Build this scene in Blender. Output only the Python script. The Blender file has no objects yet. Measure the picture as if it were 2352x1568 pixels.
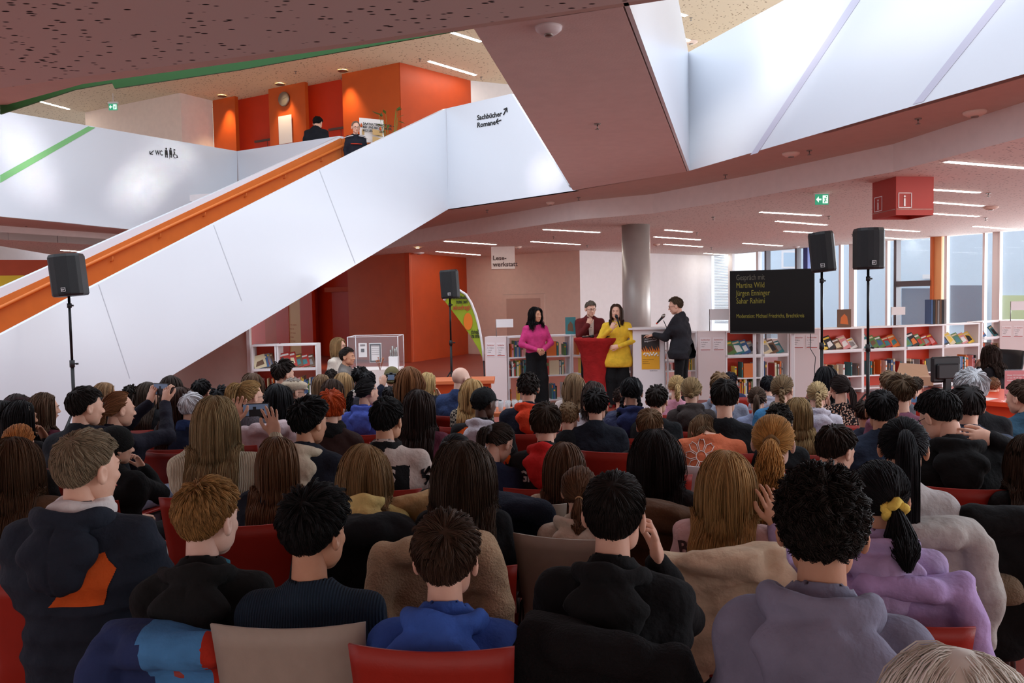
import bpy, math, random
import numpy as np
from mathutils import Vector, Matrix
from mathutils.bvhtree import BVHTree
random.seed(7); RNG = np.random.default_rng(7)
SC = bpy.context.scene
COL = SC.collection
# ------------------------------------------------------------------ camera
F = 2352*28/36.0
CAMZ = 1.75
cam = bpy.data.cameras.new('camera'); cam.lens = 28; cam.sensor_width = 36; cam.clip_start = .05; cam.clip_end = 300
camo = bpy.data.objects.new('camera', cam); COL.objects.link(camo)
PITCH = math.radians(90) - math.atan(94/F)
CR = Matrix.Rotation(PITCH, 3, 'X') @ Matrix.Rotation(-.020, 3, 'Z')
camo.matrix_world = Matrix.Translation((0, 0, CAMZ)) @ CR.to_4x4()
SC.camera = camo
SC.view_settings.view_transform = 'Standard'
SC.view_settings.look = 'None'
SC.view_settings.gamma = 1
SC.view_settings.exposure = 0.0
SC.view_settings.use_curve_mapping = False
# ------------------------------------------------------------------ world and daylight
wd = bpy.data.worlds.new('world'); SC.world = wd; wd.use_nodes = True
wd.node_tree.nodes['Background'].inputs[0].default_value = (.80, .89, 1, 1)
wd.node_tree.nodes['Background'].inputs[1].default_value = 2.0
def area(name, loc, target, sx, sy, power, col, spread=180):
    l = bpy.data.lights.new(name, 'AREA'); l.shape = 'RECTANGLE'; l.size = sx; l.size_y = sy
    l.energy = power; l.color = col; l.spread = math.radians(spread)
    o = bpy.data.objects.new(name, l); COL.objects.link(o); o.location = loc
    o.rotation_euler = (Vector(target)-Vector(loc)).to_track_quat('-Z', 'Y').to_euler()
    return o
area('skylight', (0, 8, 9.5), (0, 8, 0), 16, 11, 420, (.93, .96, 1))
area('clerestory_daylight', (1, -4.5, 6.6), (0, 11, 4.4), 18, 3.4, 225, (.88, .93, 1))
area('upper_gallery_daylight', (5, 24, 6.2), (0, 17, 5.6), 8, 2, 160, (1, .93, .82))
area('street_daylight', (16, 20, 2.0), (4, 15, 1.8), 12, 3, 1500, (.90, .95, 1))
area('rear_fill', (0, -4.8, 1.35), (0, 8, 2.4), 14, 2.2, 95, (1, .97, .93))  # added fill lamp, no window there; lifts the near ceiling and the backs
area('side_window_daylight', (17, 3, 1.7), (0, 10, 2.0), 10, 2.6, 560, (.95, .97, 1))

# ------------------------------------------------------------------ pixel -> world
def ray(px, py):
    return CR @ Vector(((px-1176)/F, -(py-784)/F, -1))
def P(px, py, d):
    r = ray(px, py); return Vector((0, 0, CAMZ)) + r*(d/r.y)
def PZ(px, py, z):
    r = ray(px, py); return Vector((0, 0, CAMZ)) + r*((z-CAMZ)/r.z)
def PV(px, py, A, B):
    n = Vector((B[1]-A[1], A[0]-B[0], 0)); r = ray(px, py); c = Vector((0, 0, CAMZ))
    return c + r*((Vector((A[0], A[1], 0))-c).dot(n)/r.dot(n))
def horizon(px): return 690 - .02*(px-1176)
# ------------------------------------------------------------------ materials
MATS = {}
def lin(c):
    return tuple(((x/255)/12.92 if x/255 <= .04045 else ((x/255+.055)/1.055)**2.4) for x in c)
class NB:
    def __init__(s, name):
        m = bpy.data.materials.new(name); m.use_nodes = True; s.m = m; s.t = m.node_tree; s.n = s.t.nodes; s.l = s.t.links
        s.b = s.n['Principled BSDF']
    def node(s, ty, **kw):
        n = s.n.new(ty)
        for k, v in kw.items(): setattr(n, k, v)
        return n
    def coord(s, scale=(1, 1, 1), rot=(0, 0, 0), kind='Object'):
        tc = s.node('ShaderNodeTexCoord'); mp = s.node('ShaderNodeMapping'); s.l.new(tc.outputs[kind], mp.inputs[0])
        mp.inputs['Scale'].default_value = scale; mp.inputs['Rotation'].default_value = rot; return mp.outputs[0]
    def noise(s, vec, scale, detail=3):
        n = s.node('ShaderNodeTexNoise'); n.inputs['Scale'].default_value = scale; n.inputs['Detail'].default_value = detail
        s.l.new(vec, n.inputs['Vector']); return n.outputs['Fac']
    def ramp(s, fac, stops):
        r = s.node('ShaderNodeValToRGB'); e = r.color_ramp.elements
        while len(e) < len(stops): e.new(.5)
        for i, (p, c) in enumerate(stops): e[i].position = p; e[i].color = (*c, 1)
        s.l.new(fac, r.inputs[0]); return r.outputs[0]
    def bump(s, h, st, dist=.01):
        b = s.node('ShaderNodeBump'); b.inputs['Strength'].default_value = st; b.inputs['Distance'].default_value = dist
        s.l.new(h, b.inputs['Height']); s.l.new(b.outputs[0], s.b.inputs['Normal'])
def mat(name, c, rough=.6, metal=0, emit=0, var=.0, bump=0, bscale=60, spec=.4, alpha=1, trans=0, coat=0):
    if name in MATS: return MATS[name]
    k = NB(name); col = lin(c)
    k.b.inputs['Base Color'].default_value = (*col, 1); k.b.inputs['Roughness'].default_value = rough
    k.b.inputs['Metallic'].default_value = metal; k.b.inputs['Specular IOR Level'].default_value = spec
    if coat: k.b.inputs['Coat Weight'].default_value = coat; k.b.inputs['Coat Roughness'].default_value = .15
    if emit:
        k.b.inputs['Emission Color'].default_value = (*col, 1); k.b.inputs['Emission Strength'].default_value = emit
    if trans: k.b.inputs['Transmission Weight'].default_value = trans
    if alpha < 1: k.b.inputs['Alpha'].default_value = alpha
    if var or bump:
        v = k.coord(); f = k.noise(v, bscale)
        if var:
            f2 = k.noise(v, bscale*.12, 4)
            lo = tuple(x*(1-var) for x in col); hi = tuple(min(1, x*(1+var)) for x in col)
            k.l.new(k.ramp(f2, [(.3, lo), (.7, hi)]), k.b.inputs['Base Color'])
        if bump: k.bump(f, bump)
    MATS[name] = k.m; return k.m
def fabric(c, kind='plain'):
    key = 'fabric_%s_%d_%d_%d' % (kind, *c)
    if key in MATS: return MATS[key]
    k = NB(key); col = lin(c); k.b.inputs['Roughness'].default_value = .5 if kind == 'shiny' else .92
    k.b.inputs['Specular IOR Level'].default_value = .25
    v = k.coord(); f2 = k.noise(v, 9, 5)
    lo = tuple(x*.80 for x in col); hi = tuple(min(1, x*1.15) for x in col)
    colo = k.ramp(f2, [(.3, lo), (.7, hi)])
    if kind == 'knit':
        w = k.node('ShaderNodeTexWave'); w.bands_direction = 'X'; w.inputs['Scale'].default_value = 38; w.inputs['Distortion'].default_value = 1.2
        k.l.new(v, w.inputs['Vector']); k.bump(w.outputs['Fac'], .9, .006)
        colo = k.ramp(w.outputs['Fac'], [(.0, tuple(x*.72 for x in col)), (.8, hi)])
    elif kind == 'flock':
        k.bump(k.noise(v, 120, 4), .9, .012)
    elif kind == 'camo':
        n = k.node('ShaderNodeTexVoronoi'); n.inputs['Scale'].default_value = 60; k.l.new(v, n.inputs['Vector'])
        colo = k.ramp(n.outputs['Distance'], [(.0, col), (.32, lin((205, 190, 175))), (.40, lin((200, 110, 60))), (.46, lin((22, 20, 24))), (1, lin((14, 12, 16)))])
    elif kind == 'tweed':
        n = k.node('ShaderNodeTexChecker'); n.inputs['Scale'].default_value = 45; k.l.new(v, n.inputs['Vector'])
        n.inputs['Color1'].default_value = (*lin((35, 32, 30)), 1); n.inputs['Color2'].default_value = (*lin((150, 140, 125)), 1); colo = n.outputs[0]
    else:
        k.bump(k.noise(v, 22 if kind != 'shiny' else 14, 4), .55 if kind != 'shiny' else .8, .02)
    k.l.new(colo, k.b.inputs['Base Color'])
    MATS[key] = k.m; return k.m
def hairmat(c):
    key = 'hair_%d_%d_%d' % tuple(c)
    if key in MATS: return MATS[key]
    k = NB(key); col = lin(c); k.b.inputs['Roughness'].default_value = .62; k.b.inputs['Specular IOR Level'].default_value = .16
    a = k.node('ShaderNodeAttribute'); a.attribute_name = 'lock'
    k.l.new(k.ramp(a.outputs['Fac'], [(0, tuple(x*.55 for x in col)), (1, tuple(min(1, x*1.45) for x in col))]), k.b.inputs['Base Color'])
    MATS[key] = k.m; return k.m
def skinmat(c):
    key = 'skin_%d_%d_%d' % tuple(c)
    if key in MATS: return MATS[key]
    k = NB(key); col = lin(c); k.b.inputs['Roughness'].default_value = .5; k.b.inputs['Specular IOR Level'].default_value = .3
    k.b.inputs['Subsurface Weight'].default_value = .0
    v = k.coord(); f = k.noise(v, 14, 4)
    k.l.new(k.ramp(f, [(.3, (col[0]*.93, col[1]*.85, col[2]*.83)), (.7, tuple(min(1, x*1.05) for x in col))]), k.b.inputs['Base Color'])
    k.bump(k.noise(v, 300, 2), .12, .002)
    MATS[key] = k.m; return k.m
# ------------------------------------------------------------------ mesh helpers
def mesh_np(name, V, Fq, smooth=True, attr=None):
    """V (n,3); Fq list of arrays (m,3) or (m,4)"""
    if not isinstance(Fq, (list, tuple)): Fq = [Fq]
    Fq = [f for f in Fq if len(f)]
    me = bpy.data.meshes.new(name)
    V = np.asarray(V, dtype=np.float32); me.vertices.add(len(V)); me.vertices.foreach_set('co', V.ravel())
    loops = np.concatenate([np.asarray(f).ravel() for f in Fq]).astype(np.int32)
    tot = np.concatenate([np.full(len(f), np.asarray(f).shape[1]) for f in Fq]).astype(np.int32)
    st = np.concatenate([[0], np.cumsum(tot)[:-1]]).astype(np.int32)
    me.loops.add(len(loops)); me.loops.foreach_set('vertex_index', loops)
    me.polygons.add(len(tot)); me.polygons.foreach_set('loop_start', st); me.polygons.foreach_set('loop_total', tot)
    me.update(calc_edges=True)
    if smooth: me.polygons.foreach_set('use_smooth', np.ones(len(tot), bool))
    if attr is not None:
        a = me.attributes.new('lock', 'FLOAT', 'POINT'); a.data.foreach_set('value', np.asarray(attr, dtype=np.float32))
    me.validate(); return me
class MB:
    """collects simple solids; each call transforms by matrix"""
    def __init__(s): s.v = []; s.f = []; s.fm = []; s.sm = []; s.mi = 0
    def add(s, vs, fs, M=None, sm=False):
        o = len(s.v)
        for v in vs:
            v = Vector(v); s.v.append(tuple(M @ v if M else v))
        for f in fs: s.f.append([i+o for i in f]); s.fm.append(s.mi); s.sm.append(sm)
        return s
    def box(s, x0, x1, y0, y1, z0, z1, M=None, b=0):
        if b:
            b = min(b, (x1-x0)*.45, (y1-y0)*.45, (z1-z0)*.45)
            vs = []
            for z, i in ((z0, b), (z0+b, 0), (z1-b, 0), (z1, b)):
                a0, a1, c0, c1 = x0+i, x1-i, y0+i, y1-i
                q = b-i
                vs += [(a0+q, c0, z), (a1-q, c0, z), (a1, c0+q, z), (a1, c1-q, z), (a1-q, c1, z), (a0+q, c1, z), (a0, c1-q, z), (a0, c0+q, z)]
            fs = [list(range(7, -1, -1)), list(range(24, 32))]
            for r in range(3):
                for k in range(8): fs.append([r*8+k, r*8+(k+1) % 8, r*8+8+(k+1) % 8, r*8+8+k])
            return s.add(vs, fs, M)
        vs = [(x, y, z) for z in (z0, z1) for y in (y0, y1) for x in (x0, x1)]
        return s.add(vs, [(0, 2, 3, 1), (4, 5, 7, 6), (0, 1, 5, 4), (1, 3, 7, 5), (3, 2, 6, 7), (2, 0, 4, 6)], M)
    def prism(s, pts, ext, M=None):
        """planar polygon pts (3D) extruded by vector ext"""
        pts = [Vector(p) for p in pts]; ext = Vector(ext); n = len(pts)
        vs = pts + [p+ext for p in pts]
        fs = [list(range(n-1, -1, -1)), list(range(n, 2*n))]+[[i, (i+1) % n, n+(i+1) % n, n+i] for i in range(n)]
        return s.add(vs, fs, M)
    def tube(s, pts, r, n=8, M=None, cap=True, sm=True):
        pts = [Vector(p) for p in pts]; rs = r if isinstance(r, (list, tuple)) else [r]*len(pts)
        vs = []; up = None
        for i, p in enumerate(pts):
            t = (pts[min(i+1, len(pts)-1)]-pts[max(i-1, 0)]).normalized()
            if up is None: up = t.orthogonal().normalized()
            up = (up - t*up.dot(t)).normalized(); q = t.cross(up)
            for k in range(n):
                a = 2*math.pi*k/n; vs.append(p+(up*math.cos(a)+q*math.sin(a))*rs[i])
        m = len(pts); fs = [[i*n+k, i*n+(k+1) % n, (i+1)*n+(k+1) % n, (i+1)*n+k] for i in range(m-1) for k in range(n)]
        s.add(vs, fs, M, sm)
        if cap:
            o = len(s.v)-len(vs)
            s.f += [[o+k for k in range(n-1, -1, -1)], [o+(m-1)*n+k for k in range(n)]]; s.fm += [s.mi]*2; s.sm += [False]*2
        return s
    def lathe(s, prof, n=24, M=None, cap=True):
        vs = [(r*math.cos(2*math.pi*k/n), r*math.sin(2*math.pi*k/n), z) for r, z in prof for k in range(n)]
        m = len(prof); fs = [[i*n+k, i*n+(k+1) % n, (i+1)*n+(k+1) % n, (i+1)*n+k] for i in range(m-1) for k in range(n)]
        o = len(s.v); s.add(vs, fs, M, True)
        if cap: s.f += [[o+k for k in range(n-1, -1, -1)], [o+(m-1)*n+k for k in range(n)]]; s.fm += [s.mi]*2; s.sm += [False]*2
        return s
    def m(s, i): s.mi = i; return s
    def mesh(s, name):
        me = bpy.data.meshes.new(name); me.from_pydata([tuple(v) for v in s.v], [], s.f)
        for p, i, q in zip(me.polygons, s.fm, s.sm): p.material_index = i; p.use_smooth = q
        me.update(); return me
def link(name, me, mats, parent=None, loc=None, rotz=None):
    o = bpy.data.objects.new(name, me); COL.objects.link(o)
    if mats is not None and me is not None:
        ms = mats if isinstance(mats, (list, tuple)) else [mats]
        if len(me.materials) == 0:
            for m_ in ms: me.materials.append(m_)
        else:
            for i, m_ in enumerate(ms):
                o.material_slots[i].link = 'OBJECT'; o.material_slots[i].material = m_
    if parent: o.parent = parent
    if loc is not None: o.location = loc
    if rotz is not None: o.rotation_euler = (0, 0, rotz)
    return o
def obj(name, mb, mats, parent=None, loc=None, rotz=None):
    return link(name, mb.mesh(name), mats, parent, loc, rotz)
def thing(name, label, cat, loc=(0, 0, 0), rotz=0, group=None):
    o = bpy.data.objects.new(name, None); COL.objects.link(o); o.empty_display_size = .1
    o.location = loc; o.rotation_euler = (0, 0, rotz); return tag(o, label, cat, group)
def tag(o, label, cat, group=None):
    o['label'] = label; o['category'] = cat
    if group: o['group'] = group
    return o
def struct(name, mb, mats, label=None, parent=None):
    o = obj(name, mb, mats, parent); o['kind'] = 'structure'
    if label: o['label'] = label
    return o
def text_mesh(s, size, ext=.002, bold=0):
    c = bpy.data.curves.new('t', 'FONT'); c.body = s; c.size = size; c.extrude = ext; c.offset = bold; c.resolution_u = 2
    o = bpy.data.objects.new('t', c); COL.objects.link(o)
    dg = bpy.context.evaluated_depsgraph_get(); me = bpy.data.meshes.new_from_object(o.evaluated_get(dg))
    bpy.data.objects.remove(o); bpy.data.curves.remove(c); return me
def text_obj(name, s, size, M, m, parent=None, ext=.002, bold=0):
    me = text_mesh(s, size, ext, bold); me.transform(M); me.materials.clear()
    return link(name, me, m, parent)
def frame(origin, xdir, zdir):
    """matrix with text plane x along xdir, y along zdir"""
    x = Vector(xdir).normalized(); y = Vector(zdir); y = (y-x*y.dot(x)).normalized(); z = x.cross(y)
    M = Matrix((x, y, z)).transposed().to_4x4(); M.translation = Vector(origin); return M
UP = Vector((0, 0, 1))
# ------------------------------------------------------------------ structure materials
def perf_mat(name, c, hole, sx, sy):
    k = NB(name); col = lin(c); k.b.inputs['Roughness'].default_value = .85; k.b.inputs['Specular IOR Level'].default_value = .2
    v = k.coord((sx, sy, 0)); n = k.node('ShaderNodeTexVoronoi'); n.inputs['Scale'].default_value = 1; n.inputs['Randomness'].default_value = .95
    k.l.new(v, n.inputs['Vector'])
    k.l.new(k.ramp(n.outputs['Distance'], [(.0, lin(hole)), (.17, lin(hole)), (.24, col), (1, col)]), k.b.inputs['Base Color'])
    return k.m
M_PERF_LOW = perf_mat('perforated_plaster_lower', (234, 222, 214), (110, 84, 74), 15, 22)
M_PERF_NEAR = perf_mat('perforated_plaster_near', (228, 216, 210), (34, 24, 22), 11, 24)
M_PERF_UP = perf_mat('perforated_plaster_upper', (222, 206, 180), (120, 95, 68), 11, 16)
M_WHITE = mat('white_gloss_panel', (220, 224, 231), .34, var=.02, bscale=3, coat=.35)
M_PLASTER = mat('warm_plaster', (236, 224, 218), .85, var=.03, bump=.1)
M_SOFFIT = mat('smooth_soffit', (214, 194, 182), .8, var=.03)
M_BEIGE = mat('beige_wall', (238, 216, 202), .85, var=.03)
M_PALE = mat('pale_wall', (234, 228, 228), .75, var=.02)
M_ORANGE = mat('orange_paint', (200, 86, 28), .45, var=.05, bscale=20, bump=.05)
M_RED = mat('red_orange_paint', (206, 52, 14), .45, var=.05, bscale=20, bump=.05)
M_RUST = mat('rust_orange_paint', (190, 70, 22), .5, var=.06, bscale=20)
M_STAIRO = mat('stair_orange', (200, 106, 40), .5, var=.04)
M_GREEN = mat('green_paint', (34, 84, 30), .6)
M_GREENSTRIPE = mat('green_stripe', (125, 190, 120), .4)
M_LILAC = mat('lilac_grey_stripe', (196, 194, 210), .4)
M_BLACK = mat('black_plastic', (22, 22, 24), .5, bump=.15, bscale=400)
M_DARK = mat('dark_seam', (90, 70, 66), .8)
M_METAL = mat('brushed_metal', (150, 145, 138), .35, metal=.9, bump=.05)
M_STEEL = mat('tube_steel', (130, 128, 126), .3, metal=.95)
M_FRAME = mat('white_frame', (236, 232, 232), .5)
M_LAMP = mat('lamp_strip', (255, 250, 238), .5, emit=30)
M_WARMLAMP = mat('warm_downlight', (255, 226, 180), .5, emit=7)
M_PAPER = mat('paper', (238, 230, 226), .8)
M_INK = mat('black_ink', (28, 28, 30), .7)
M_REDINK = mat('red_ink', (190, 70, 50), .7)

ZC, ZS, ZT, Z2 = 3.2, 3.53, 5.4, 7.6      # lower ceiling, parapet underside, parapet top, upper ceiling
def V2(v): return (v.x, v.y)
def vplane(name, A, B, pix, m, thick=.08, label=None, side=1):
    """vertical panel: pixel outline cast on the vertical plane through A and B, extruded away"""
    A = Vector((A[0], A[1], 0)); B = Vector((B[0], B[1], 0)); pts = [PV(x, y, A, B) for x, y in pix]
    n = Vector((B.y-A.y, A.x-B.x, 0)).normalized()
    if n.y < 0: n = -n
    mb = MB().prism(pts, n*thick*side); return struct(name, mb, m, label)
def vwall(name, A, B, z0, z1, m, thick=.15, label=None):
    A = Vector((A[0], A[1], 0)); B = Vector((B[0], B[1], 0)); n = Vector((B.y-A.y, A.x-B.x, 0)).normalized()
    if n.y < 0: n = -n
    mb = MB().prism([A+UP*z0, B+UP*z0, B+UP*z1, A+UP*z1], n*thick); return struct(name, mb, m, label)

# floor: red linoleum with light speckles
k = NB('red_floor'); k.b.inputs['Roughness'].default_value = .45
v = k.coord(); n = k.noise(v, 160, 2)
k.l.new(k.ramp(n, [(.0, lin((138, 56, 44))), (.66, lin((144, 60, 46))), (.70, lin((215, 150, 125))), (1, lin((215, 150, 125)))]), k.b.inputs['Base Color'])
struct('floor', MB().box(-16, 20, -5, 30, -.2, 0), k.m, 'red speckled floor of the hall')
# enclosing walls outside the picture
struct('wall_back', MB().box(-16, 20, -5.2, -5, 0, 3.2), M_PALE)
struct('wall_left', MB().box(-16.2, -16, -5, 30, 0, Z2), M_PALE)
struct('wall_right', MB().box(20, 20.2, -5, 9, 0, ZC), M_PALE)

_wa = PZ(1634, 587, ZC); _we = PZ(2352, 528, ZC); _wd = (_we-_wa).normalized(); _wn2 = _we+_wd*5
OUT = [Vector((_wn2.x+.1, _wn2.y+.1)), Vector((_wa.x+.1, _wa.y+.1)), Vector((-14, 30))]
# --- gallery on the right and centre: key ground points
gA = PZ(1030, 480, ZS); gB = PZ(1323, 437, ZS); gC = PZ(1577, 394, ZS); gD = PZ(2352, 170, ZS)
gD2 = gC + (gD-gC)*1.35
vplane('wall_gallery_middle', gA, gB, [(1030, 480), (1323, 437), (1318, 434), (1308, 430), (1175, 215), (1025, 249)], M_WHITE, .1,
       'white gallery parapet between staircase and bridge')
# parapet right: top edge passes (1577,122) and runs up out of the frame
topC = PV(1577, 122, gC, gD).z
mb = MB().prism([gC, gD2, gD2+UP*(topC-ZS), gC+UP*(topC-ZS)], (gD2-gC).cross(UP).normalized()*-.1)
struct('wall_gallery_right', mb, M_WHITE, 'long white gallery parapet on the right')
# diagonal stripes on right parapet
nrm = (gD2-gC).cross(UP).normalized()*.004
def on_right(px, py): return PV(px, py, gC, gD)+nrm
for i, q in enumerate([[(1724, 356), (1741, 351), (1976, 0), (1957, 0)], [(2097, 240), (2121, 233), (2310, 0), (2286, 0)]]):
    struct('trim_%d' % (i+1), MB().prism([on_right(*p) for p in q], -nrm*.9), M_LILAC, 'lilac grey diagonal stripe on the parapet')
# soffit strip under parapets, fascia, lower ceiling
fA = PZ(850, 540, ZC); fpix = [(830, 580), (1000, 552), (1320, 505), (1500, 490), (1730, 453), (2050, 395), (2352, 315)]
fp = [PZ(x, y, ZC) for x, y in fpix]; d_ = (fp[-1]-fp[-2]); fp.append(fp[-1]+d_*1.6)
def quadstrip(a, b): 
    mb = MB(); n = len(a); mb.add(list(a)+list(b), [[i, i+1, n+i+1, n+i] for i in range(n-1)]); return mb
near = [gA+Vector((-2.6, 1.6, 0)), gA, gB, gB+(gC-gB)*.5, gC, gC+(gD-gC)*.5, gD, gD2]
def at_z(v, z): return Vector((v.x, v.y, z))
mb = MB(); n = len(fp); aa = [at_z(p, ZS) for p in near]; bb = [at_z(p, ZS) for p in fp]
mb.add(aa+bb+[p+UP*.1 for p in aa+bb], [[i, i+1, n+i+1, n+i] for i in range(n-1)]+[[2*n+i, 2*n+n+i, 2*n+n+i+1, 2*n+i+1] for i in range(n-1)])
struct('ceiling_gallery_soffit', mb, M_SOFFIT, 'smooth brownish underside strip of the gallery')
mb = MB(); mb.add([at_z(p, ZC)-Vector((0, .015, 0)) for p in fp]+[at_z(p, ZS+.05)-Vector((0, .015, 0)) for p in fp], [[i, i+1, n+i+1, n+i] for i in range(n-1)])
struct('trim_fascia', mb, M_PLASTER, 'pale pink fascia below the gallery')
# lower ceiling polygon
_z = ZS-.05; QL = [at_z(PZ(x, y, _z), ZC) for x, y in ((-150, 505), (0, 518), (305, 540), (545, 560))]
far = OUT+QL+[PZ(700, 560, ZC)]
pts = [at_z(p, ZC) for p in fp]+[Vector((p.x, p.y, ZC)) for p in far]
struct('ceiling_lower', MB().prism(pts, (0, 0, .15)), M_PERF_LOW, 'perforated lower ceiling over the library area')
# upper gallery floor slab
struct('floor_gallery', MB().prism([(p.x, p.y+.12, 4.1) for p in near]+[(p.x, p.y, 4.1) for p in OUT]+[(-16, 20, 4.1)], (0, 0, .15)), M_PALE)
# upper ceiling
pu = [PZ(-150, 300, Z2)]
struct('ceiling_upper', MB().prism([(-16, 13.5, Z2), (OUT[0].x, 13.5, Z2)]+[(p.x, p.y, Z2) for p in OUT], (0, 0, .15)), M_PERF_UP, 'cream perforated ceiling of the upper floor')
# --- flat bridge crossing the hall
b1 = PZ(1088, 65, ZS); b2 = PZ(1430, 15, ZS)
br = [b1, gB+Vector((-.05, .0, 0)), gC, b2]
struct('ceiling_bridge', MB().prism(br, (0, 0, .45)), M_PLASTER, 'pink underside of the bridge crossing the hall')
e = (gC-b2).normalized(); bb2 = b2-e*4
pn = e.cross(UP).normalized()
mb = MB().prism([q+pn*.012 for q in (bb2, gC, gC+UP*(topC-ZS), bb2+UP*(topC-ZS))], pn*.03)
struct('wall_bridge_right', mb, M_WHITE, 'white parapet of the bridge')
# --- near slab over the camera: perforated ceiling + smooth rim + green edge
npx = [(-260, 232), (0, 203), (150, 181), (800, 99), (1480, 0)]
nn = [PZ(x, y, ZC) for x, y in npx]; d_ = nn[-1]-nn[-2]; nn.append(nn[-1]+d_*1.2)
struct('ceiling_near', MB().prism(nn+[Vector((9, -5, ZC)), Vector((-9, -5, ZC))], (0, 0, .3)), M_PERF_NEAR, 'perforated ceiling right above the last rows')
opx = [(-260, 300), (0, 245), (190, 193), (800, 108), (1300, 35), (1530, 0)]
oo = [PZ(x, y, ZS) for x, y in opx]; d_ = oo[-1]-oo[-2]; oo.append(oo[-1]+d_*2)
inner = [at_z(p, ZS) for p in nn]
mb = MB().prism(oo+[p+Vector((0, -.3, 0)) for p in reversed(inner)], (0, 0, .3))
struct('ceiling_near_rim', mb, M_SOFFIT, 'smooth rim of the near ceiling')
gpts = [P(0, 262, 7), P(0, 236, 7), P(190, 190, 7), P(258, 181, 7), P(1100, 62, 7), P(1000, 80, 7), P(545, 161, 7), P(263, 203, 7), P(257, 190, 7), P(170, 206, 7)]
struct('trim_green_edge', MB().prism(gpts, (0, .02, 0)), M_GREEN, 'dark green edge band below the near ceiling')

# --- staircase --------------------------------------------------------
sT = Vector((gA.x, gA.y, 0)); sB = P(0, 770, 8.9); sB = Vector((sB.x, sB.y, 0))
sdir = (sB-sT).normalized(); sN = Vector((-sdir.y, sdir.x, 0))
if sN.x > 0: sN = -sN
sBB = sT+sdir*(sB-sT).length*1.25
stair = thing('staircase', 'white staircase with orange inside rising to the upper gallery', 'staircase')
def svp(px, py, off=0.0): return PV(px, py, sT+sN*off, sBB+sN*off)
front = [svp(1030, 480), svp(1025, 249), svp(1018, 252), svp(820, 347), svp(490, 515), svp(190, 670), svp(0, 770)]
ex = front[-1]+(front[-1]-front[3]).normalized()*1.2
front += [ex]
e0 = Vector((ex.x, ex.y, 0)); lowp = svp(465, 820); sl = (front[0]-lowp); tt = lowp.z/sl.z; g0 = lowp-sl*tt
front += [e0, g0]
obj('outer_stringer', MB().prism(front, sN*.1), M_WHITE, stair)
mb = MB().box
for q in [[(490, 517), (491.5, 516), (556, 690), (554.5, 691)], [(733, 391), (734.5, 390), (816.5, 604), (815, 605)], [(226, 654), (227.5, 653), (299, 868), (297.5, 869)]]:
    obj('panel_seam', MB().prism([svp(*p)-sN*.003 for p in q], sN*.002), mat('seam_grey', (196, 200, 208), .6), stair)
# inner (far) balustrade with orange face, orange cap band, handrail
W = 1.9
far_t = [(780, 313), (500, 440), (190, 577), (0, 662)]
fpz = [svp(x, y, W) for x, y in far_t]; fe = fpz[-1]+(fpz[-1]-fpz[0]).normalized()*1.5
fpz.append(fe)
low = [Vector((p.x, p.y, max(0, p.z-1.75))) for p in fpz]
obj('far_balustrade', MB().prism(fpz+list(reversed(low)), sN*.12), M_WHITE, stair)
ca = [svp(x, y, W)-sN*.012 for x, y in [(782, 317), (500, 452), (190, 598), (0, 684)]]
ca.append(ca[-1]+(ca[-1]-ca[0]).normalized()*1.5)
obj('orange_lining', MB().prism(ca+[Vector((p.x, p.y, max(0, p.z-1.5))) for p in reversed(ca)], sN*.011), M_STAIRO, stair)
hr = [svp(x, y, W)-sN*.07 for x, y in [(845, 331), (800, 331), (782, 336), (640, 402), (370, 527), (190, 612), (0, 704)]]
hr.append(hr[-1]+(hr[-1]-hr[2]).normalized()*1.2)
obj('handrail', MB().tube(hr, .026, 10), M_STAIRO, stair)
for x, y in [(735, 360), (650, 398), (560, 440), (465, 484), (363, 533), (253, 586), (120, 650)]:
    a = svp(x, y, W)-sN*.07; obj('bracket', MB().tube([a-UP*.02, a-UP*.09, a-UP*.09+sN*.06], .009, 6), M_STAIRO, stair)
# newel end of the orange lining and steps
a = svp(783, 318, W)-sN*.012; b = svp(820, 322, W*.95)-sN*.012
obj('end_panel', MB().prism([a, b, b-UP*.75, a-UP*.75], sN*.01), M_STAIRO, stair)
stp = MB(); T0 = sT+sN*.1; nst = 24; Ls = (sBB-sT).length
for i in range(nst):
    z = 4.2*(1-i/nst); a = sT+sdir*(.9+i*.29)+sN*.1
    stp.prism([a+UP*(z-.17), a+sdir*.3+UP*(z-.17), a+sdir*.3+UP*z, a+UP*z], sN*(W-.12))
obj('steps', stp, M_ORANGE, stair)
# near inner lining (orange, behind the outer stringer top)
fi = [p+sN*.1 for p in front[3:8]]
obj('near_lining', MB().prism([p-UP*.02 for p in fi]+[Vector((p.x, p.y, max(0, p.z-1.1))) for p in reversed(fi)], sN*.01), M_STAIRO, stair)

# --- left gallery -----------------------------------------------------
lA = P(0, 255, 14.8); lB = P(545, 347, 19.0); lA0 = lA+(lA-lB)*.4
vplane('wall_gallery_left', lA, lB, [(-150, 228), (545, 347), (545, 555), (305, 526), (0, 497), (-150, 484)], M_WHITE, .1, 'white gallery parapet on the left with WC sign')
lC = svp(780, 313, W)
vplane('wall_gallery_landing', lB, lC, [(545, 347), (779, 312), (779, 345), (779, 520), (545, 545)], M_WHITE, .1, 'white parapet beside the head of the stairs')
def on_left(px, py):
    n_ = Vector((lB.y-lA.y, lA.x-lB.x, 0)).normalized(); n_ = -n_ if n_.y > 0 else n_
    return PV(px, py, lA, lB)+n_*.006
struct('trim_3', MB().prism([on_left(*p) for p in [(0, 402), (0, 420), (219, 293), (202, 290)]], (0, .003, 0)), M_GREENSTRIPE, 'green diagonal stripe on the left parapet')
lz = PV(0, 497, lA, lB).z
def LZ(x, y, z): return PZ(x, y, z)
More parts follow.
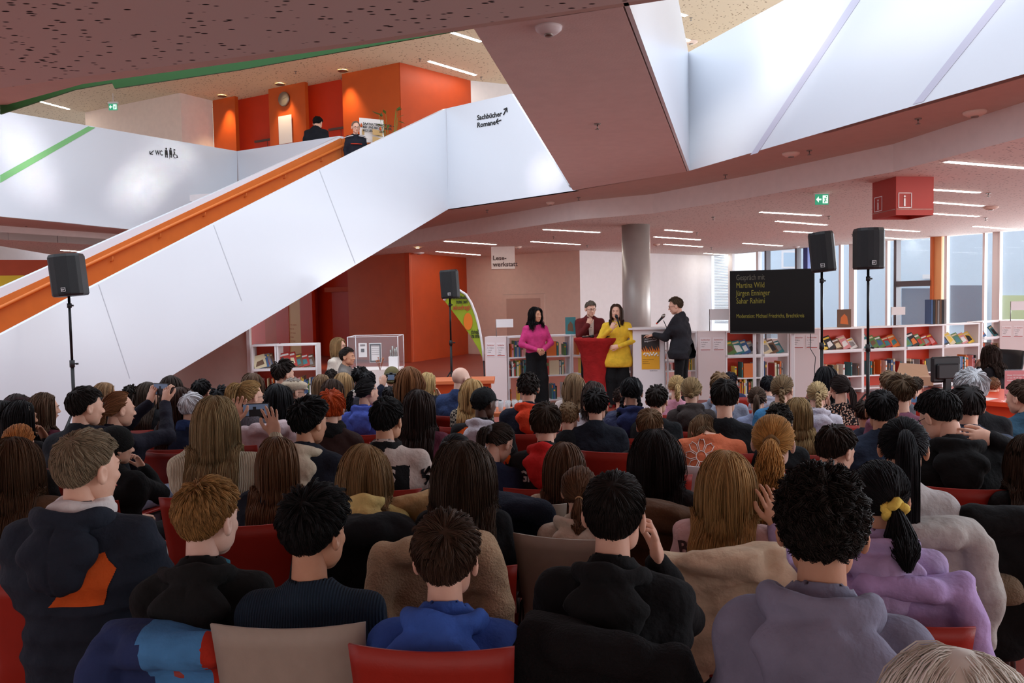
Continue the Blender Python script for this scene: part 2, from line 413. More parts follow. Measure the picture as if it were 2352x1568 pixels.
q0 = [PV(-150, 484, lA, lB), PV(0, 497, lA, lB), PV(305, 526, lA, lB), PV(545, 555, lA, lB)]
q1 = [PZ(-150, 505, ZS-.05), PZ(0, 518, ZS-.05), PZ(305, 540, ZS-.05), PZ(545, 560, ZS-.05)]
mb = MB(); mb.add(q0+q1, [[i, i+1, 5+i, 4+i] for i in range(3)]); struct('ceiling_left_soffit', mb, M_SOFFIT)
q2 = [Vector((p.x, p.y, ZC)) for p in q1]
mb = MB(); mb.add(q1+q2, [[i, i+1, 5+i, 4+i] for i in range(3)]); struct('trim_left_fascia', mb, M_PLASTER)
# yellow wall seen under left gallery
vwall('wall_yellow', V2(P(-260, 640, 22)), V2(P(75, 640, 23)), 0, 2.75, mat('yellow_paint', (240, 200, 40), .5))
vwall('wall_yellow_bulkhead', V2(P(-260, 640, 21.8)), V2(P(260, 640, 24)), 2.72, ZC, M_RUST)
# upper room: beige box walls
U = lambda x, y: PZ(x, y, Z2)
uz0 = 4.2
ua, ub, uc = U(195, 258), U(414, 213), U(487, 231)
vwall('wall_upper_beige', V2(ua), V2(ub), uz0, Z2, M_BEIGE, .15, 'beige wall of the upper floor')
vwall('wall_upper_beige_return', V2(ub), V2(uc), uz0, Z2, M_PLASTER, .15, 'pale pink return wall of the upper floor')
vwall('wall_upper_back', V2(U(-220, 300)), V2(U(195, 262)+Vector((0, 3, 0))), uz0, Z2, M_PLASTER)
# orange tower above
t1, t2, t3 = U(487, 231), U(918, 143), U(1081, 185)
def tow(px, off=0.0):  # point on front line of tower at pixel x
    p = PV(px, 200, t1, t2); return Vector((p.x, p.y, 0))+tn*off
tn = Vector((t2.y-t1.y, t1.x-t2.x, 0)).normalized(); tn = tn if tn.y > 0 else -tn
def panel(name, x0, x1, m, off, z0=uz0, z1=Z2, lab=None, fn=tow, n=None):
    a, b = fn(x0, off), fn(x1, off); mb = MB().prism([a+UP*z0, b+UP*z0, b+UP*z1, a+UP*z1], (n or tn)*.12); return struct(name, mb, m, lab)
panel('wall_tower_upper_a', 487, 538, M_ORANGE, 0)
panel('wall_tower_upper_b', 522, 632, M_RED, .35, lab='red recessed lift bay on the upper floor')
panel('wall_tower_upper_c', 616, 700, M_ORANGE, 0)
panel('wall_tower_upper_d', 684, 802, M_RED, .35)
panel('wall_tower_upper_e', 786, 918, M_ORANGE, 0, lab='orange wall of the upper tower')
vwall('wall_tower_upper_side', V2(t2), V2(t3), uz0, Z2, M_RUST, .15, 'rust coloured side wall of the upper tower')
vwall('wall_upper_far', V2(t3), V2(t3+Vector((9, 4, 0))), uz0, Z2, M_PALE)
for i, (a, b, yt) in enumerate([(563, 622, 318), (735, 792, 285)]):
    pa, pb = tow(a, .33), tow(b, .33); zt = uz0+2.1
    dr = struct('door_%d' % (i+1), MB().prism([pa+UP*uz0, pb+UP*uz0, pb+UP*zt, pa+UP*zt], -tn*.05), mat('lift_door_red', (190, 46, 16), .3), 'red lift door on the upper floor')
    struct('door_frame', MB().prism([pa+UP*zt, pb+UP*zt, pb+UP*(zt+.06), pa+UP*(zt+.06)], -tn*.07), M_DARK, parent=dr)
    mid = (pa+pb)/2; struct('door_seam', MB().prism([mid+UP*uz0, mid+UP*zt, mid+UP*zt+Vector((.01, 0, 0)), mid+UP*uz0+Vector((.01, 0, 0))], -tn*.06), M_DARK, parent=dr)

# --- ground floor back walls ------------------------------------------
G = lambda x, y: PZ(x, y, ZC)
k1, k2 = G(939, 580), G(1073, 592)
k0 = G(560, 612); kn = Vector((k1.y-k0.y, k0.x-k1.x, 0)).normalized(); kn = kn if kn.y > 0 else -kn
def low_t(px, off=0.0):
    p = PV(px, 650, k0, k1); return Vector((p.x, p.y, 0))+kn*off
pl = lambda nm, x0, x1, m, off, lab=None: panel(nm, x0, x1, m, off, 0, ZC, lab, low_t, kn)
pl('wall_tower_a', 440, 700, M_RED, .37)
pl('wall_tower_b', 588, 632, M_RUST, .30)
pl('wall_tower_c', 631, 660, M_RED, 0)
pl('wall_tower_d', 687, 715, M_RED, 0)
pl('wall_tower_e', 690, 815, M_RED, .5, 'red recessed lift bay')
pl('wall_tower_f', 799, 939, M_ORANGE, 0, 'orange wall of the lift tower')
pl('wall_tower_g', 655, 690, mat('cream_board', (236, 196, 140), .5), .02, 'cream information pillar on the tower')
vwall('wall_tower_side', V2(k1), V2(k2), 0, ZC, M_RUST, .15, 'dark rust side wall of the lift tower')
pa, pb = low_t(738, .45), low_t(800, .45)
dr = struct('door_3', MB().prism([pa, pb, pb+UP*2.15, pa+UP*2.15], -kn*.06), mat('lift_door_red', (190, 46, 16), .3), 'red lift door behind the two women')
struct('door_lintel', MB().prism([pa+UP*2.15-Vector((.2, 0, 0)), pb+UP*2.15, pb+UP*2.3, pa+UP*2.3-Vector((.2, 0, 0))], -kn*.1), M_RUST, parent=dr)
w1, w2, w3 = G(1068, 592), G(1331, 575), G(1634, 587)
vwall('wall_beige', V2(w1), V2(w2), 0, ZC, M_BEIGE, .15, 'beige back wall with a flush door')
vwall('wall_white', V2(w2), V2(w3), 0, ZC, M_PALE, .15, 'white back wall behind the speakers')
# flush door in the beige wall
def wb(px, py): 
    p = PV(px, py, w1, w2); return p
da, db = wb(1157, 680), wb(1252, 675); dz = db.z
wn = Vector((w2.y-w1.y, w1.x-w2.x, 0)).normalized(); wn = wn if wn.y < 0 else -wn
dr = struct('door_4', MB().prism([Vector((da.x, da.y, 0)), Vector((db.x, db.y, 0)), Vector((db.x, db.y, dz)), Vector((da.x, da.y, dz))], wn*.05), M_BEIGE, 'flush beige door in the back wall')
ia, ib = da+(db-da)*.09, da+(db-da)*.91
struct('door_panel', MB().prism([Vector((ia.x, ia.y, 0)), Vector((ib.x, ib.y, 0)), Vector((ib.x, ib.y, dz-.12)), Vector((ia.x, ia.y, dz-.12))], wn*.06), mat('door_beige', (208, 178, 164), .7), parent=dr)
struct('door_edge', MB().prism([Vector((da.x, da.y, dz)), Vector((db.x, db.y, dz)), Vector((db.x, db.y, dz+.02)), Vector((da.x, da.y, dz+.02))], wn*.055), M_SOFFIT, parent=dr)
# wall under the stair
q_a, q_b = P(300, 800, 12.6), P(572, 800, 12.3)
vwall('wall_under_stair', V2(q_a), V2(q_b), 0, 2.6, M_SOFFIT, .1, 'brownish wall below the staircase')
struct('trim_white_post', MB().box(q_b.x-.02, q_b.x+.03, q_b.y-.05, q_b.y, 0, 2.2), M_FRAME, 'slim white post at the end of the wall')
# concrete column
cc = G(1460, 517)
col_ = thing('column', 'grey round concrete column behind the lectern', 'column', (cc.x, cc.y, 0))
obj('shaft', MB().lathe([(.28, .0), (.28, ZC)], 40), mat('concrete', (176, 168, 162), .38, var=.06, bscale=30, metal=.25), col_)
col_['kind'] = 'structure'; del col_['category']; col_.name = 'trim_column'
# --- window wall ------------------------------------------------------
wa = Vector((w3.x, w3.y, 0)); we = G(2352, 528); wb_ = Vector((we.x, we.y, 0)); wdir = (wb_-wa).normalized(); wend = wb_+wdir*5
wnn = Vector((wdir.y, -wdir.x, 0)); wnn = wnn if wnn.y < 0 else -wnn
def wp(px): 
    p = PV(px, 640, wa, wb_); return Vector((p.x, p.y, 0))
M_ORPOST = mat('orange_post', (196, 108, 62), .5)
struct('wall_window_sill', MB().prism([wa, wend, wend+UP*.35, wa+UP*.35], wnn*.2), M_PALE)
M_GLASS = mat('window_glass', (225, 240, 250), .02, alpha=.12, spec=.6)
mull = [(1630, 6, 0), (1683, 10, 0), (1745, 5, 0), (1768, 4, 2), (1838, 4, 2), (1856, 10, 3), (1935, 5, 0), (1962, 12, 0), (2042, 5, 0), (2066, 6, 2), (2149, 5, 1), (2160, 16, 4), (2178, 6, 0), (2265, 5, 0), (2292, 14, 0), (2300, 5, 0)]
mm = {0: M_FRAME, 1: M_ORPOST, 2: mat('grey_mullion', (92, 86, 92), .5), 3: mat('blue_reveal', (70, 84, 150), .5), 4: mat('peach_reveal', (236, 176, 120), .5)}
for i, (x, w, c) in enumerate(mull):
    a, b = wp(x-w/2), wp(x+w/2)
    struct('trim_mullion', MB().prism([a, b, b+UP*ZC, a+UP*ZC], wnn*(.12 if c in (0, 3, 4) else .2)), mm[c], 'window mullion')
edges = [1630, 1683, 1768, 1856, 1935, 2042, 2066, 2149, 2178, 2265, 2300, 2480]
for i in range(len(edges)-1):
    a, b = wp(edges[i]), wp(edges[i+1])
    struct('window_%d' % (i+1), MB().prism([a+UP*.35, b+UP*.35, b+UP*ZC, a+UP*ZC], -wnn*.01), M_GLASS, 'tall glass pane of the street front')
a, b = wp(2064), wp(2149)
za = PV(2070, 650, wa, wb_).z
struct('trim_transom', MB().prism([a+UP*(za-.1), b+UP*(za-.1), b+UP*(za+.05), a+UP*(za+.05)], wnn*.2), mm[2], 'grey window transom')
# venetian blind outside the first pane
bl = MB(); a, b = wp(1634), wp(1678)
for i in range(44):
    z = .8+i*.055; bl.prism([a+UP*z, b+UP*z, b+UP*(z+.03)-wnn*.03, a+UP*(z+.03)-wnn*.03], (0, 0, .003))
o = obj('venetian_blind', bl, mat('blind_slats', (190, 200, 212), .4), loc=-wnn*.12); tag(o, 'pale slatted venetian blind outside the window beside the white wall', 'blind')
# street: building across
str_ = thing('street_building', 'pale blue rendered building across the street seen through the windows', 'building', (0, 0, 0))
o1 = wa-wnn*9+wdir*-6; o2 = wend-wnn*9+wdir*6
M_BLD = mat('pale_render', (206, 222, 236), .9, var=.02); M_BLDW = mat('far_window', (92, 104, 122), .2)
obj('facade', MB().prism([o1-UP*.5, o2-UP*.5, o2+UP*9, o1+UP*9], -wnn*.3), M_BLD, str_)
def bp(px, py): return PV(px, py, o1, o2)+wnn*.05
def far_rect(nm, x0, y0, x1, y1, m, par, t=.04):
    return obj(nm, MB().prism([bp(x0, y1), bp(x1, y1), bp(x1, y0), bp(x0, y0)], wnn*t), m, par)
w_ = far_rect('window', 1798, 575, 1836, 616, M_FRAME, str_); far_rect('pane', 1803, 580, 1832, 612, mat('pale_pane', (180, 205, 225), .3), w_, .05)
far_rect('plinth', 2074, 662, 2147, 745, M_BLDW, str_); far_rect('plinth', 2186, 655, 2266, 740, M_BLDW, str_)
far_rect('lower_band', 2304, 678, 2450, 740, mat('lime_band', (196, 206, 140), .7), str_)
far_rect('name_plate', 2122, 630, 2146, 640, M_FRAME, str_)
struct('floor_street', MB().prism([wa-wnn*.2-wdir*8, wend-wnn*.2+wdir*6, o2, o1], (0, 0, -.1)), mat('asphalt', (120, 120, 125), .9))

# soft patches of sunlight thrown onto the parapets through the high rear glazing
for (x, y, A, B, src, sx_, sy_, e_, r_) in ((62, 370, lA, lB, (-6, -4.2, 7.2), .22, 1.3, 26, .2), (325, 425, lA, lB, (-3, -4.2, 7.4), .2, 1.1, 30, -.5), (400, 345, lA, lB, (-2, -4.2, 7.4), .15, .8, 14, .6), (1822, 60, gC, gD, (3, -4.2, 7.6), .2, 1.0, 26, .1), (1790, 190, gC, gD, (3.4, -4.2, 7.6), .2, .8, 14, -.35), (1657, 320, gC, gD, (2.6, -4.2, 7.2), .2, .9, 14, 0), (2140, 30, gC, gD, (5, -4.2, 7.6), .2, .8, 12, .4), (1255, 400, gA, gB, (0, -4.2, 7.0), .2, .4, 7, .4)):
    tg = PV(x, y, A, B); o = area('sunlight_patch', src, tg, sx_, sy_, e_*.075, (1, .97, .92), 2.6); o.rotation_euler.rotate_axis('Z', r_)
# ------------------------------------------------------------------ signed distance modelling
def smin(a, b, k):
    h = np.clip(.5+.5*(b-a)/k, 0, 1); return b*(1-h)+a*h-k*h*(1-h)
def smax(a, b, k): return -smin(-a, -b, k)
def s_ell(Pn, c, r, R=None):
    q = Pn-np.array(c, dtype=np.float32)
    if R is not None: q = q@R
    q = q/np.array(r, dtype=np.float32); l = np.sqrt((q*q).sum(-1)); return (l-1)*min(r)*np.clip(.55+.45*l, .5, 3)
def s_cap(Pn, a, b, ra, rb, flat=None):
    a = np.array(a, dtype=np.float32); b = np.array(b, dtype=np.float32); ab = b-a; L = float((ab*ab).sum())+1e-9
    t = np.clip(((Pn-a)@ab)/L, 0, 1); v = Pn-a-t[..., None]*ab
    if flat is not None: v = v*np.array(flat, dtype=np.float32)
    return np.sqrt((v*v).sum(-1))-(ra+(rb-ra)*t)
def snets(f, lo, hi, h):
    lo = np.array(lo, dtype=np.float32); n = np.ceil((np.array(hi)-lo)/h).astype(int)+1
    ax = [lo[i]+h*np.arange(n[i], dtype=np.float32) for i in range(3)]
    G = np.stack(np.meshgrid(*ax, indexing='ij'), -1); D = f(G).astype(np.float32); I = D < 0
    c = tuple(n-1); acc = np.zeros(c+(3,), np.float32); cnt = np.zeros(c, np.int16); ed = []
    for a in range(3):
        s0 = [slice(None)]*3; s1 = [slice(None)]*3; s0[a] = slice(0, -1); s1[a] = slice(1, None)
        d0, d1 = D[tuple(s0)], D[tuple(s1)]; S = (d0 < 0) != (d1 < 0); t = np.where(S, d0/np.where(S, d0-d1, 1), 0)
        idx = np.indices(S.shape).astype(np.float32).transpose(1, 2, 3, 0).copy(); idx[..., a] += t
        ed.append((S, I[tuple(s0)])); o = [i for i in range(3) if i != a]
        for u in (0, 1):
            for w in (0, 1):
                s = [slice(None)]*3; s[o[0]] = slice(u, n[o[0]]-1+u); s[o[1]] = slice(w, n[o[1]]-1+w); s = tuple(s)
                acc += np.where(S[s][..., None], idx[s], 0); cnt += S[s]
    act = cnt > 0; ids = -np.ones(c, np.int64); ids[act] = np.arange(act.sum())
    V = acc[act]/cnt[act][:, None]*h+lo; Fs = []
    for a in range(3):
        S, ins = ed[a]; o = [(a+1) % 3, (a+2) % 3]
        s = [slice(None)]*3; s[o[0]] = slice(1, n[o[0]]-1); s[o[1]] = slice(1, n[o[1]]-1); m = np.zeros_like(S); m[tuple(s)] = S[tuple(s)]
        e = np.argwhere(m); inn = ins[m]
        if not len(e): continue
        def cell(du, dw):
            q = e.copy(); q[:, o[0]] -= du; q[:, o[1]] -= dw; return ids[q[:, 0], q[:, 1], q[:, 2]]
        Q = np.stack([cell(1, 1), cell(0, 1), cell(0, 0), cell(1, 0)], 1); Q[~inn] = Q[~inn][:, ::-1]; Fs.append(Q)
    return V, (np.concatenate(Fs) if Fs else np.zeros((0, 4), int))
def cat(parts):
    Vs, Fs, o = [], [], 0
    for V, Fq in parts: Vs.append(V); Fs.append(np.asarray(Fq)+o); o += len(V)
    return np.concatenate(Vs), Fs
def wob(Pn, amp, f, seed=0):
    s = seed*1.7
    x, y, z = Pn[..., 0]*f, Pn[..., 1]*f, Pn[..., 2]*f
    return amp*(np.sin(x*1.1+2*np.sin(z*.7+s)+s)*np.cos(z*1.3+1.5*np.sin(y+s))+.5*np.sin(2.1*z+3*np.sin(x*.9+s*2)+y*1.7))
# ------------------------------------------------------------------ head
def head_sdf(Pn, female=0, beard=0):
    d = s_ell(Pn, (0, -.014, .03), (.075, .095, .09))
    d = smin(d, s_ell(Pn, (0, .028, -.025), (.062, .062, .082)), .03)
    d = smin(d, s_ell(Pn, (0, .058, -.09), (.024, .022, .02)), .035)
    for sx in (-1, 1):
        d = smin(d, s_ell(Pn, (sx*.045, .018, -.062), (.016, .03, .024)), .03)
        d = smin(d, s_ell(Pn, (sx*.034, .066, -.02), (.018, .016, .016)), .02)
        d = smax(d, -s_ell(Pn, (sx*.030, .098, .008), (.018, .016, .013)), .014)
        d = smin(d, s_ell(Pn, (sx*.030, .074, .008), (.0125, .0125, .0125)), .003)
        er = np.array(Matrix.Rotation(sx*.35, 3, 'Z') @ Matrix.Rotation(.15, 3, 'X'), dtype=np.float32)
        e = s_ell(Pn, (sx*.087, -.012, -.004), (.012, .022, .034), er)
        e = smax(e, -s_ell(Pn, (sx*.098, -.008, .0), (.009, .012, .02), er), .006); d = smin(d, e, .008)
    d = smin(d, s_cap(Pn, (-.03, .083, .028), (.03, .083, .028), .008, .008), .016)
    d = smin(d, s_cap(Pn, (0, .088, .012), (0, .108, -.022), .006, .010), .012)
    for sx in (-1, 1): d = smin(d, s_ell(Pn, (sx*.011, .098, -.027), (.009, .011, .008)), .008)
    d = smin(d, s_ell(Pn, (0, .088, -.052), (.022, .009, .006)), .006)
    d = smin(d, s_ell(Pn, (0, .086, -.063), (.019, .009, .006)), .006)
    return d
NK = {}
def head_mesh(res):
    if res in NK: return NK[res]
    NK[res] = snets(head_sdf, (-.11, -.13, -.125), (.11, .13, .135), res); return NK[res]
def neckf(a, b, r=.052):
    return lambda Pn: s_cap(Pn, a, b, r, r*1.15)
def hand_mesh(curl=.5, spread=.12, res=.0045, thumb=.6):
    """hand along +y from the wrist, palm facing -z, thumb on +x"""
    key = ('hand', round(curl, 2), round(spread, 2), res, thumb)
    if key in NK: return NK[key]
    segs = []
    for i, (x, L, r) in enumerate([(.030, .072, .0085), (.010, .080, .009), (-.010, .074, .0085), (-.029, .058, .0075)]):
        a = spread*(1.5-i)*.6; p = np.array([x, .088-.004*abs(i-1), 0.]); ang = curl*.35
        for j, q in enumerate((.45, .31, .24)):
            dv = np.array([math.sin(a)*math.cos(ang), math.cos(a)*math.cos(ang), -math.sin(ang)]); p2 = p+dv*L*q
            segs.append((p.copy(), p2, r*(1-.1*j), r*(.92-.1*j))); p = p2; ang += curl*.9
    tp = np.array([.024, .02, -.004]); t1 = tp+np.array([.022, .030, -.010]); t2 = t1+np.array([.012*(1-thumb)+.004, .030, -.006-.01*curl]); t3 = t2+np.array([-.002, .022, -.008*curl])
    segs += [(tp, t1, .013, .011), (t1, t2, .011, .0095), (t2, t3, .0095, .008)]
    def f(Pn):
        d = s_ell(Pn, (0, .045, 0), (.040, .052, .015)); d = smin(d, s_cap(Pn, (0, -.03, 0), (0, .02, 0), .026, .028, (1, 1, 1.35)), .02)
        for a, b, ra, rb in segs: d = smin(d, s_cap(Pn, a, b, ra, rb), .0045)
        return d
    NK[key] = snets(f, (-.065, -.06, -.12), (.085, .18, .04), res); return NK[key]
def orient(d, up):
    y = Vector(d).normalized(); z = Vector(up); z = (z-y*z.dot(y))
    if z.length < 1e-4: z = y.orthogonal()
    z.normalize(); x = y.cross(z); return Matrix((x, y, z)).transposed()
def xf(V, R, t, mir=False):
    V = np.array(V, dtype=np.float32)
    if mir: V = V*np.array([-1, 1, 1], dtype=np.float32)
    return V@np.array(R, dtype=np.float32).T+np.array(t, dtype=np.float32)
# ------------------------------------------------------------------ skeletons (person local: facing +y, origin on the floor)
def seated(lean=0.0, sh=.185, arms=None, slump=0):
    sh = sh*.83
    J = dict(hip=(0, 0, .55), waist=(0, -.015+lean*.3, .70), chest=(0, -.02+lean*.75, .88-slump*.5), neck=(0, -.02+lean, 1.035-slump), sit=True)
    for n, s in (('L', -1), ('R', 1)):
        J['sh'+n] = (s*sh, -.015+lean*.95, .960-slump); J['hp'+n] = (s*.085, .02, .53); J['kn'+n] = (s*.12, .43, .52); J['an'+n] = (s*.12, .42, .09)
        J['el'+n] = (s*(sh+.05), .06+lean*.8, .72-slump); J['wr'+n] = (s*.09, .30+lean*.3, .62); J['hd'+n] = (-s*.5, .8, -.1); J['pu'+n] = (0, 0, 1); J['cu'+n] = .7
    if arms: J.update(arms)
    J['sh'] = sh; return J
def standing(lean=0, sh=.19, arms=None, h=1.0):
    sh = sh*.86
    J = dict(hip=(0, 0, .93), waist=(0, 0, 1.08), chest=(0, -.01+lean*.7, 1.25), neck=(0, -.02+lean, 1.42), sit=False)
    for n, s in (('L', -1), ('R', 1)):
        J['sh'+n] = (s*sh, -.02+lean, 1.345); J['hp'+n] = (s*.085, 0, .90); J['kn'+n] = (s*.10, .02, .49); J['an'+n] = (s*.11, -.02, .08)
        J['el'+n] = (s*(sh+.06), -.03+lean*.6, 1.09); J['wr'+n] = (s*(sh+.05), .06, .85); J['hd'+n] = (0, .2, -1); J['pu'+n] = (-s, 0, 0); J['cu'+n] = .5
    if arms: J.update(arms)
    J['sh'] = sh; return J
def torso_sdf(Pn, J, g=0.0, k=.05, puffy=0):
    """g = clothing thickness"""
    hip, wa, ch, ne = [np.array(J[x]) for x in ('hip', 'waist', 'chest', 'neck')]
    d = s_cap(Pn, hip-[.065, 0, 0], hip+[.065, 0, 0], .102+g, .102+g)
    d = smin(d, s_cap(Pn, wa-[.045, 0, 0], wa+[.045, 0, 0], .10+g, .10+g), .09)
    d = smin(d, s_cap(Pn, ch-[.058, 0, .02], ch+[.058, 0, -.02], .105+g, .105+g), .09)
    sl, sr = np.array(J['shL']), np.array(J['shR'])
    d = smin(d, s_cap(Pn, sl*.92+[0, 0, -.012], sr*.92+[0, 0, -.012], .058+g, .058+g), .08)
    for q in (sl, sr): d = smin(d, s_cap(Pn, ne+[0, -.01, -.030], q*[1, 1, 1]+[0, 0, -.004], .050+g*.9, .046+g*.8), .05)
    d = smin(d, s_cap(Pn, (sl+sr)*.5+[0, 0, -.03], ne+[0, 0, -.03], .075+g, .055+g), .05)
    return d
def arm_sdf(Pn, J, s, g=0.0):
    a, e, w = [np.array(J[x+s], dtype=float) for x in ('sh', 'el', 'wr')]
    d = s_cap(Pn, a, e, .046+g*.8, .039+g*.8); return smin(d, s_cap(Pn, e, e+(w-e)*(1 if g == 0 else .96), .039+g*.8, .027+g*.7), .02)
def bounds(J, m=.16, zlo=.40):
    p = np.array([J[k_+s] for k_ in ('sh', 'el', 'wr') for s in 'LR']+[J['hip'], J['neck']]); lo = p.min(0)-m; hi = p.max(0)+m
    lo[2] = max(lo[2], zlo) if J['sit'] else lo[2]; return lo, hi
def top_mesh(J, style, res, seed=0, length=0):
    g = {'sweater': .012, 'shirt': .007, 'hoodie': .018, 'jacket': .024, 'puffer': .034, 'coat': .030}[style]
    hz = np.array(J['hip'])[2]; ne = np.array(J['neck'])
    amp = {'sweater': .0022, 'shirt': .002, 'hoodie': .0045, 'jacket': .004, 'puffer': .003, 'coat': .0045}[style]
    zcut = hz-.10-length
    def f(Pn):
        d = smin(torso_sdf(Pn, J, g), arm_sdf(Pn, J, 'L', g), .03); d = smin(d, arm_sdf(Pn, J, 'R', g), .03)
        if length: d = smin(d, s_cap(Pn, (0, 0, hz-.02), (0, 0, hz-length), .17+g, .20+g, (.8, 1.1, 1)), .06)
        d = d+wob(Pn, amp, 17, seed)
        fa = {'sweater': .003, 'shirt': .004, 'hoodie': .006, 'jacket': .006, 'puffer': .003, 'coat': .006}[style]
        x_, y_, z_ = Pn[..., 0], Pn[..., 1], Pn[..., 2]
        d = d+fa*(.45-np.abs(np.sin(z_*21+3.2*np.sin(x_*8+seed)+2*np.sin(y_*9-seed)+6*np.abs(x_))))
        if style == 'puffer': d = d+.010*np.abs(np.sin(Pn[..., 2]*math.pi/.085))-.006
        # collar
        if style in ('hoodie', 'jacket', 'puffer', 'coat'):
            d = smin(d, s_cap(Pn, ne+[0, -.012, -.02], ne+[0, -.012, .015], .078, .072), .02)
        else: d = smin(d, s_cap(Pn, ne+[0, 0, -.03], ne+[0, 0, -.002], .066, .060), .02)
        # neck hole
        d = smax(d, -s_cap(Pn, ne+[0, .005, -.035], ne+[0, .02, .15], .054, .068), .006)
        d = smax(d, zcut-Pn[..., 2], .004)
        # open cuffs
        return d
    lo, hi = bounds(J); lo[2] = max(zcut-.03, lo[2] if not length else zcut-.03)
    if J['sit'] and not length: lo[2] = .44
    return snets(f, lo, hi, res)
def hood_mesh(J, res, seed=0, big=1.0, side=0):
    ne = np.array(J['neck'])
    def f(Pn):
        q = Pn-ne; x, y, z = q[..., 0], q[..., 1], q[..., 2]
        # thick rolled rim lying around the neck, higher at the sides, falling to the back
        rr = np.sqrt((x*.95)**2+(y+.035)**2); zz = z+.012+.42*np.clip(y+.03, -.15, .15)-.25*np.clip(np.abs(x)-.05, 0, .1)
        d = np.sqrt((rr-.090)**2+(zz*.80)**2)-(.027+.006*np.sin(x*30+seed))*big
        # crumpled bag hanging behind
        bag = s_ell(Pn, ne+[side*.02, -.135, -.060], (.118*big, .060*big, .070*big)); bag = smin(bag, s_ell(Pn, ne+[side*.025, -.150, -.130], (.082*big, .050*big, .075*big)), .035)
        crease = np.abs(np.sin(z*26+3.0*np.abs(x-side*.02)*9+seed)); bag = bag+.0065*(.5-crease)
        bag = bag+.006*np.clip(1-np.abs(x-side*.02)/.006, 0, 1)
        d = smin(d, bag, .018)
        d = smax(d, -s_ell(Pn, ne+[0, -.050, .030], (.075*big, .040, .055*big)), .015)
        d = smax(d, -s_cap(Pn, ne+[0, .005, -.06], ne+[0, .02, .15], .056, .068), .006)
        return d+wob(Pn, .003, 30, seed)
    return snets(f, ne+[-.20*big, -.24*big, -.27*big], ne+[.20*big, .16, .10], res)
def legs_mesh(J, res, wide=0.0, seed=0, skirt=False):
    def f(Pn):
        hip = np.array(J['hip']); d = s_cap(Pn, hip-[.06, 0, .02], hip+[.06, 0, -.02], .125, .125)
        for s in 'LR':
            h, k_, a = [np.array(J[x+s]) for x in ('hp', 'kn', 'an')]
            d = smin(d, s_cap(Pn, h, k_, .088, .064+wide*.6), .03); d = smin(d, s_cap(Pn, k_, a, .062+wide*.6, .046+wide), .03)
        d = smax(d, Pn[..., 2]-(hip[2]+.09), .01); d = smax(d, .05-Pn[..., 2], .004)
        return d+wob(Pn, .003, 15, seed)
    p = np.array([J[k_+s] for k_ in ('hp', 'kn', 'an') for s in 'LR']+[J['hip']]); return snets(f, p.min(0)-.16-np.array([0, 0, 0]), p.max(0)+.17, res)
def shoe_mesh(J, which, res=.014):
    for s in [which]:
        a = np.array(J['an'+s])
        def f(Pn): return smin(s_cap(Pn, a+[0, -.01, -.045], a+[0, .15, -.052], .045, .036, (1, 1, 1.05)), s_cap(Pn, a+[0, 0, -.03], a+[0, 0, .02], .045, .045), .03)
        return snets(lambda q: smax(f(q), .005-q[..., 2], .002), a+[-.1, -.12, -.12], a+[.1, .24, .1], res)
# ------------------------------------------------------------------ hair
SK_C = np.array([0, -.014, .028]); SK_R = np.array([.079, .099, .096])
def unit(v): return v/np.maximum(np.linalg.norm(v, axis=-1, keepdims=True), 1e-9)
def fib(n):
    i = np.arange(n)+.5; ph = np.arccos(1-2*i/n); th = math.pi*(1+5**.5)*i
    return np.stack([np.cos(th)*np.sin(ph), np.sin(th)*np.sin(ph), np.cos(ph)], 1)
def zmin(y, low=-.62, fringe=.62):
    return np.interp(y, [-1, -.50, -.28, .0, .22, .42, 1], [low, low, low*.62, -.02, .14, fringe, fringe+.02])
def rope(Pts, r, k=3, lockv=None):
    """Pts (n,m,3), r (n,m): k sided strands"""
    n, m, _ = Pts.shape
    T = unit(np.gradient(Pts, axis=1)); ref = unit(np.cross(T, np.array([.31, .22, .93]))); B = np.cross(T, ref)
    ring = []
    for j in range(k):
        a = 2*math.pi*j/k; ring.append(Pts+(ref*math.cos(a)+B*math.sin(a))*r[..., None])
    V = np.stack(ring, 2).reshape(-1, 3); base = (np.arange(n)[:, None, None]*m+np.arange(m-1)[None, :, None])*k+np.arange(k)[None, None, :]
    nx = (np.arange(n)[:, None, None]*m+np.arange(m-1)[None, :, None])*k+((np.arange(k)+1) % k)[None, None, :]
    Fq = np.stack([base, nx, nx+k, base+k], -1).reshape(-1, 4)
    lv = np.repeat(lockv if lockv is not None else RNG.random(n), m*k); return V, Fq, lv
def push_out(Pp, J, lay):
    for a, b, r in J['_coll']:
        ab = b-a; t = np.clip(((Pp-a)@ab)/(ab@ab+1e-9), 0, 1); v = Pp-a-t[:, None]*ab; l = np.linalg.norm(v, axis=1)
        rr = r+lay; m = l < rr
        if m.any(): Pp[m] += (v[m]/np.maximum(l[m], 1e-6)[:, None])*(rr[m]-l[m])[:, None] if isinstance(rr, np.ndarray) else (v[m]/np.maximum(l[m], 1e-6)[:, None])*(rr-l[m])[:, None]
    return Pp
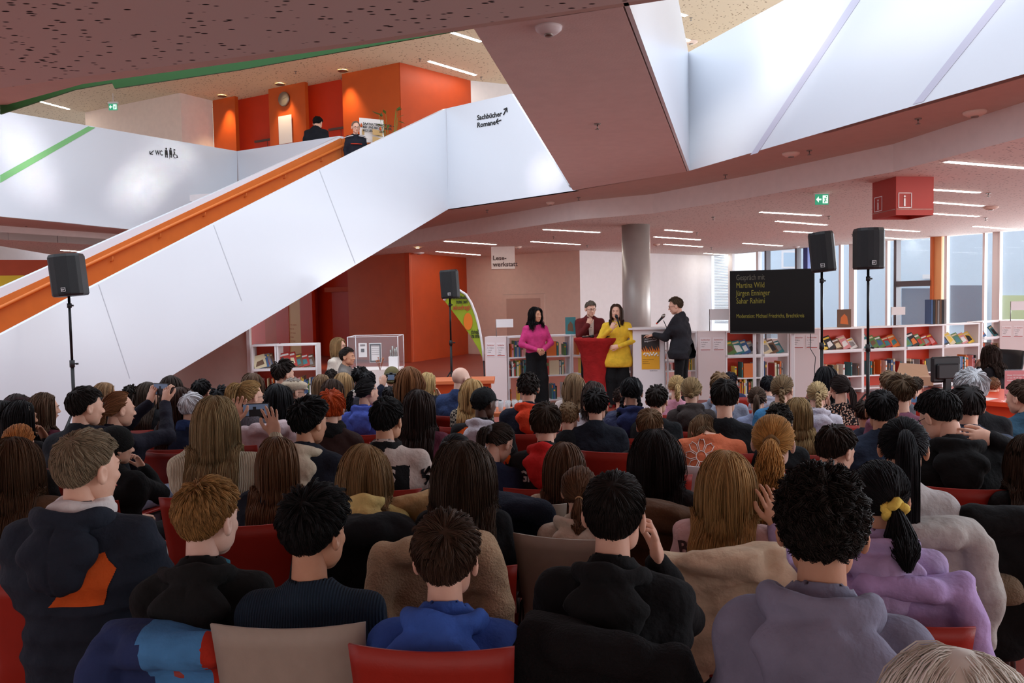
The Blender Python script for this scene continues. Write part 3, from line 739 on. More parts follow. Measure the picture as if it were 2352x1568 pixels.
def hair_mesh(style, HR, HC, J, lod, P_={}):
    """HR head rotation (3x3), HC head centre; returns V,F,lock"""
    HR = np.array(HR); HC = np.array(HC); out = []
    big = P_.get('vol', 1.0); thick = P_.get('thick', .012)*big
    K, M_, rs = {0: (105, 4, .0050), 1: (230, 6, .0030), 2: (480, 13, .0014)}[lod]
    K = int(K*P_.get('dens', 1))
    low = P_.get('low', -.62); fr = P_.get('fringe', .60)
    E = lambda u, o: SK_C+u*(SK_R+np.atleast_1d(o)[..., None] if np.ndim(o) else SK_R+o)
    # underlying cap
    nu, nv = (36, 22) if lod < 2 else (56, 34)
    th = np.linspace(0, 2*math.pi, nu, endpoint=False); ph = np.linspace(.001, math.pi-.001, nv)
    TH, PH = np.meshgrid(th, ph); u = np.stack([np.sin(TH)*np.sin(PH), np.cos(TH)*np.sin(PH), np.cos(PH)], -1)
    q = u[..., 2]-zmin(u[..., 1], low, fr); s = np.clip(q/.10, -1, 1)
    off = np.where(s > 0, .002+(thick*.75)*np.sqrt(np.clip(s, 0, 1)), .002+s*.03)
    if style in ('short', 'crew', 'messy', 'spiky') : off = np.where(s > 0, .002+(off-.002)*np.clip(.35+.9*(u[..., 2]+.15), .3, 1), off)
    if style in ('curly', 'afro'): off = off+np.where(s > 0, .006*np.sin(u[..., 0]*25+3)*np.cos(u[..., 2]*23)*np.sin(u[..., 1]*21), 0)
    C = SK_C+u*(SK_R+off[..., None]); C = C@HR.T+HC
    idx = np.arange(nu*nv).reshape(nv, nu); a = idx[:-1]; b = idx[1:]
    Fc = np.stack([a, b, np.roll(b, -1, 1), np.roll(a, -1, 1)], -1).reshape(-1, 4)
    out.append((C.reshape(-1, 3), Fc, np.full(nu*nv, .3)))
    U = fib(int(K*1.9)); U = U[U[:, 2] > zmin(U[:, 1], low, fr)+.02]; g = len(U)
    def noise(sh, sc): return RNG.normal(0, sc, sh)
    def children(paths, spread, ends=.5, taper=True, m=M_, r=rs):
        n, mm, _ = paths.shape; o = unit(RNG.normal(size=(n, m, 1, 3)))*(RNG.random((n, m, 1, 1))**.5)*spread
        w = np.linspace(1, ends, mm)[None, None, :, None]; Pq = (paths[:, None]+o*w).reshape(n*m, mm, 3)
        rr = np.full((n*m, mm), r); 
        if taper: rr = rr*np.interp(np.linspace(0, 1, mm), [0, .1, .7, 1], [.6, 1, 1, .25])[None]
        lk = np.clip(np.repeat(RNG.random(n), m)*.5+RNG.random(n*m)*.5, 0, 1); return rope(Pq, rr, 3, lk)
    if style in ('short', 'crew', 'messy', 'bowl', 'curly', 'afro', 'spiky'):
        wh = unit(np.array(P_.get('whorl', (.12, -.62, .75)))); L = {'short': .50, 'crew': .22, 'messy': .48, 'bowl': .75, 'curly': .3, 'afro': .25, 'spiky': .38}[style]*P_.get('len', 1)
        lift = {'short': .009, 'crew': .005, 'messy': .014, 'bowl': .012, 'curly': .016, 'afro': .020, 'spiky': .010}[style]*big
        mm = 7; t = np.linspace(0, 1, mm); D = unit(U*(U@wh)[:, None]-wh); D = unit(D+noise(D.shape, {'messy': .28, 'curly': .5, 'afro': .5, 'spiky': .16}.get(style, .08)))
        ang = L*(1+noise((g, 1), .15)); topk = np.clip(U[:, 2:3]+.25, .25, 1.2)
        uu = unit(U[:, None]+D[:, None]*(t[None]*ang)[..., None])
        if style != 'bowl': # do not hang under the hairline
            zz = zmin(uu[..., 1], low-.06, fr-.12); uu[..., 2] = np.maximum(uu[..., 2], zz); uu = unit(uu)
        if style == 'bowl':
            uu[..., 2] = np.maximum(uu[..., 2], -.62)
        side = 1-.75*np.clip(-(U[:, 2:3])-.0, 0, .5)/.5 if P_.get('fade', 1) else 1
        base = thick*.55*(np.clip(.4+.9*(U[:, 2:3]+.15), .3, 1) if style in ('short', 'crew', 'messy', 'spiky') else 1); o = base+lift*np.sin(t*math.pi*.62)[None]*topk*(1+noise((g, 1), .25))*side+ (lift*.8*t[None]*topk*side if style in ('spiky', 'messy') else 0)
        if style in ('curly', 'afro'):
            ph_ = RNG.random((g, 1))*6.28; cu = .005 if style == 'afro' else .007
            paths = SK_C+uu*(SK_R+o[..., None]); paths = paths+np.stack([np.cos(ph_+t*9)*cu, np.sin(ph_+t*9)*cu, np.cos(ph_*2+t*8)*cu], -1)
        else: paths = SK_C+uu*(SK_R+o[..., None])
        out.append(children(paths@HR.T+HC, (.011 if style != 'afro' else .014)*(1 if lod < 2 else .7), .75 if style in ('curly', 'afro', 'messy') else .6))
    elif style in ('long', 'wavy', 'bob'):
        zend = P_.get('end', HC[2]-.32) if style != 'bob' else HC[2]-P_.get('bob', .13)
        part = P_.get('part', 0.0); mm = 20 if lod else 14
        Pp = SK_C+U*(SK_R+.004)
        tz = np.clip(U[:, 2], 0, 1); side = np.sign(U[:, 0]-part); dirn = np.stack([side*.75*tz*(.35+np.clip(U[:, 1]+.5, 0, 1))+.35*U[:, 0], -.85*tz-.1, .2*tz-.7*(1-tz)], 1)
        dirn = unit(dirn-U*(dirn*U).sum(1, keepdims=True)); lay = thick*(.35+.75*RNG.random(g))
        Pp = Pp@HR.T+HC; v = dirn@HR.T; tot = np.maximum(.05, Pp[:, 2]-zend+.02+.13*np.clip(U[:, 2]+.25, 0, 1))*(1+noise(g, .05)); st = tot/(mm-1)
        paths = [Pp.copy()]; IR = HR
        for j in range(1, mm):
            gw = min(1, .25+.09*j); v = unit(v*(1-gw*.7)+np.array([0, 0, -1.])*gw*.85)
            Pn_ = Pp+v*st[:, None]
            for _ in range(2):
                q = ((Pn_-HC)@IR-SK_C)/(SK_R+lay[:, None]*1.0); l = np.linalg.norm(q, axis=1); m = l < 1
                if m.any():
                    fx = (q[m]/l[m][:, None])*(SK_R+lay[m][:, None])+SK_C; Pn_[m] = fx@IR.T+HC
                Pn_ = push_out(Pn_, J, lay)
                # keep the fall narrow behind the shoulders
                lw = (.095+.014*big)*P_.get('fall', 1)+lay*.6; m = (Pn_[:, 2] < HC[2]-.10) & (np.abs(Pn_[:, 0]-HC[0]) > lw) & (Pn_[:, 1] < HC[1]+.03)
                if m.any(): Pn_[m, 0] = HC[0]+np.sign(Pn_[m, 0]-HC[0])*(lw[m]*.5+np.minimum(np.abs(Pn_[m, 0]-HC[0]), lw[m]*1.15)*.5)
                # keep the face free
                qq = (Pn_-HC)@IR; m = (qq[:, 1] > .045) & (np.abs(qq[:, 0]) < .07) & (qq[:, 2] < .05)
                if m.any(): qq[m, 0] = np.sign(qq[m, 0]+1e-5)*.074; Pn_[m] = qq[m]@IR.T+HC
            dd = Pn_-Pp; v = unit(dd+1e-9); Pp = Pp+v*st[:, None]; paths.append(Pp.copy())
        paths = np.stack(paths, 1); t = np.linspace(0, 1, mm)[None, :, None]
        w = {'wavy': .010, 'long': .0025, 'bob': .003}[style]*P_.get('wave', 1); fq = 16 if style == 'wavy' else 7
        ph_ = RNG.random((g, 1, 1))*6.28; paths = paths+w*t*np.concatenate([np.sin(t*fq+ph_), np.cos(t*fq*.9+ph_), 0*ph_+0*t], -1)
        out.append(children(paths, .012*P_.get('spread', 1), 1.1 if style == 'wavy' else 1.2, m=int(M_*(1.3 if lod < 2 else 1)), r=rs*1.1))
    elif style in ('pony', 'low', 'bun', 'braid', 'braids'):
        tie = unit(np.array(P_.get('tie', (0, -.95, .25) if style == 'pony' else (0, -.95, -.30)))); mm = 9; t = np.linspace(0, 1, mm)[None, :, None]
        if style == 'braids': ties = np.stack([unit(np.array([s_*.7, -.6, -.55])) for s_ in (-1, 1)]); T_ = ties[(U[:, 0] > 0).astype(int)]
        else: T_ = np.repeat(tie[None], g, 0)
        uu = unit(U[:, None]*(1-t)+T_[:, None]*t+.0); # slerp-ish
        bad = (U*T_).sum(1) < -.6
        mid = unit(np.stack([U[:, 0]*1.5+.01, U[:, 1]*.2-.1, np.abs(U[:, 2])+1], 1)); 
        uu[bad] = unit((1-t)**2*U[bad][:, None]+2*t*(1-t)*mid[bad][:, None]*1.4+t**2*T_[bad][:, None])
        o = (thick*.9*(1-t[..., 0])+.009*t[..., 0]) + .003*np.sin(t[..., 0]*5+RNG.random((g, 1))*6)
        sc = SK_C+uu*(SK_R+o[..., None]); out.append(children(sc@HR.T+HC, .010, .55, taper=False))
        for tq in (ties if style == 'braids' else [tie]):
            tp = (SK_C+tq*(SK_R+.016))@HR.T+HC; od = (tq@HR.T); tl = P_.get('tail', .28); tr = P_.get('tr', .026)
            # guide centre line of the tail
            mm2 = 18; p = tp.copy(); v = unit(od*.8+np.array([0, 0, .25 if style == 'pony' else -.4])+np.array(P_.get('sw', (0, 0, 0)))); cl = [p.copy()]
            for j in range(1, mm2):
                v = unit(v*.72+np.array([0, 0, -1.])*.28); p = (p+v*tl/(mm2-1))[None]
                q = ((p-HC)@HR-SK_C)/(SK_R+.012); l = np.linalg.norm(q)
                if l < 1: p = ((q/l)*(SK_R+.012)+SK_C)@HR.T+HC
                p = push_out(p, J, np.array([tr*.9]))[0]; cl.append(p.copy())
            cl = np.array(cl)
            if style in ('pony', 'low'):
                n = int({0: 60, 1: 220, 2: 900}[lod]*P_.get('td', 1)); tt = np.linspace(0, 1, mm2); prof = np.interp(tt, [0, .06, .3, .75, 1], [.35, .45, 1, .9, .25])*tr
                o = unit(RNG.normal(size=(n, 1, 3)))*(RNG.random((n, 1, 1))**.4); cw = P_.get('curl', 0)
                pa = cl[None]+o*prof[None, :, None]; ph_ = RNG.random((n, 1, 1))*6.28
                tt3 = tt[None, :, None]; pa = pa+(.003+cw)*tt3*np.concatenate([np.sin(tt3*(8+cw*1500)+ph_), np.cos(tt3*(7+cw*1500)+ph_), 0*ph_+0*tt3], -1)
                rr = np.full((n, mm2), rs*1.1)*np.interp(tt, [0, .8, 1], [1, 1, .3])[None]
                ln = 1; out.append(rope(pa, rr, 3, RNG.random(n)))
                a_ = np.linspace(0, 2*math.pi, 13)[None]; bx = unit(np.cross(v, [1, .1, 0])); 
            elif style == 'bun':
                n = 26; tt = np.linspace(0, 1, 22); R0 = P_.get('tr', .026)
                ctr = tp+od*.012; e1 = unit(np.cross(od, [0, 0, 1.])); e2 = np.cross(e1, od); ph_ = RNG.random((n, 1))*6.28; ri = R0*(.35+.65*RNG.random((n, 1)))
                a_ = ph_+tt[None]*5; pa = ctr+e1*(np.cos(a_)*ri)[..., None]+e2*(np.sin(a_)*ri)[..., None]+od*(np.sqrt(np.maximum(0, R0**2-ri**2))*.8)[..., None]
                out.append(rope(pa, np.full((n, 22), .0055), 4))
                V0, F0 = snets(lambda q_: s_ell(q_, ctr, (R0*.8,)*3), ctr-R0*1.1, ctr+R0*1.1, .008); out.append((V0, F0, np.full(len(V0), .3)))
            else:
                n = 3; mm3 = 70; tt = np.linspace(0, 1, mm3); cc_ = np.stack([np.interp(tt, np.linspace(0, 1, mm2), cl[:, i]) for i in range(3)], 1)
                T3 = unit(np.gradient(cc_, axis=0)); e1 = unit(np.cross(T3, od)); e2 = np.cross(e1, T3); sc_ = P_.get('br', .017)*np.interp(tt, [0, .1, .85, 1], [.7, 1, .8, .4])
                for j in range(3):
                    a_ = tt*tl/.05*2*math.pi/2+j*2*math.pi/3
                    pa = cc_+e1*(np.sin(a_)*sc_)[:, None]+e2*(np.sin(2*a_)*sc_*.5)[:, None]
                    for s_ in range(5 if lod else 2):
                        of = RNG.normal(0, .0035, 3); out.append(rope((pa+of)[None], (sc_*.55)[None], 6, np.array([.3+.5*RNG.random()])))
    V = []; Fl = []; A = []; o = 0
    for v_, f_, a_ in out: V.append(v_); Fl.append(np.asarray(f_)+o); A.append(a_); o += len(v_)
    return np.concatenate(V), Fl, np.concatenate(A)
# ------------------------------------------------------------------ glasses, hats
def glasses_mb():
    mb = MB()
    for s in (-1, 1):
        pts = [(s*.031+.024*math.cos(a), .098-.004*abs(math.cos(a)), .008+.018*math.sin(a)) for a in np.linspace(0, 2*math.pi, 17)]
        mb.tube(pts, .0018, 5, cap=False); mb.tube([(s*.055, .094, .012), (s*.078, .05, .012), (s*.083, -.01, .008)], .0018, 5)
    mb.tube([(-.008, .1, .012), (.008, .1, .012)], .0018, 5); return mb
def tome(mb, HR, HC):
    M = Matrix(HR.tolist() if hasattr(HR, 'tolist') else HR).to_4x4(); M.translation = Vector(HC); mb.v = [tuple(M @ Vector(v)) for v in mb.v]; return mb
# ------------------------------------------------------------------ person
SKIN = dict(l=(222, 176, 152), m=(196, 146, 116), t=(168, 116, 86), d=(84, 56, 44), p=(228, 190, 172))
TROUS = [(34, 38, 52), (24, 24, 28), (48, 58, 84), (92, 100, 120), (60, 56, 54)]
def build_person(label, loc, rotz, scale, J, head=(0, 0, 0), hair='short', hc=(40, 30, 24), skin='l', top='sweater', tc=(40, 40, 44), lod=0, hp={}, hood=None,
                 fk='plain', trous=None, extras=(), eyes=False, group=None, seed=0, length=0, knit=None, headoff=(0, 0, 0), legs=True, wide=0.0, handL=True, hcol=None):
    """head = (yaw right, pitch down, roll) in radians relative to body"""
    t = thing('person', label, 'person', loc, rotz, group); t.scale = (scale,)*3
    yaw, pit, rol = head
    HR = Matrix.Rotation(-yaw, 3, 'Z') @ Matrix.Rotation(-pit, 3, 'X') @ Matrix.Rotation(rol, 3, 'Y')
    ne = Vector(J['neck']); HC = ne + Vector(headoff) + Vector((0, .012, .035)) + HR @ Vector((0, .022, .118))
    res = {0: .0105, 1: .0075, 2: .005}[lod]; cres = {0: .021, 1: .015, 2: .0105}[lod]
    Vh, Fh = head_mesh(res); parts = [(xf(Vh, HR, HC), Fh)]
    nb = HC + HR @ Vector((0, -.030, -.055)); na = ne+Vector((0, -.005, -.05))
    parts.append(snets(neckf(np.array(nb), np.array(na), .050 if not eyes else .048), np.minimum(nb, na)-.075, np.maximum(nb, na)+.075, res*1.3))
    def core(Pn):
        d = torso_sdf(Pn, J, -.006); d = smin(d, arm_sdf(Pn, J, 'L', 0), .03); d = smin(d, arm_sdf(Pn, J, 'R', 0), .03)
        if legs:
            for s in 'LR':
                h, k_, a = [np.array(J[x+s]) for x in ('hp', 'kn', 'an')]; d = smin(d, s_cap(Pn, h, k_, .075, .052), .03); d = smin(d, s_cap(Pn, k_, a, .05, .036), .02)
        return d
    lo, hi = bounds(J, .09, .42)
    if legs:
        p = np.array([J[k_+s] for k_ in ('hp', 'kn', 'an') for s in 'LR']); lo = np.minimum(lo, p.min(0)-.09); hi = np.maximum(hi, p.max(0)+.09)
    parts.append(snets(core, lo, hi, .024))
    for n, s in (('L', -1), ('R', 1)):
        Hm = hand_mesh(J['cu'+n], .1 if J['cu'+n] > .25 else .22, .0045 if lod == 2 else (.0065 if lod else .010))
        R = orient(J['hd'+n], Vector(J['pu'+n])); Ff = Hm[1] if s == 1 else Hm[1][:, ::-1]
        parts.append((xf(Hm[0], R, Vector(J['wr'+n])+Vector(J['hd'+n]).normalized()*.005, s == -1), Ff))
    V, Fs = cat(parts); body = link('body', mesh_np('body', V, Fs), skinmat(SKIN[skin]), t)
    # hair
    lh = hair in ('long', 'wavy'); cw_ = {'puffer': .022, 'coat': .018, 'hoodie': .010}.get(top, .004) if lh else 0
    J['_coll'] = [(np.array(J['shL'])+[0, 0, -.01], np.array(J['shR'])+[0, 0, -.01], (.072 if lh else .070)+cw_), (np.array(J['chest'])-[.06, 0, 0], np.array(J['chest'])+[.06, 0, 0], (.124 if lh else .125)+cw_), (np.array(J['neck'])+[0, -.01, -.03], np.array(J['chest']), .075+cw_), (np.array(J['waist'])-[.04, 0, 0], np.array(J['waist'])+[.04, 0, 0], .118+cw_), (np.array(nb), np.array(na), .052), (np.array(J['neck'])+[0, -.01, -.025], np.array(J['shL'])+[0, 0, 0], .062+cw_), (np.array(J['neck'])+[0, -.01, -.025], np.array(J['shR'])+[0, 0, 0], .062+cw_),
                  (np.array(J['shL']), np.array(J['elL']), .06), (np.array(J['shR']), np.array(J['elR']), .06)]
    if hood: J['_coll'].append((np.array(J['neck'])+[-.06, -.10, -.07], np.array(J['neck'])+[.06, -.10, -.07], .072 if hair in ('long', 'wavy') else .055))
    if hair != 'bald':
        Vq, Fq, A = hair_mesh(hair, HR, HC, J, lod, hp); h = link('hair', mesh_np('hair', Vq, Fq, True, A), hairmat(hc), t)
        if hair in ('pony', 'low', 'braid', 'braids') and hp.get('band', 1):
            tq = unit(np.array(hp.get('tie', (0, -.95, .25) if hair == 'pony' else (0, -.95, -.30))))
            tp = Vector((SK_C+tq*(SK_R+.018)).tolist()); tp = HR @ tp+HC; ax = HR @ Vector(tq.tolist())
            R = ax.to_track_quat('Z', 'Y').to_matrix().to_4x4(); R.translation = tp; mb = MB()
            br = hp.get('bandr', .014); n = 20; sc = hp.get('scr', 0)
            mb.tube([((br+sc*.006*math.sin(a*7))*math.cos(a), (br+sc*.006*math.sin(a*5))*math.sin(a), sc*.008*math.sin(a*4)) for a in np.linspace(0, 2*math.pi, 49 if sc else 17)], .0045+sc*.012, 8, M=R, cap=False)
            obj('hair_tie', mb, fabric(hp.get('bandc', (24, 20, 20))), t)
    # clothes
    Vt, Ft = top_mesh(J, top, cres, seed, length); names = dict(sweater='sweater', shirt='shirt', hoodie='hoodie', jacket='jacket', puffer='puffer_jacket', coat='coat')
    tp = link(names[top], mesh_np(top, Vt, Ft), fabric(tc, knit or fk), t)
    if hood:
        Vk, Fk = hood_mesh(J, cres*.8, seed, hp.get('hoodbig', 1.0), hp.get('hoodside', 0)); link('hood', mesh_np('hood', Vk, Fk), fabric(hood if hood is not True else tc), tp)
    if legs:
        key = ('legs', J['sit'], wide, tuple(J['knL']))
        if key not in NK: Vs, Fs_ = legs_mesh(J, .02, wide, 1); NK[key] = mesh_np('trousers', Vs, Fs_)
        link('trousers', NK[key], fabric(trous or TROUS[seed % 5]), t)
        for w_ in 'LR':
          key = ('shoe', w_, J['sit'], tuple(J['an'+w_]))
          if key not in NK: Vs, Fs_ = shoe_mesh(J, w_); NK[key] = mesh_np('shoe', Vs, Fs_)
          link('shoe', NK[key], mat('shoe_%d' % (seed % 3), [(24, 22, 24), (210, 205, 200), (70, 50, 40)][seed % 3], .6), t)
    if eyes:
        for s in (-1, 1):
            mb = MB(); c = HR @ Vector((s*.030, .0750, .008))+HC
            Me = HR.to_4x4(); Me.translation = c
            mb.m(0).lathe([(.001, -.0105), (.006, -.0085), (.0100, -.003), (.0104, .0), (.0100, .003), (.006, .0085), (.001, .0105)], 12, M=Me)
            Mp = HR @ Matrix.Rotation(-math.pi/2, 3, 'X'); Mp = Mp.to_4x4(); Mp.translation = c+HR @ Vector((0, .0085, -.001))
            mb.m(1).lathe([(.0052, 0), (.0045, .0022), (.001, .003)], 12, M=Mp)
            obj('eye', mb, [mat('eye_white', (225, 220, 215), .3), mat('iris', (40, 28, 20), .2)], t)
        for s in (-1, 1): obj('eyebrow', MB().tube([HR @ Vector(p)+HC for p in ((s*.015, .093, .027), (s*.03, .094, .032), (s*.046, .083, .027))], [.0025, .0032, .0015], 6), hairmat(hc), t)
        mb = MB(); mb.tube([HR @ Vector(p)+HC for p in ((-.022, .0905, -.057), (-.008, .0975, -.0555), (.008, .0975, -.0555), (.022, .0905, -.057))], [.001, .0035, .0035, .001], 6)
        obj('lips', mb, mat('lips', (176, 92, 84), .45), t)
    ctx = dict(t=t, HR=HR, HC=HC, J=J, top=tp, topV=(Vt, Ft), lod=lod, tc=tc)
    for e in extras: e(ctx)
    return ctx
def seat(label, px, hy, w, yaw=0, pitch=.1, byaw=None, hw=.185, lean=0.0, slump=0.0, arms=None, topoff=0, sh=.185, roll=0, dist=None, chair='red', chairz=None, **kw):
    """place a seated person from where the crown of the head shows and how wide the head is"""
    kk = (hy-horizon(px))/F; d = hw*1.75/1.336/(w/F+kk*hw/1.336) if dist is None else dist
    T = P(px, hy, d); hh = T.z; sc = hh/(1.336-slump)
    brg = math.atan2(T.x, T.y)
    if byaw is None:
        stg = math.atan2(1.7-T.x, 13.2-T.y); bw = stg*.85
    else: bw = brg+math.radians(byaw)
    hwy = brg+math.radians(yaw); rel = hwy-bw
    J = seated(lean, sh, arms, slump)
    lod = 2 if w > 88 else (1 if w > 54 else 0)
    off = Vector((0, lean+.02, 0))*sc; R = Matrix.Rotation(-bw, 3, 'Z'); o = R @ off
    ctx = build_person(label, (T.x-o.x, T.y-o.y, 0), -bw, sc, J, (rel, pitch, roll), lod=lod, **kw)
    ctx['pos'] = Vector((T.x-o.x, T.y-o.y, 0)); ctx['bw'] = bw; ctx['sc'] = sc; ctx['d'] = d; ctx['chair'] = chair; ctx['label'] = label; ctx['chairz'] = chairz
    if chair: place_chair(ctx, chair)
    return ctx
# ------------------------------------------------------------------ chair
CH = {}
def chair_parts():
    # one-piece bent shell: rows of points along a side profile
    prof = [(.23, .438), (.20, .45), (.10, .448), (-.06, .44), (-.14, .442), (-.185, .462), (-.205, .50), (-.215, .56), (-.23, .68), (-.25, .80), (-.262, .86)]
    V = []; nx = 13; th = .011
    for sgn in (0, 1):
        for i, (y, z) in enumerate(prof):
            wdt = .205 if z < .5 else np.interp(z, [.5, .6, .86], [.19, .205, .222])
            for j in range(nx):
                u = -1+2*j/(nx-1); bow = (.028*(u*u) if z > .55 else .010*u*u)
                x = u*wdt; yy = y+(bow if z > .55 else 0); zz = z+(0 if z > .55 else bow)-(.0 if z < .84 else .006*(1-u*u))
                if sgn: yy -= th if z > .5 else 0; zz -= th if z <= .5 else 0
                V.append((x, yy, zz))
    m = len(prof); n1 = m*nx; Fq = []
    for i in range(m-1):
        for j in range(nx-1):
            a = i*nx+j; Fq.append([a, a+nx, a+nx+1, a+1]); Fq.append([n1+a, n1+a+1, n1+a+nx+1, n1+a+nx])
    for i in range(m-1):
        for j, fl in ((0, 0), (nx-1, 1)):
            a = i*nx+j; q = [a, n1+a, n1+a+nx, a+nx]; Fq.append(q if not fl else q[::-1])
    for j in range(nx-1):
        a = j; Fq.append([a, a+1, n1+a+1, n1+a]); a = (m-1)*nx+j; Fq.append([a, n1+a, n1+a+1, a+1])
    mb = MB(); mb.add(V, Fq); CH['shell'] = mb.mesh('seat_shell')
    for p in CH['shell'].polygons: p.use_smooth = abs(p.normal.x) < .8 and len(p.vertices) == 4 and p.area > .0004
    for i, (x, y, yf) in enumerate([(-.185, -.17, -.23), (.185, -.17, -.23), (-.185, .17, .21), (.185, .17, .21)]):
        CH['leg%d' % i] = MB().tube([(x, y, .43), (x*1.08, yf, .005)], .0115, 10).mesh('leg')
    CH['rail'] = MB().tube([(-.185, -.17, .428), (-.185, .17, .428)], .010, 8).tube([(.185, -.17, .428), (.185, .17, .428)], .010, 8).tube([(-.185, 0, .425), (.185, 0, .425)], .010, 8).mesh('under_frame')
chair_parts()
M_CH = dict(red=mat('red_lacquered_plywood', (158, 38, 24), .45, var=.04, bump=.06, bscale=150), grey=mat('grey_lacquered_plywood', (164, 150, 136), .55, var=.04, bump=.08, bscale=200), white=mat('white_shell', (225, 222, 222), .4))
def make_chair(label, loc, rotz, colr, sc=1.0, zs=1.0, group='plywood shell chairs of the audience'):
    t = thing('stacking_chair', label, 'chair', loc, rotz, group); t.scale = (sc, sc, zs)
    link('seat_shell', CH['shell'], M_CH['red'], t)
    if colr != 'red': o = t.children[0]; o.material_slots[0].link = 'OBJECT'; o.material_slots[0].material = M_CH[colr]
    for i in range(4): link('leg', CH['leg%d' % i], M_STEEL, t)
    link('under_frame', CH['rail'], M_STEEL, t); return t
for i in range(4): CH['leg%d' % i].materials.append(M_STEEL)
CH['rail'].materials.append(M_STEEL); CH['shell'].materials.append(M_CH['red'])
def place_chair(c, colr):
    R = Matrix.Rotation(-c['bw'], 3, 'Z'); o = R @ Vector((0, -.005, 0)); zs = c.get('chairz') or min(1.02, max(.86, c['sc']))
    who = c['label']; who = who.split(' with ')[0] if len(who.split()) > 9 else who
    lab = '%s shell chair under the %s' % (colr, who); ws = lab.split()
    make_chair(' '.join(ws[:16]), c['pos']+o, -c['bw'], colr, .90 if zs > 1.05 else 1.0, zs)

def drape(label, M, color, kind='plain', res=.013, seed=0, w=.25, zt=.90, zb=.50, sleeves=(1, 1), puff=0, bulk=1.0, zones=None, skew=0):
    """jacket hung over a chair back; M = matrix of the chair"""
    def f(Pn):
        x = Pn[..., 0]-skew*(Pn[..., 2]-.7); y = Pn[..., 1]; z = Pn[..., 2]
        ww = w*(1+.10*(zt-z)); z = z+.030*np.sin(x*9+seed)+.06*np.clip(np.abs(x)-w*.55, 0, 1); b = np.stack([np.abs(x)-ww+.05, np.abs(y-(-.245-.12*(z-.86)+.02))-.018*bulk, np.abs(z-(zt+zb)/2)-(zt-zb)/2+.045], -1)
        d = np.linalg.norm(np.maximum(b, 0), axis=-1)+np.minimum(b.max(-1), 0)-.042
        for s, on in ((-1, sleeves[0]), (1, sleeves[1])):
            if on: d = smin(d, smin(s_cap(Pn, (s*w*.80, -.27, zt-.06), (s*(w-.015), -.29, zt-.25), .048*bulk, .045*bulk), s_cap(Pn, (s*(w-.015), -.29, zt-.25), (s*(w-.04), -.28, zt-.42), .045*bulk, .040*bulk), .03), .02)
        d = smin(d, s_cap(Pn, (-.09, -.30, zt-.03), (.09, -.30, zt-.03), .04*bulk, .045*bulk), .04)
        d = d+wob(Pn, .0045, 17, seed)+wob(Pn, .0025, 38, seed+3)+.013*(.4-np.abs(np.sin(x*19+2.2*np.sin(z*7+seed)+1.5*np.sin(z*15))))*np.clip((zt+.05-z)*4, .2, 1)
        if puff: d = d+.016*np.abs(np.sin(z*math.pi/.09))-.008
        return d
    V, Fq = snets(f, (-w-.16, -.42, zb-.06), (w+.16, -.10, zt+.07), res); t = link('jacket', mesh_np('jacket', V, Fq), fabric(color, kind)); t.matrix_world = M
    for i, (x0, x1, z0, z1, c_) in enumerate(zones or []):
        t.data.materials.append(fabric(c_, kind))
        for p in t.data.polygons:
            if x0 < p.center.x+.12*(p.center.z-.8) < x1 and z0 < p.center.z < z1: p.material_index = i+1
    del_ = 0; tag(t, label, 'jacket'); return t
def chair_matrix(c): return Matrix.Translation(c['pos']) @ Matrix.Rotation(-c['bw'], 4, 'Z')
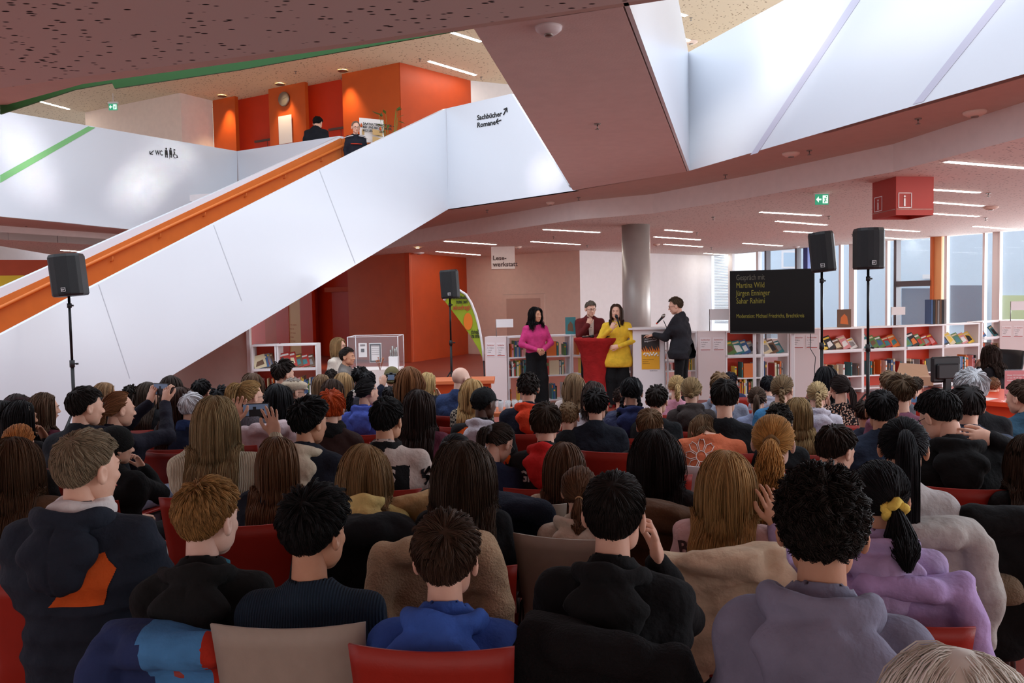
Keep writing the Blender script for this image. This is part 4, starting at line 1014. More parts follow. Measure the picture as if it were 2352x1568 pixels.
# ------------------------------------------------------------------ loudspeakers on stands
def speaker_box(px, pyt, pyb, d, wpx, tilt, yaw, lab, slab):
    top, bot = P(px, pyt, d), P(px, pyb, d); h = (top.z-bot.z); w = wpx*d/F; cx = (top+bot)/2
    t = thing('loudspeaker', lab, 'loudspeaker', (cx.x, cx.y, cx.z)); R = Matrix.Rotation(-yaw, 4, 'Z') @ Matrix.Rotation(tilt, 4, 'Y'); t.rotation_euler = R.to_euler()
    mb = MB(); dp = w*.5
    pf = [(-.5, .30), (-.5, -.22), (-.42, -.34), (-.2, -.47), (0, -.5), (.2, -.47), (.42, -.34), (.5, -.22), (.5, .30), (.28, .52), (-.28, .52)]
    def sec(z, s, off=0): return [(x*w*s, y*w*s+off, z) for x, y in pf]
    zs = [(-h/2, .93, 0), (-h/2+.02, 1, 0), (h/2-.03, 1, 0), (h/2, .92, 0)]; V = []
    for z, s, o in zs: V += sec(z, s, o)
    n = len(pf); Fq = [list(range(n))]+[[i*n+k, i*n+n+k, i*n+n+(k+1) % n, i*n+(k+1) % n] for i in range(3) for k in range(n)]+[list(range(4*n-1, 3*n-1, -1))]
    mb.add(V, Fq); obj('cabinet', mb, M_BLACK, t)
    g = MB(); gp = [(-.46, -.235), (-.40, -.345), (-.2, -.48), (0, -.51), (.2, -.48), (.40, -.345), (.46, -.235)]
    V = [(x*w, y*w-.006, z) for z in (-h/2+.03, h/2-.035) for x, y in gp]; g.add(V, [[i, i+1, 8+i, 7+i] for i in range(6)])
    obj('grille', g, mat('speaker_grille', (26, 27, 29), .65, bump=.6, bscale=500), t)
    bd = MB(); zc = -h*.35; bd.box(-.022, .022, -.52*w-.010, -.52*w-.004, zc-.022, zc+.022); b = obj('badge', bd, M_BLACK, t)
    e = MB(); 
    for q in ((-.022, .022, zc+.019, zc+.022), (-.022, .022, zc-.022, zc-.019), (-.022, -.019, zc-.022, zc+.022), (.019, .022, zc-.022, zc+.022)): e.box(q[0], q[1], -.52*w-.012, -.52*w-.010, q[2], q[3])
    obj('badge_rim', e, M_FRAME, b); text_obj('badge_letters', 'EV', .026, frame((-.017, -.52*w-.011, zc-.009), (1, 0, 0), (0, 0, 1)), M_FRAME, b, .001)
    # stand
    base = Vector((bot.x, bot.y+.02, 0)); s = thing('speaker_stand', slab, 'stand', base)
    zb = bot.z+(.02 if h < .4 else .03); zj = min(1.15, zb*.6)
    obj('pole', MB().tube([(0, 0, .35), (0, 0, zj)], .019, 12), M_BLACK, s)
    obj('extension_tube', MB().tube([(0, 0, zj), (0, 0, zb)], .0145, 12), mat('satin_black_metal', (30, 30, 32), .3, metal=.6), s)
    obj('collar', MB().lathe([(.027, zj-.05), (.027, zj+.03)], 14).tube([(0, 0, zj-.01), (.055, 0, zj-.01)], .007, 6).lathe([(.016, zj-.02), (.016, zj)], 8, M=Matrix.Translation((.055, 0, 0))), M_BLACK, s)
    obj('top_clamp', MB().lathe([(.024, zb-.16), (.024, zb-.11)], 12).tube([(0, 0, zb-.135), (.045, 0, zb-.135)], .010, 8), M_BLACK, s)
    for k_ in range(3):
        a = k_*2.094+.5; dx, dy = math.cos(a), math.sin(a)
        obj('leg', MB().tube([(dx*.02, dy*.02, .62), (dx*.5, dy*.5, .02)], .011, 8).tube([(dx*.26, dy*.26, .32), (0, 0, .36)], .006, 6), M_BLACK, s)
    return t
speaker_box(156, 584, 680, 8.9, 68, -.08, -.15, 'black loudspeaker in front of the white staircase side', 'black tripod stand at the far left against the white staircase')
speaker_box(1033, 620, 685, 12.8, 41, -.05, .05, 'small black loudspeaker before the rust wall by the green banner', 'black tripod stand in front of the rust coloured wall')
speaker_box(1889, 533, 624, 9.4, 54, -.09, .45, 'black loudspeaker turned aside above the big screen corner', 'black tripod stand next to the big screen')
speaker_box(1996, 524, 618, 8.9, 61, 0, .1, 'upright black loudspeaker right of the turned one', 'rightmost black tripod stand of the two beside the screen')
# ------------------------------------------------------------------ big screen
A_, B_ = P(1677, 765, 13.2), P(1871, 763, 12.7); top = P(1871, 613, 12.7); TL = P(1679, 628, 13.2)
xd = (B_-A_); xd.z = 0; Wm = xd.length; xd.normalize(); nd = Vector((xd.y, -xd.x, 0)); zb_, zt_ = A_.z, (TL.z+top.z)/2+.01
ts = thing('presentation_screen', 'large black flat screen with yellow speaker names beside the speakers', 'screen', (A_.x, A_.y, 0))
A0 = Vector((0, 0, 0))
def sc_box(nm, x0, x1, z0, z1, y0, y1, m, par): 
    return obj(nm, MB().prism([xd*x0+UP*z0+nd*y1, xd*x1+UP*z0+nd*y1, xd*x1+UP*z1+nd*y1, xd*x0+UP*z1+nd*y1], -nd*(y1-y0)), m, par)
case = sc_box('housing', 0, Wm, zb_, zt_, -.05, 0, M_BLACK, ts)
M_SCR = mat('screen_black', (9, 10, 12), .28, spec=.25)
scr = sc_box('display', .012, Wm-.012, zb_+.03, zt_-.012, 0, .002, M_SCR, ts)
sc_box('lower_bezel', 0, Wm, zb_-.012, zb_+.004, -.03, .006, M_METAL, ts)
M_YT = mat('yellow_screen_text', (128, 122, 42), .6, emit=.16); M_GT = mat('grey_screen_text', (100, 100, 88), .6, emit=.12)
for s_, zz, m_, sz in (('Gespräch mit', .86, M_GT, .128), ('Martina Wild', .735, M_YT, .128), ('Jürgen Enninger', .61, M_YT, .128), ('Sahar Rahimi', .485, M_YT, .128), ('Moderation: Michael Friedrichs, Brechtkreis', .255, M_YT, .094)):
    o_ = xd*(.10)+UP*(zb_+.02+zz*(zt_-zb_)-.03)+nd*.004
    me = text_mesh(s_, sz, .001); xs = [v.co.x for v in me.vertices]; lim = {'Gespräch mit': .50, 'Martina Wild': .49, 'Jürgen Enninger': .60, 'Sahar Rahimi': .50}.get(s_, 1.17)*Wm/1.46
    me.transform(frame(o_, xd, UP) @ Matrix.Diagonal((lim/(max(xs)-min(xs)), 1, 1, 1))); link('slide_text', me, m_, scr)
M_ = Matrix.Translation(xd*Wm/2)
for dx in (-.3, .3): obj('stand_post', MB().prism([xd*(Wm/2+dx)+nd*-.06, xd*(Wm/2+dx+.05)+nd*-.06, xd*(Wm/2+dx+.05)+nd*-.06+UP*(zb_+.3), xd*(Wm/2+dx)+nd*-.06+UP*(zb_+.3)], -nd*.04), M_FRAME, ts)
obj('stand_foot', MB().prism([xd*(Wm/2-.4)-nd*.3, xd*(Wm/2+.4)-nd*.3, xd*(Wm/2+.4)+nd*.2, xd*(Wm/2-.4)+nd*.2], UP*.03), M_BLACK, ts)
cpts = [P(1862, 765, 12.75), P(1861, 800, 12.75), P(1873, 820, 12.75), P(1871, 850, 12.75), P(1872, 880, 12.75)]; cpts.append(Vector((cpts[-1].x, cpts[-1].y, .01)))
o = obj('power_cable', MB().tube(cpts, .006, 6), M_BLACK); tag(o, 'thin black cable hanging from the big screen', 'cable')
# ------------------------------------------------------------------ bistro table with stretch cover
def at_floor(px, d): v = P(px, 900, d); return Vector((v.x, v.y, 0))
tp_ = at_floor(1372, 12.9)
tb = thing('bistro_table', 'tall bistro table in a red stretch cover', 'table', tp_)
prof = [(.30, .0), (.295, .03), (.235, .22), (.215, .42), (.22, .62), (.265, .86), (.33, 1.02), (.365, 1.075), (.37, 1.10), (.365, 1.115)]
V = []; n = 48
for r, z in prof:
    for k_ in range(n):
        a = 2*math.pi*k_/n; q = abs(math.cos(2*a)); lob = 1+(.10*(1-z/1.1))*(q-.5)*(1 if z < .9 else .3); V.append((r*lob*math.cos(a), r*lob*math.sin(a), z))
mb = MB(); mb.add(V, [[i*n+k_, i*n+(k_+1) % n, (i+1)*n+(k_+1) % n, (i+1)*n+k_] for i in range(len(prof)-1) for k_ in range(n)], sm=True)
obj('stretch_cover', mb, fabric((156, 30, 30)), tb)
obj('table_top', MB().lathe([(.36, 1.10), (.368, 1.118), (.36, 1.122), (.01, 1.122)], 48), fabric((164, 34, 32)), tb)
for x, y, l, rz, lb in ((-.15, -.1, .2, .3, 'flat dark microphone lying on the red bistro table, left one'), (.12, -.14, .18, -.5, 'dark object lying on the red bistro table, right one')):
    o = obj('microphone', MB().tube([(-l/2, 0, .02), (l*.2, 0, .02)], .013, 8).tube([(l*.2, 0, .022), (l*.5, 0, .026)], [.018, .026], 10), M_BLACK, loc=tp_+Vector((x, y, 1.124)), rotz=rz); tag(o, lb, 'microphone')
# ------------------------------------------------------------------ lectern
lp = at_floor(1497, 12.6); lt = thing('lectern', 'white lectern with a black and yellow event poster', 'lectern', lp, math.radians(-4))
sx = 12.6/F; lw = .33
M_LEC = mat('lectern_white', (232, 226, 226), .5)
obj('front_panel', MB().box(-.29, .22, -.02, .0, 0, 1.25), M_LEC, lt); obj('side_panel', MB().box(.20, .22, -.02, .50, 0, 1.25), M_LEC, lt)
obj('side_panel', MB().box(-.29, -.27, 0, .50, 0, 1.25), M_LEC, lt)
obj('top', MB().box(-.36, .47, -.08, .50, 1.25, 1.275), M_LEC, lt)
obj('post', MB().box(.24, .27, .0, .03, 0, 1.25), M_LEC, lt)
for z in (.72, .3): obj('shelf', MB().box(.22, .44, 0, .48, z, z+.02), M_LEC, lt)
pz = 1.12; po = obj('poster', MB().box(-.155, .125, -.027, -.021, .62, 1.17), mat('poster_yellow', (232, 168, 40), .6), lt)
obj('poster_dark_field', MB().box(-.155, .125, -.030, -.028, .90, 1.17), mat('poster_dark', (48, 42, 40), .6), po)
for i in range(9):
    x = -.15+i*.032; obj('flame', MB().prism([(x, -.0305, .90), (x+.03, -.0305, .90), (x-.01, -.0305, .955+.02*(i % 3))], (0, -.001, 0)), mat('poster_orange', (226, 120, 30), .6), po)
for i in range(14):
    x = -.12+.017*i; z = .84+.02*math.sin(i*2.3); obj('figure', MB().lathe([(.001, 0), (.014, .012), (.008, .03), (.001, .035)], 6, M=Matrix.Translation((x, -.029, z))), mat('poster_white', (240, 235, 228), .6), po)
text_obj('poster_title', '„Schwere Zeit,\nausgezeichnet“', .034, frame((-.115, -.031, 1.085), (1, -.0, .12), (0, 0, 1)), M_FRAME, po, .0005)
for z, s_ in ((.80, 'Lesung und Gespräch'), (.765, 'Eintritt frei'), (.735, 'Stadtbücherei')): text_obj('poster_line', s_, .020, frame((-.14, -.028, z-.03), (1, 0, 0), (0, 0, 1)), M_INK, po, .0005)
text_obj('poster_footer', 'Stadtbücherei', .022, frame((-.03, -.022, .588), (1, 0, 0), (0, 0, 1)), M_INK, lt, .0005)
# microphone stand
mp = at_floor(1552, 12.4); ms = thing('microphone_stand', 'microphone on a grey boom stand at the lectern', 'microphone stand', mp)
def loc_(px, py, d): return P(px, py, d)-mp
obj('pole', MB().tube([(0, 0, .02), loc_(1550, 780, 12.4)], .011, 10), M_STEEL, ms)
obj('boom', MB().tube([loc_(1556, 806, 12.4), loc_(1524, 736, 12.3)], .006, 8), M_BLACK, ms)
obj('foot', MB().lathe([(.13, 0), (.13, .012), (.02, .03)], 24), M_BLACK, ms)
obj('clamp', MB().tube([loc_(1548, 778, 12.4), loc_(1556, 790, 12.4)], .02, 10), M_BLACK, ms)
mc = obj('microphone', MB().tube([loc_(1509, 742, 12.3), loc_(1522, 728, 12.3)], [.012, .02], 10), M_BLACK, ms)
obj('grille_head', MB().tube([loc_(1521, 729, 12.3), loc_(1524, 725, 12.3), loc_(1527, 721, 12.3)], [.024, .028, .012], 12), M_METAL, mc)
obj('red_ring', MB().tube([loc_(1507.5, 744, 12.3), loc_(1509.5, 741.5, 12.3)], .0135, 10), M_RED, mc)
# ------------------------------------------------------------------ bookcases
BC = dict(white=(226, 222, 216), cream=(214, 196, 160), red=(176, 48, 38), orange=(214, 110, 44), yellow=(226, 188, 70), green=(92, 126, 70), blue=(66, 96, 140), teal=(60, 120, 124), black=(40, 38, 40), brown=(110, 78, 56), pink=(214, 140, 140), grey=(140, 136, 134))
for k_, v_ in BC.items(): mat('cover_'+k_, v_, .55)
M_PAGES = mat('pages', (226, 214, 196), .8)
def book(name, w, t, h, colr, M, label, group, mark=True):
    """cover with spine; x thickness, y depth, z height"""
    r = thing(name, label, 'book', group=group); r.matrix_world = M
    mb = MB().box(0, t, 0, .003, 0, h).box(0, .003, 0, w, 0, h).box(t-.003, t, 0, w, 0, h); obj('cover', mb, MATS['cover_'+colr], r)
    obj('page_block', MB().box(.003, t-.003, .003, w-.005, .004, h-.004), M_PAGES, r)
    if mark and t > .014:
        c2 = random.choice([k_ for k_ in BC if k_ != colr]); z = h*random.uniform(.5, .75)
        obj('spine_band', MB().box(.002, t-.002, -.001, .0, z, z+h*random.uniform(.08, .2)), MATS['cover_'+c2], r)
    return r
def bookcase(a, b, zt, shelves, place, back=None, fill=(), display=None, depth=.3, seed=0, zdisp=None):
    """a,b ground points of the front; place = words telling which one"""
    rnd = random.Random(seed); a = Vector((a.x, a.y, 0)); b = Vector((b.x, b.y, 0)); xd = (b-a).normalized(); W_ = (b-a).length; yd = Vector((-xd.y, xd.x, 0)); yd = yd if yd.y > 0 else -yd
    M = Matrix((xd, yd, UP)).transposed().to_4x4(); M.translation = a
    t = thing('bookcase', 'white open bookcase bay '+place, 'bookcase', group='white low bookcases'); t.matrix_world = M
    for nm, q in (('side_panel', (0, .025, 0, depth, 0, zt)), ('side_panel', (W_-.025, W_, 0, depth, 0, zt)), ('top', (0, W_, -.01, depth, zt, zt+.025)), ('bottom', (.025, W_-.025, 0, depth, .06, .08))): obj(nm, MB().box(*q), M_FRAME, t)
    if back: obj('back_panel', MB().box(.025, W_-.025, depth-.01, depth, .08, zt), back, t)
    for z in shelves: obj('shelf', MB().box(.025, W_-.025, 0, depth, z, z+.022), M_FRAME, t)
    words = {}
    for z, nm, dens in fill:
        x = .035+rnd.random()*.05; i = 0
        while x < W_-.07:
            th = rnd.choice([.012, .016, .02, .026, .034]); h = rnd.uniform(.19, .27); c = rnd.choice(list(BC))
            if rnd.random() > dens: x += rnd.uniform(.04, .14)
            if x+th > W_-.035: break
            lab = '%s %s book standing on the %s of the bay %s' % ('thick' if th > .022 else 'slim', c, nm, place)
            book('book', .18, th, h, c, M @ Matrix.Translation((x, .02+rnd.random()*.02, z+.022)), ' '.join(lab.split()[:16]), 'books on the %s %s' % (nm, place)); x += th+.0015
            if rnd.random() < .08 and x < W_-.3:   # one book facing forward
                c = rnd.choice(list(BC)); book('book', .17, .02, .24, c, M @ Matrix.Translation((x+.18, .03, z+.022)) @ Matrix.Rotation(math.pi/2, 4, 'Z'), ' '.join(('%s book cover facing out on the %s of the bay %s' % (c, nm, place)).split()[:16]), 'books on the %s %s' % (nm, place), False); x += .19
    if display:
        z, n_ = display; x = .05
        obj('display_ledge', MB().box(.025, W_-.025, -.03, .0, z, z+.04), M_FRAME, t)
        for i in range(n_):
            w = rnd.uniform(.15, .19); h = rnd.uniform(.2, .27); c = rnd.choice(list(BC)); c2 = rnd.choice([q for q in BC if q != c]); x = .04+(W_-.25)*i/max(1, n_-1)
            r = thing('book', ' '.join(('%s picture book leaning on the display ledge of the bay %s' % (c, place)).split()[:16]), 'book', group='books displayed %s' % place)
            r.matrix_world = M @ Matrix.Translation((x, .0+.012*i, z+.03)) @ Matrix.Rotation(-.55, 4, 'X') @ Matrix.Rotation(-.25, 4, 'Y')
            obj('cover', MB().box(0, w, 0, .003, 0, h).box(0, .003, 0, .018, 0, h).box(0, w, .015, .018, 0, h), MATS['cover_'+c], r)
            obj('page_block', MB().box(.003, w-.003, .003, .015, .003, h-.003), M_PAGES, r)
            obj('cover_picture', MB().prism([(w*.12, -.001, h*.15), (w*.85, -.001, h*rnd.uniform(.1, .3)), (w*.8, -.001, h*.6), (w*.3, -.001, h*rnd.uniform(.5, .75))], (0, .001, 0)), MATS['cover_'+c2], r)
            obj('title_band', MB().box(w*.1, w*.9, -.001, 0, h*.78, h*.9), MATS['cover_'+rnd.choice(['white', 'yellow', 'cream'])], r)
    return t, M
def ground(px, py, z=1.134): v = PZ(px, py, z); return Vector((v.x, v.y, 0))
# right bays
xs = [(1883, 757.5), (1982, 754), (2080, 751), (2167, 747.5), (2250, 744)]
nms = ['right of the screen', 'behind the turned loudspeaker stand', 'behind the right loudspeaker stand', 'behind the computer monitor']
for i in range(4):
    bookcase(ground(*xs[i]), ground(*xs[i+1]), 1.134, (.72, .28), nms[i], back=M_RED if i in (0, 1, 2) else None, fill=((.28, 'middle shelf', .75),), display=(.74, 5), seed=20+i)
bookcase(ground(2256, 741.5), ground(2356, 736), 1.134, (.80, .45), 'behind the curly haired woman', fill=((.45, 'middle shelf', .8),), display=(.82, 4), seed=31)
# behind the screen
bookcase(ground(1667, 764), ground(1750, 762), 1.134, (.70, .34), 'below the left half of the screen', fill=((.34, 'middle shelf', .6), (.06, 'bottom shelf', .9)), display=(.72, 4), back=M_RED, seed=40)
bookcase(ground(1751, 762), ground(1812, 760), 1.134, (.70, .34), 'below the right half of the screen', fill=((.34, 'middle shelf', .8),), display=(.72, 3), seed=41)
# centre left
bookcase(ground(1165, 776), ground(1312, 771.5), 1.134, (.79, .47), 'behind the woman in pink', fill=((.79, 'top shelf', .8), (.47, 'middle shelf', .9), (.06, 'bottom shelf', .8)), seed=50)
bookcase(ground(1313, 771.5), ground(1420, 768), 1.134, (.79, .47), 'behind the red bistro table', fill=((.79, 'top shelf', .6), (.47, 'middle shelf', .9)), seed=51, back=None)
bookcase(ground(1421, 768), ground(1600, 764), 1.134, (.79, .47), 'behind the lectern', fill=((.47, 'middle shelf', .5),), seed=52)
# far left corner
bookcase(ground(577, 796), ground(634, 794.5), 1.134, (.76, .38), 'left of the pair in the lift corner', fill=((.38, 'middle shelf', .9),), display=(.76, 4), seed=60, back=M_RED)
bookcase(ground(635, 794.5), ground(727, 792.5), 1.134, (.76, .38), 'right of the pair in the lift corner', fill=((.38, 'middle shelf', .95),), display=(.76, 5), seed=61)
# end panels with small printed cards
def end_panel(px0, px1, py, place, cards=2, head='Sachbücher', d_off=0, sub='6–13 Jahre'):
    a, b = ground(px0, py), ground(px1, py-(px1-px0)*.012); xd = (b-a).normalized(); yd = Vector((-xd.y, xd.x, 0)); M = Matrix((xd, yd, UP)).transposed().to_4x4(); M.translation = a-yd*.02; W_ = (b-a).length
    t = thing('shelf_end_panel', 'pink white end panel with printed cards '+place, 'panel', group=None); t.matrix_world = M
    obj('panel', MB().box(0, W_, 0, .35, 0, 1.16), mat('panel_pinkish', (226, 210, 208), .55), t)
    for i in range(cards):
        cw = W_*.40; x = W_*(.07+.48*i); c = obj('card', MB().box(x, x+cw, -.004, 0, .83, 1.06), mat('card_pale', (232, 222, 222), .4), t)
        me = text_mesh(head, .036, .0005); xs_ = [v.co.x for v in me.vertices]; me.transform(frame((x+.015, -.005, 1.01), (1, 0, 0), (0, 0, 1)) @ Matrix.Diagonal(((cw-.03)/(max(xs_)-min(xs_)), 1, 1, 1))); link('card_heading', me, M_REDINK, c)
        text_obj('card_line', sub, .026, frame((x+.015, -.005, .97), (1, 0, 0), (0, 0, 1)), M_INK, c, .0005)
        for k_ in range(3 if i else 2): text_obj('card_line', ['• Technik', '• Natur', '• Musik'][k_], .02, frame((x+.015, -.005, .935-.035*k_), (1, 0, 0), (0, 0, 1)), M_INK, c, .0005)
        obj('red_foot_line', MB().box(x+.01, x+cw-.01, -.006, -.004, .845, .857), mat('card_red', (176, 60, 44), .5), c)
end_panel(1114, 1163, 777, 'at the left end of the bookcases'); end_panel(1603, 1666, 765, 'right of the man at the lectern'); end_panel(1814, 1881, 760, 'just right of the screen')
end_panel(2296, 2352, 739.5, 'at the right edge of the picture', head='3.1 Romane', sub='6–9 Jahre')
def on_top(px):
    y = 757.5-(px-1883)*.0368 if px > 1850 else (765-(px-1603)*.02 if px > 1590 else 776-(px-1165)*.0306)
    v = PZ(px, y, 1.134); return Vector((v.x, v.y+.12, 1.16))
# white sign flags above shelves
for (x0, y0, x1, y1, d, lab) in ((1140, 733, 1179, 752, 12.7, 'blank white flag sign left of the woman in pink'), (1634, 710, 1675, 735, 13.6, 'pale flag sign left of the screen'), (2054, 705, 2079, 723, 15.6, 'small white flag sign by the window'), (2330, 692, 2362, 712, 16.5, 'white flag sign at the right picture edge')):
    a = on_top(x0); d = a.y; b = P(x1, y1, d); tz = P(x0, y0, d).z; az = P(x0, y1, d).z; t = thing('flag_sign', lab, 'sign', a); a = Vector((a.x, a.y, az)); a.z = az
    obj('post', MB().tube([(0, 0, 0), (0, 0, tz-1.16)], .007, 6), M_STEEL, t); obj('board', MB().box(0, b.x-a.x, -.006, .006, az-1.16, tz-1.16), M_FRAME, t)
# single books standing on top
for (x0, y0, x1, y1, d, c, c2, lab) in ((1300, 728, 1322, 769, 13.6, 'teal', 'brown', 'picture book with a deer standing on the bookcase'), (1310, 750, 1317, 769, 13.5, 'white', 'cream', 'slim white booklet standing on the bookcase behind the man in maroon'), (1930, 710, 1955, 756, 14.3, 'brown', 'orange', 'brown patterned book displayed on top of the right bookcases')):
    a = on_top(x0); d = a.y; b = P(x1, y0, d); w = b.x-a.x; h = b.z-1.16
    t = thing('book', lab, 'book', (a.x, a.y, 1.161)); obj('cover', MB().box(0, w, 0, .02, 0, h), MATS['cover_'+c], t); obj('cover_picture', MB().prism([(w*.2, -.001, h*.2), (w*.8, -.001, h*.15), (w*.7, -.001, h*.6), (w*.5, -.001, h*.75), (w*.25, -.001, h*.55)], (0, .001, 0)), MATS['cover_'+c2], t)
for i, c in enumerate(['blue', 'black', 'brown', 'grey', 'brown', 'black', 'grey']):
    a = on_top(2142+i*5); h = P(2142, 688+(i % 2)*2, a.y).z-1.16
    book('folder', .22, .04, h, c, Matrix.Translation((a.x, a.y-.06, 1.161)), '%s tall folder in the dark row on the right bookcase top' % c, 'dark folders standing on the bookcase', False).__setitem__('category', 'folder')
# ------------------------------------------------------------------ information desk
da_, db_ = PZ(2108, 908, .76), PZ(2420, 935, .76); dk = thing('information_desk', 'orange red information desk on the right', 'desk', (da_.x, da_.y, 0)); dv = (db_-da_); dv.z = 0; dl = dv.length; dx_ = dv.normalized(); dy_ = Vector((-dx_.y, dx_.x, 0))
M_DESK = mat('desk_orange', (224, 70, 26), .5)
Md = Matrix((dx_, dy_, UP)).transposed().to_4x4(); Md.translation = (da_.x, da_.y, 0); dk.matrix_world = Md
obj('desk_top', MB().box(-.05, dl, -.05, 1.0, .73, .77), M_DESK, dk); obj('front_panel', MB().box(-.02, dl, 0, .04, 0, .73), M_DESK, dk); obj('side_panel', MB().box(-.02, .02, .04, .95, 0, .73), M_DESK, dk)
def on_desk(px, py): v = PZ(px, py, .77); return v
v = PZ(2172, 897, .77); dm_ = v.y
cm = thing('computer_monitor', 'back of a black computer monitor on the orange desk', 'monitor', v, .15)
hh_ = (897-818)*dm_/F; obj('screen_housing', MB().box(-.155, .155, -.02, .03, hh_*.25, hh_, b=.015).box(-.12, .12, -.05, -.02, hh_*.35, hh_*.8, b=.015), M_BLACK, cm); obj('neck', MB().box(-.03, .03, -.04, 0, 0, hh_*.4), M_BLACK, cm); obj('foot', MB().lathe([(.12, 0), (.12, .012), (.03, .02)], 24), M_BLACK, cm)
v = PZ(2333, 922, .77); dm_ = v.y
ac = thing('acrylic_sign_holder', 'clear acrylic stand with a red information card on the desk', 'sign', v, -.05)
h_ = (922-850)*dm_/F; obj('red_card', MB().box(-.095, .11, 0, .004, .03, h_), mat('card_bright_red', (206, 52, 34), .4), ac); obj('acrylic_sleeve', MB().box(-.10, .115, -.006, -.002, 0, h_+.01), M_GLASS, ac); obj('acrylic_foot', MB().box(-.115, .135, -.04, .04, 0, .005), M_GLASS, ac)
obj('white_disc', MB().lathe([(.05, 0), (.05, .002)], 28, M=Matrix.Translation((.08, -.007, .08)) @ Matrix.Rotation(math.pi/2, 4, 'X')), M_PAPER, ac)
text_obj('disc_letters', 'IN', .06, frame((.045, -.010, .06), (1, 0, 0), (0, 0, 1)), M_REDINK, ac, .0005, .002)
for i, s_ in enumerate(['Dieser Informationsplatz', 'ist von 10–18 Uhr', 'besetzt']): text_obj('card_text', s_, .017, frame((-.08, -.008, h_-.045-.024*i), (1, 0, 0), (0, 0, 1)), M_PAPER, ac, .0005)
v = PZ(2122, 888, .77)+Vector((.05, .2, 0))
o = obj('cardboard_tray', MB().box(-.2, .12, -.1, .12, 0, .09).prism([(-.2, .12, .09), (.12, .12, .09), (.1, .16, .2), (-.16, .16, .22)], (0, .004, 0)), mat('card_beige', (190, 150, 120), .8), loc=v, rotz=-.3); tag(o, 'open beige cardboard tray left of the computer monitor', 'box')
o = obj('paper_sheet', MB().box(-.1, .1, -.14, .14, 0, .002), M_PAPER, loc=PZ(2262, 918, .7705)+Vector((0, .12, 0)), rotz=.6); tag(o, 'loose paper sheet lying on the orange desk', 'paper')
# office chair of the desk woman
v = P(2300, 900, 9.3); oc = thing('office_chair', 'black swivel chair of the curly haired woman at the desk', 'chair', (v.x+.05, v.y+.25, 0), math.radians(100))
mb = MB(); V = []
for i in range(7):
    z = .58+i*.075
    for j in range(9): u = -1+j/4; V.append((u*(.21-.02*(i > 4)), -.20-.02*i+.05*u*u, z))
mb.add(V, [[i*9+j, i*9+j+1, i*9+10+j, i*9+9+j] for i in range(6) for j in range(8)], sm=True); o = obj('backrest', mb, M_BLACK, oc); mod = o.modifiers.new('s', 'SOLIDIFY'); mod.thickness = .02
obj('seat', MB().box(-.23, .23, -.2, .25, .40, .46, b=.03), M_BLACK, oc); obj('gas_column', MB().tube([(0, 0, .08), (0, 0, .4)], .025), M_STEEL, oc)
for k_ in range(5): a = k_*1.2566; obj('foot_arm', MB().tube([(0, 0, .09), (.28*math.cos(a), .28*math.sin(a), .05)], [.025, .015], 8), M_BLACK, oc)
# ------------------------------------------------------------------ red information cube under the ceiling
ic = PZ(2070, 404, ZC); sidx = .54; t = thing('information_cube', 'red cube sign with white i hanging from the ceiling', 'sign', (0, 0, 0))
cf = PZ(2058, 405, ZC); # near vertical edge position
cfe = P(2058, 480, cf.y); R = math.radians(38)
Mx = Matrix.Translation((cf.x, cf.y, 0))
ca_, cb_ = PZ(2143, 406, ZC), PZ(2005, 420, ZC); e1 = (ca_-cf); e1.z = 0; e2 = (cb_-cf); e2.z = 0; L1, L2 = e1.length, e2.length; e1.normalize(); e2.normalize(); L2 = max(L2, .5)
zl = P(2056, 505, cf.y).z
M_CUBE = mat('cube_red', (170, 42, 28), .5); zl = ZC-.48
def face(o, u, L, nm):
    nn_ = u.cross(UP).normalized(); nn_ = nn_ if nn_.y < 0 else -nn_
    f = obj(nm, MB().prism([o+UP*zl, o+u*L+UP*zl, o+u*L+UP*ZC, o+UP*ZC], -nn_*.01), M_CUBE, t); return f, nn_
o_ = Vector((cf.x, cf.y, 0)); f1, n1 = face(o_, e1, L1, 'panel'); f2, n2 = face(o_, e2, L2, 'panel'); face(o_+e2*L2, e1, L1, 'panel'); face(o_+e1*L1, e2, L2, 'panel')
obj('lid', MB().prism([o_+UP*(zl+.07), o_+e1*L1+UP*(zl+.07), o_+e1*L1+e2*L2+UP*(zl+.07), o_+e2*L2+UP*(zl+.07)], UP*.01), M_BEIGE, t)
def icon(o, u, nn_, par, x, z, s):
    b = o+u*x+UP*z+nn_*.003; mb = MB()
    for q in ((0, 1, 0, .05), (0, 1, .95, 1), (0, .05, 0, 1), (.95, 1, 0, 1)): mb.prism([b+u*q[0]*s+UP*q[2]*s, b+u*q[1]*s+UP*q[2]*s, b+u*q[1]*s+UP*q[3]*s, b+u*q[0]*s+UP*q[3]*s], nn_*.003)
    obj('icon_frame', mb, M_FRAME, par)
    text_obj('letter_i', 'i', s*1.05, frame(b+u*s*.36+UP*s*.14, u, UP), M_FRAME, par, .002, s*.02)
icon(o_, e1, n1, f1, .06*L1, zl+.09, .19); icon(o_+e2*L2, -e2, n2, f2, .08*L2, zl+.09, .19)
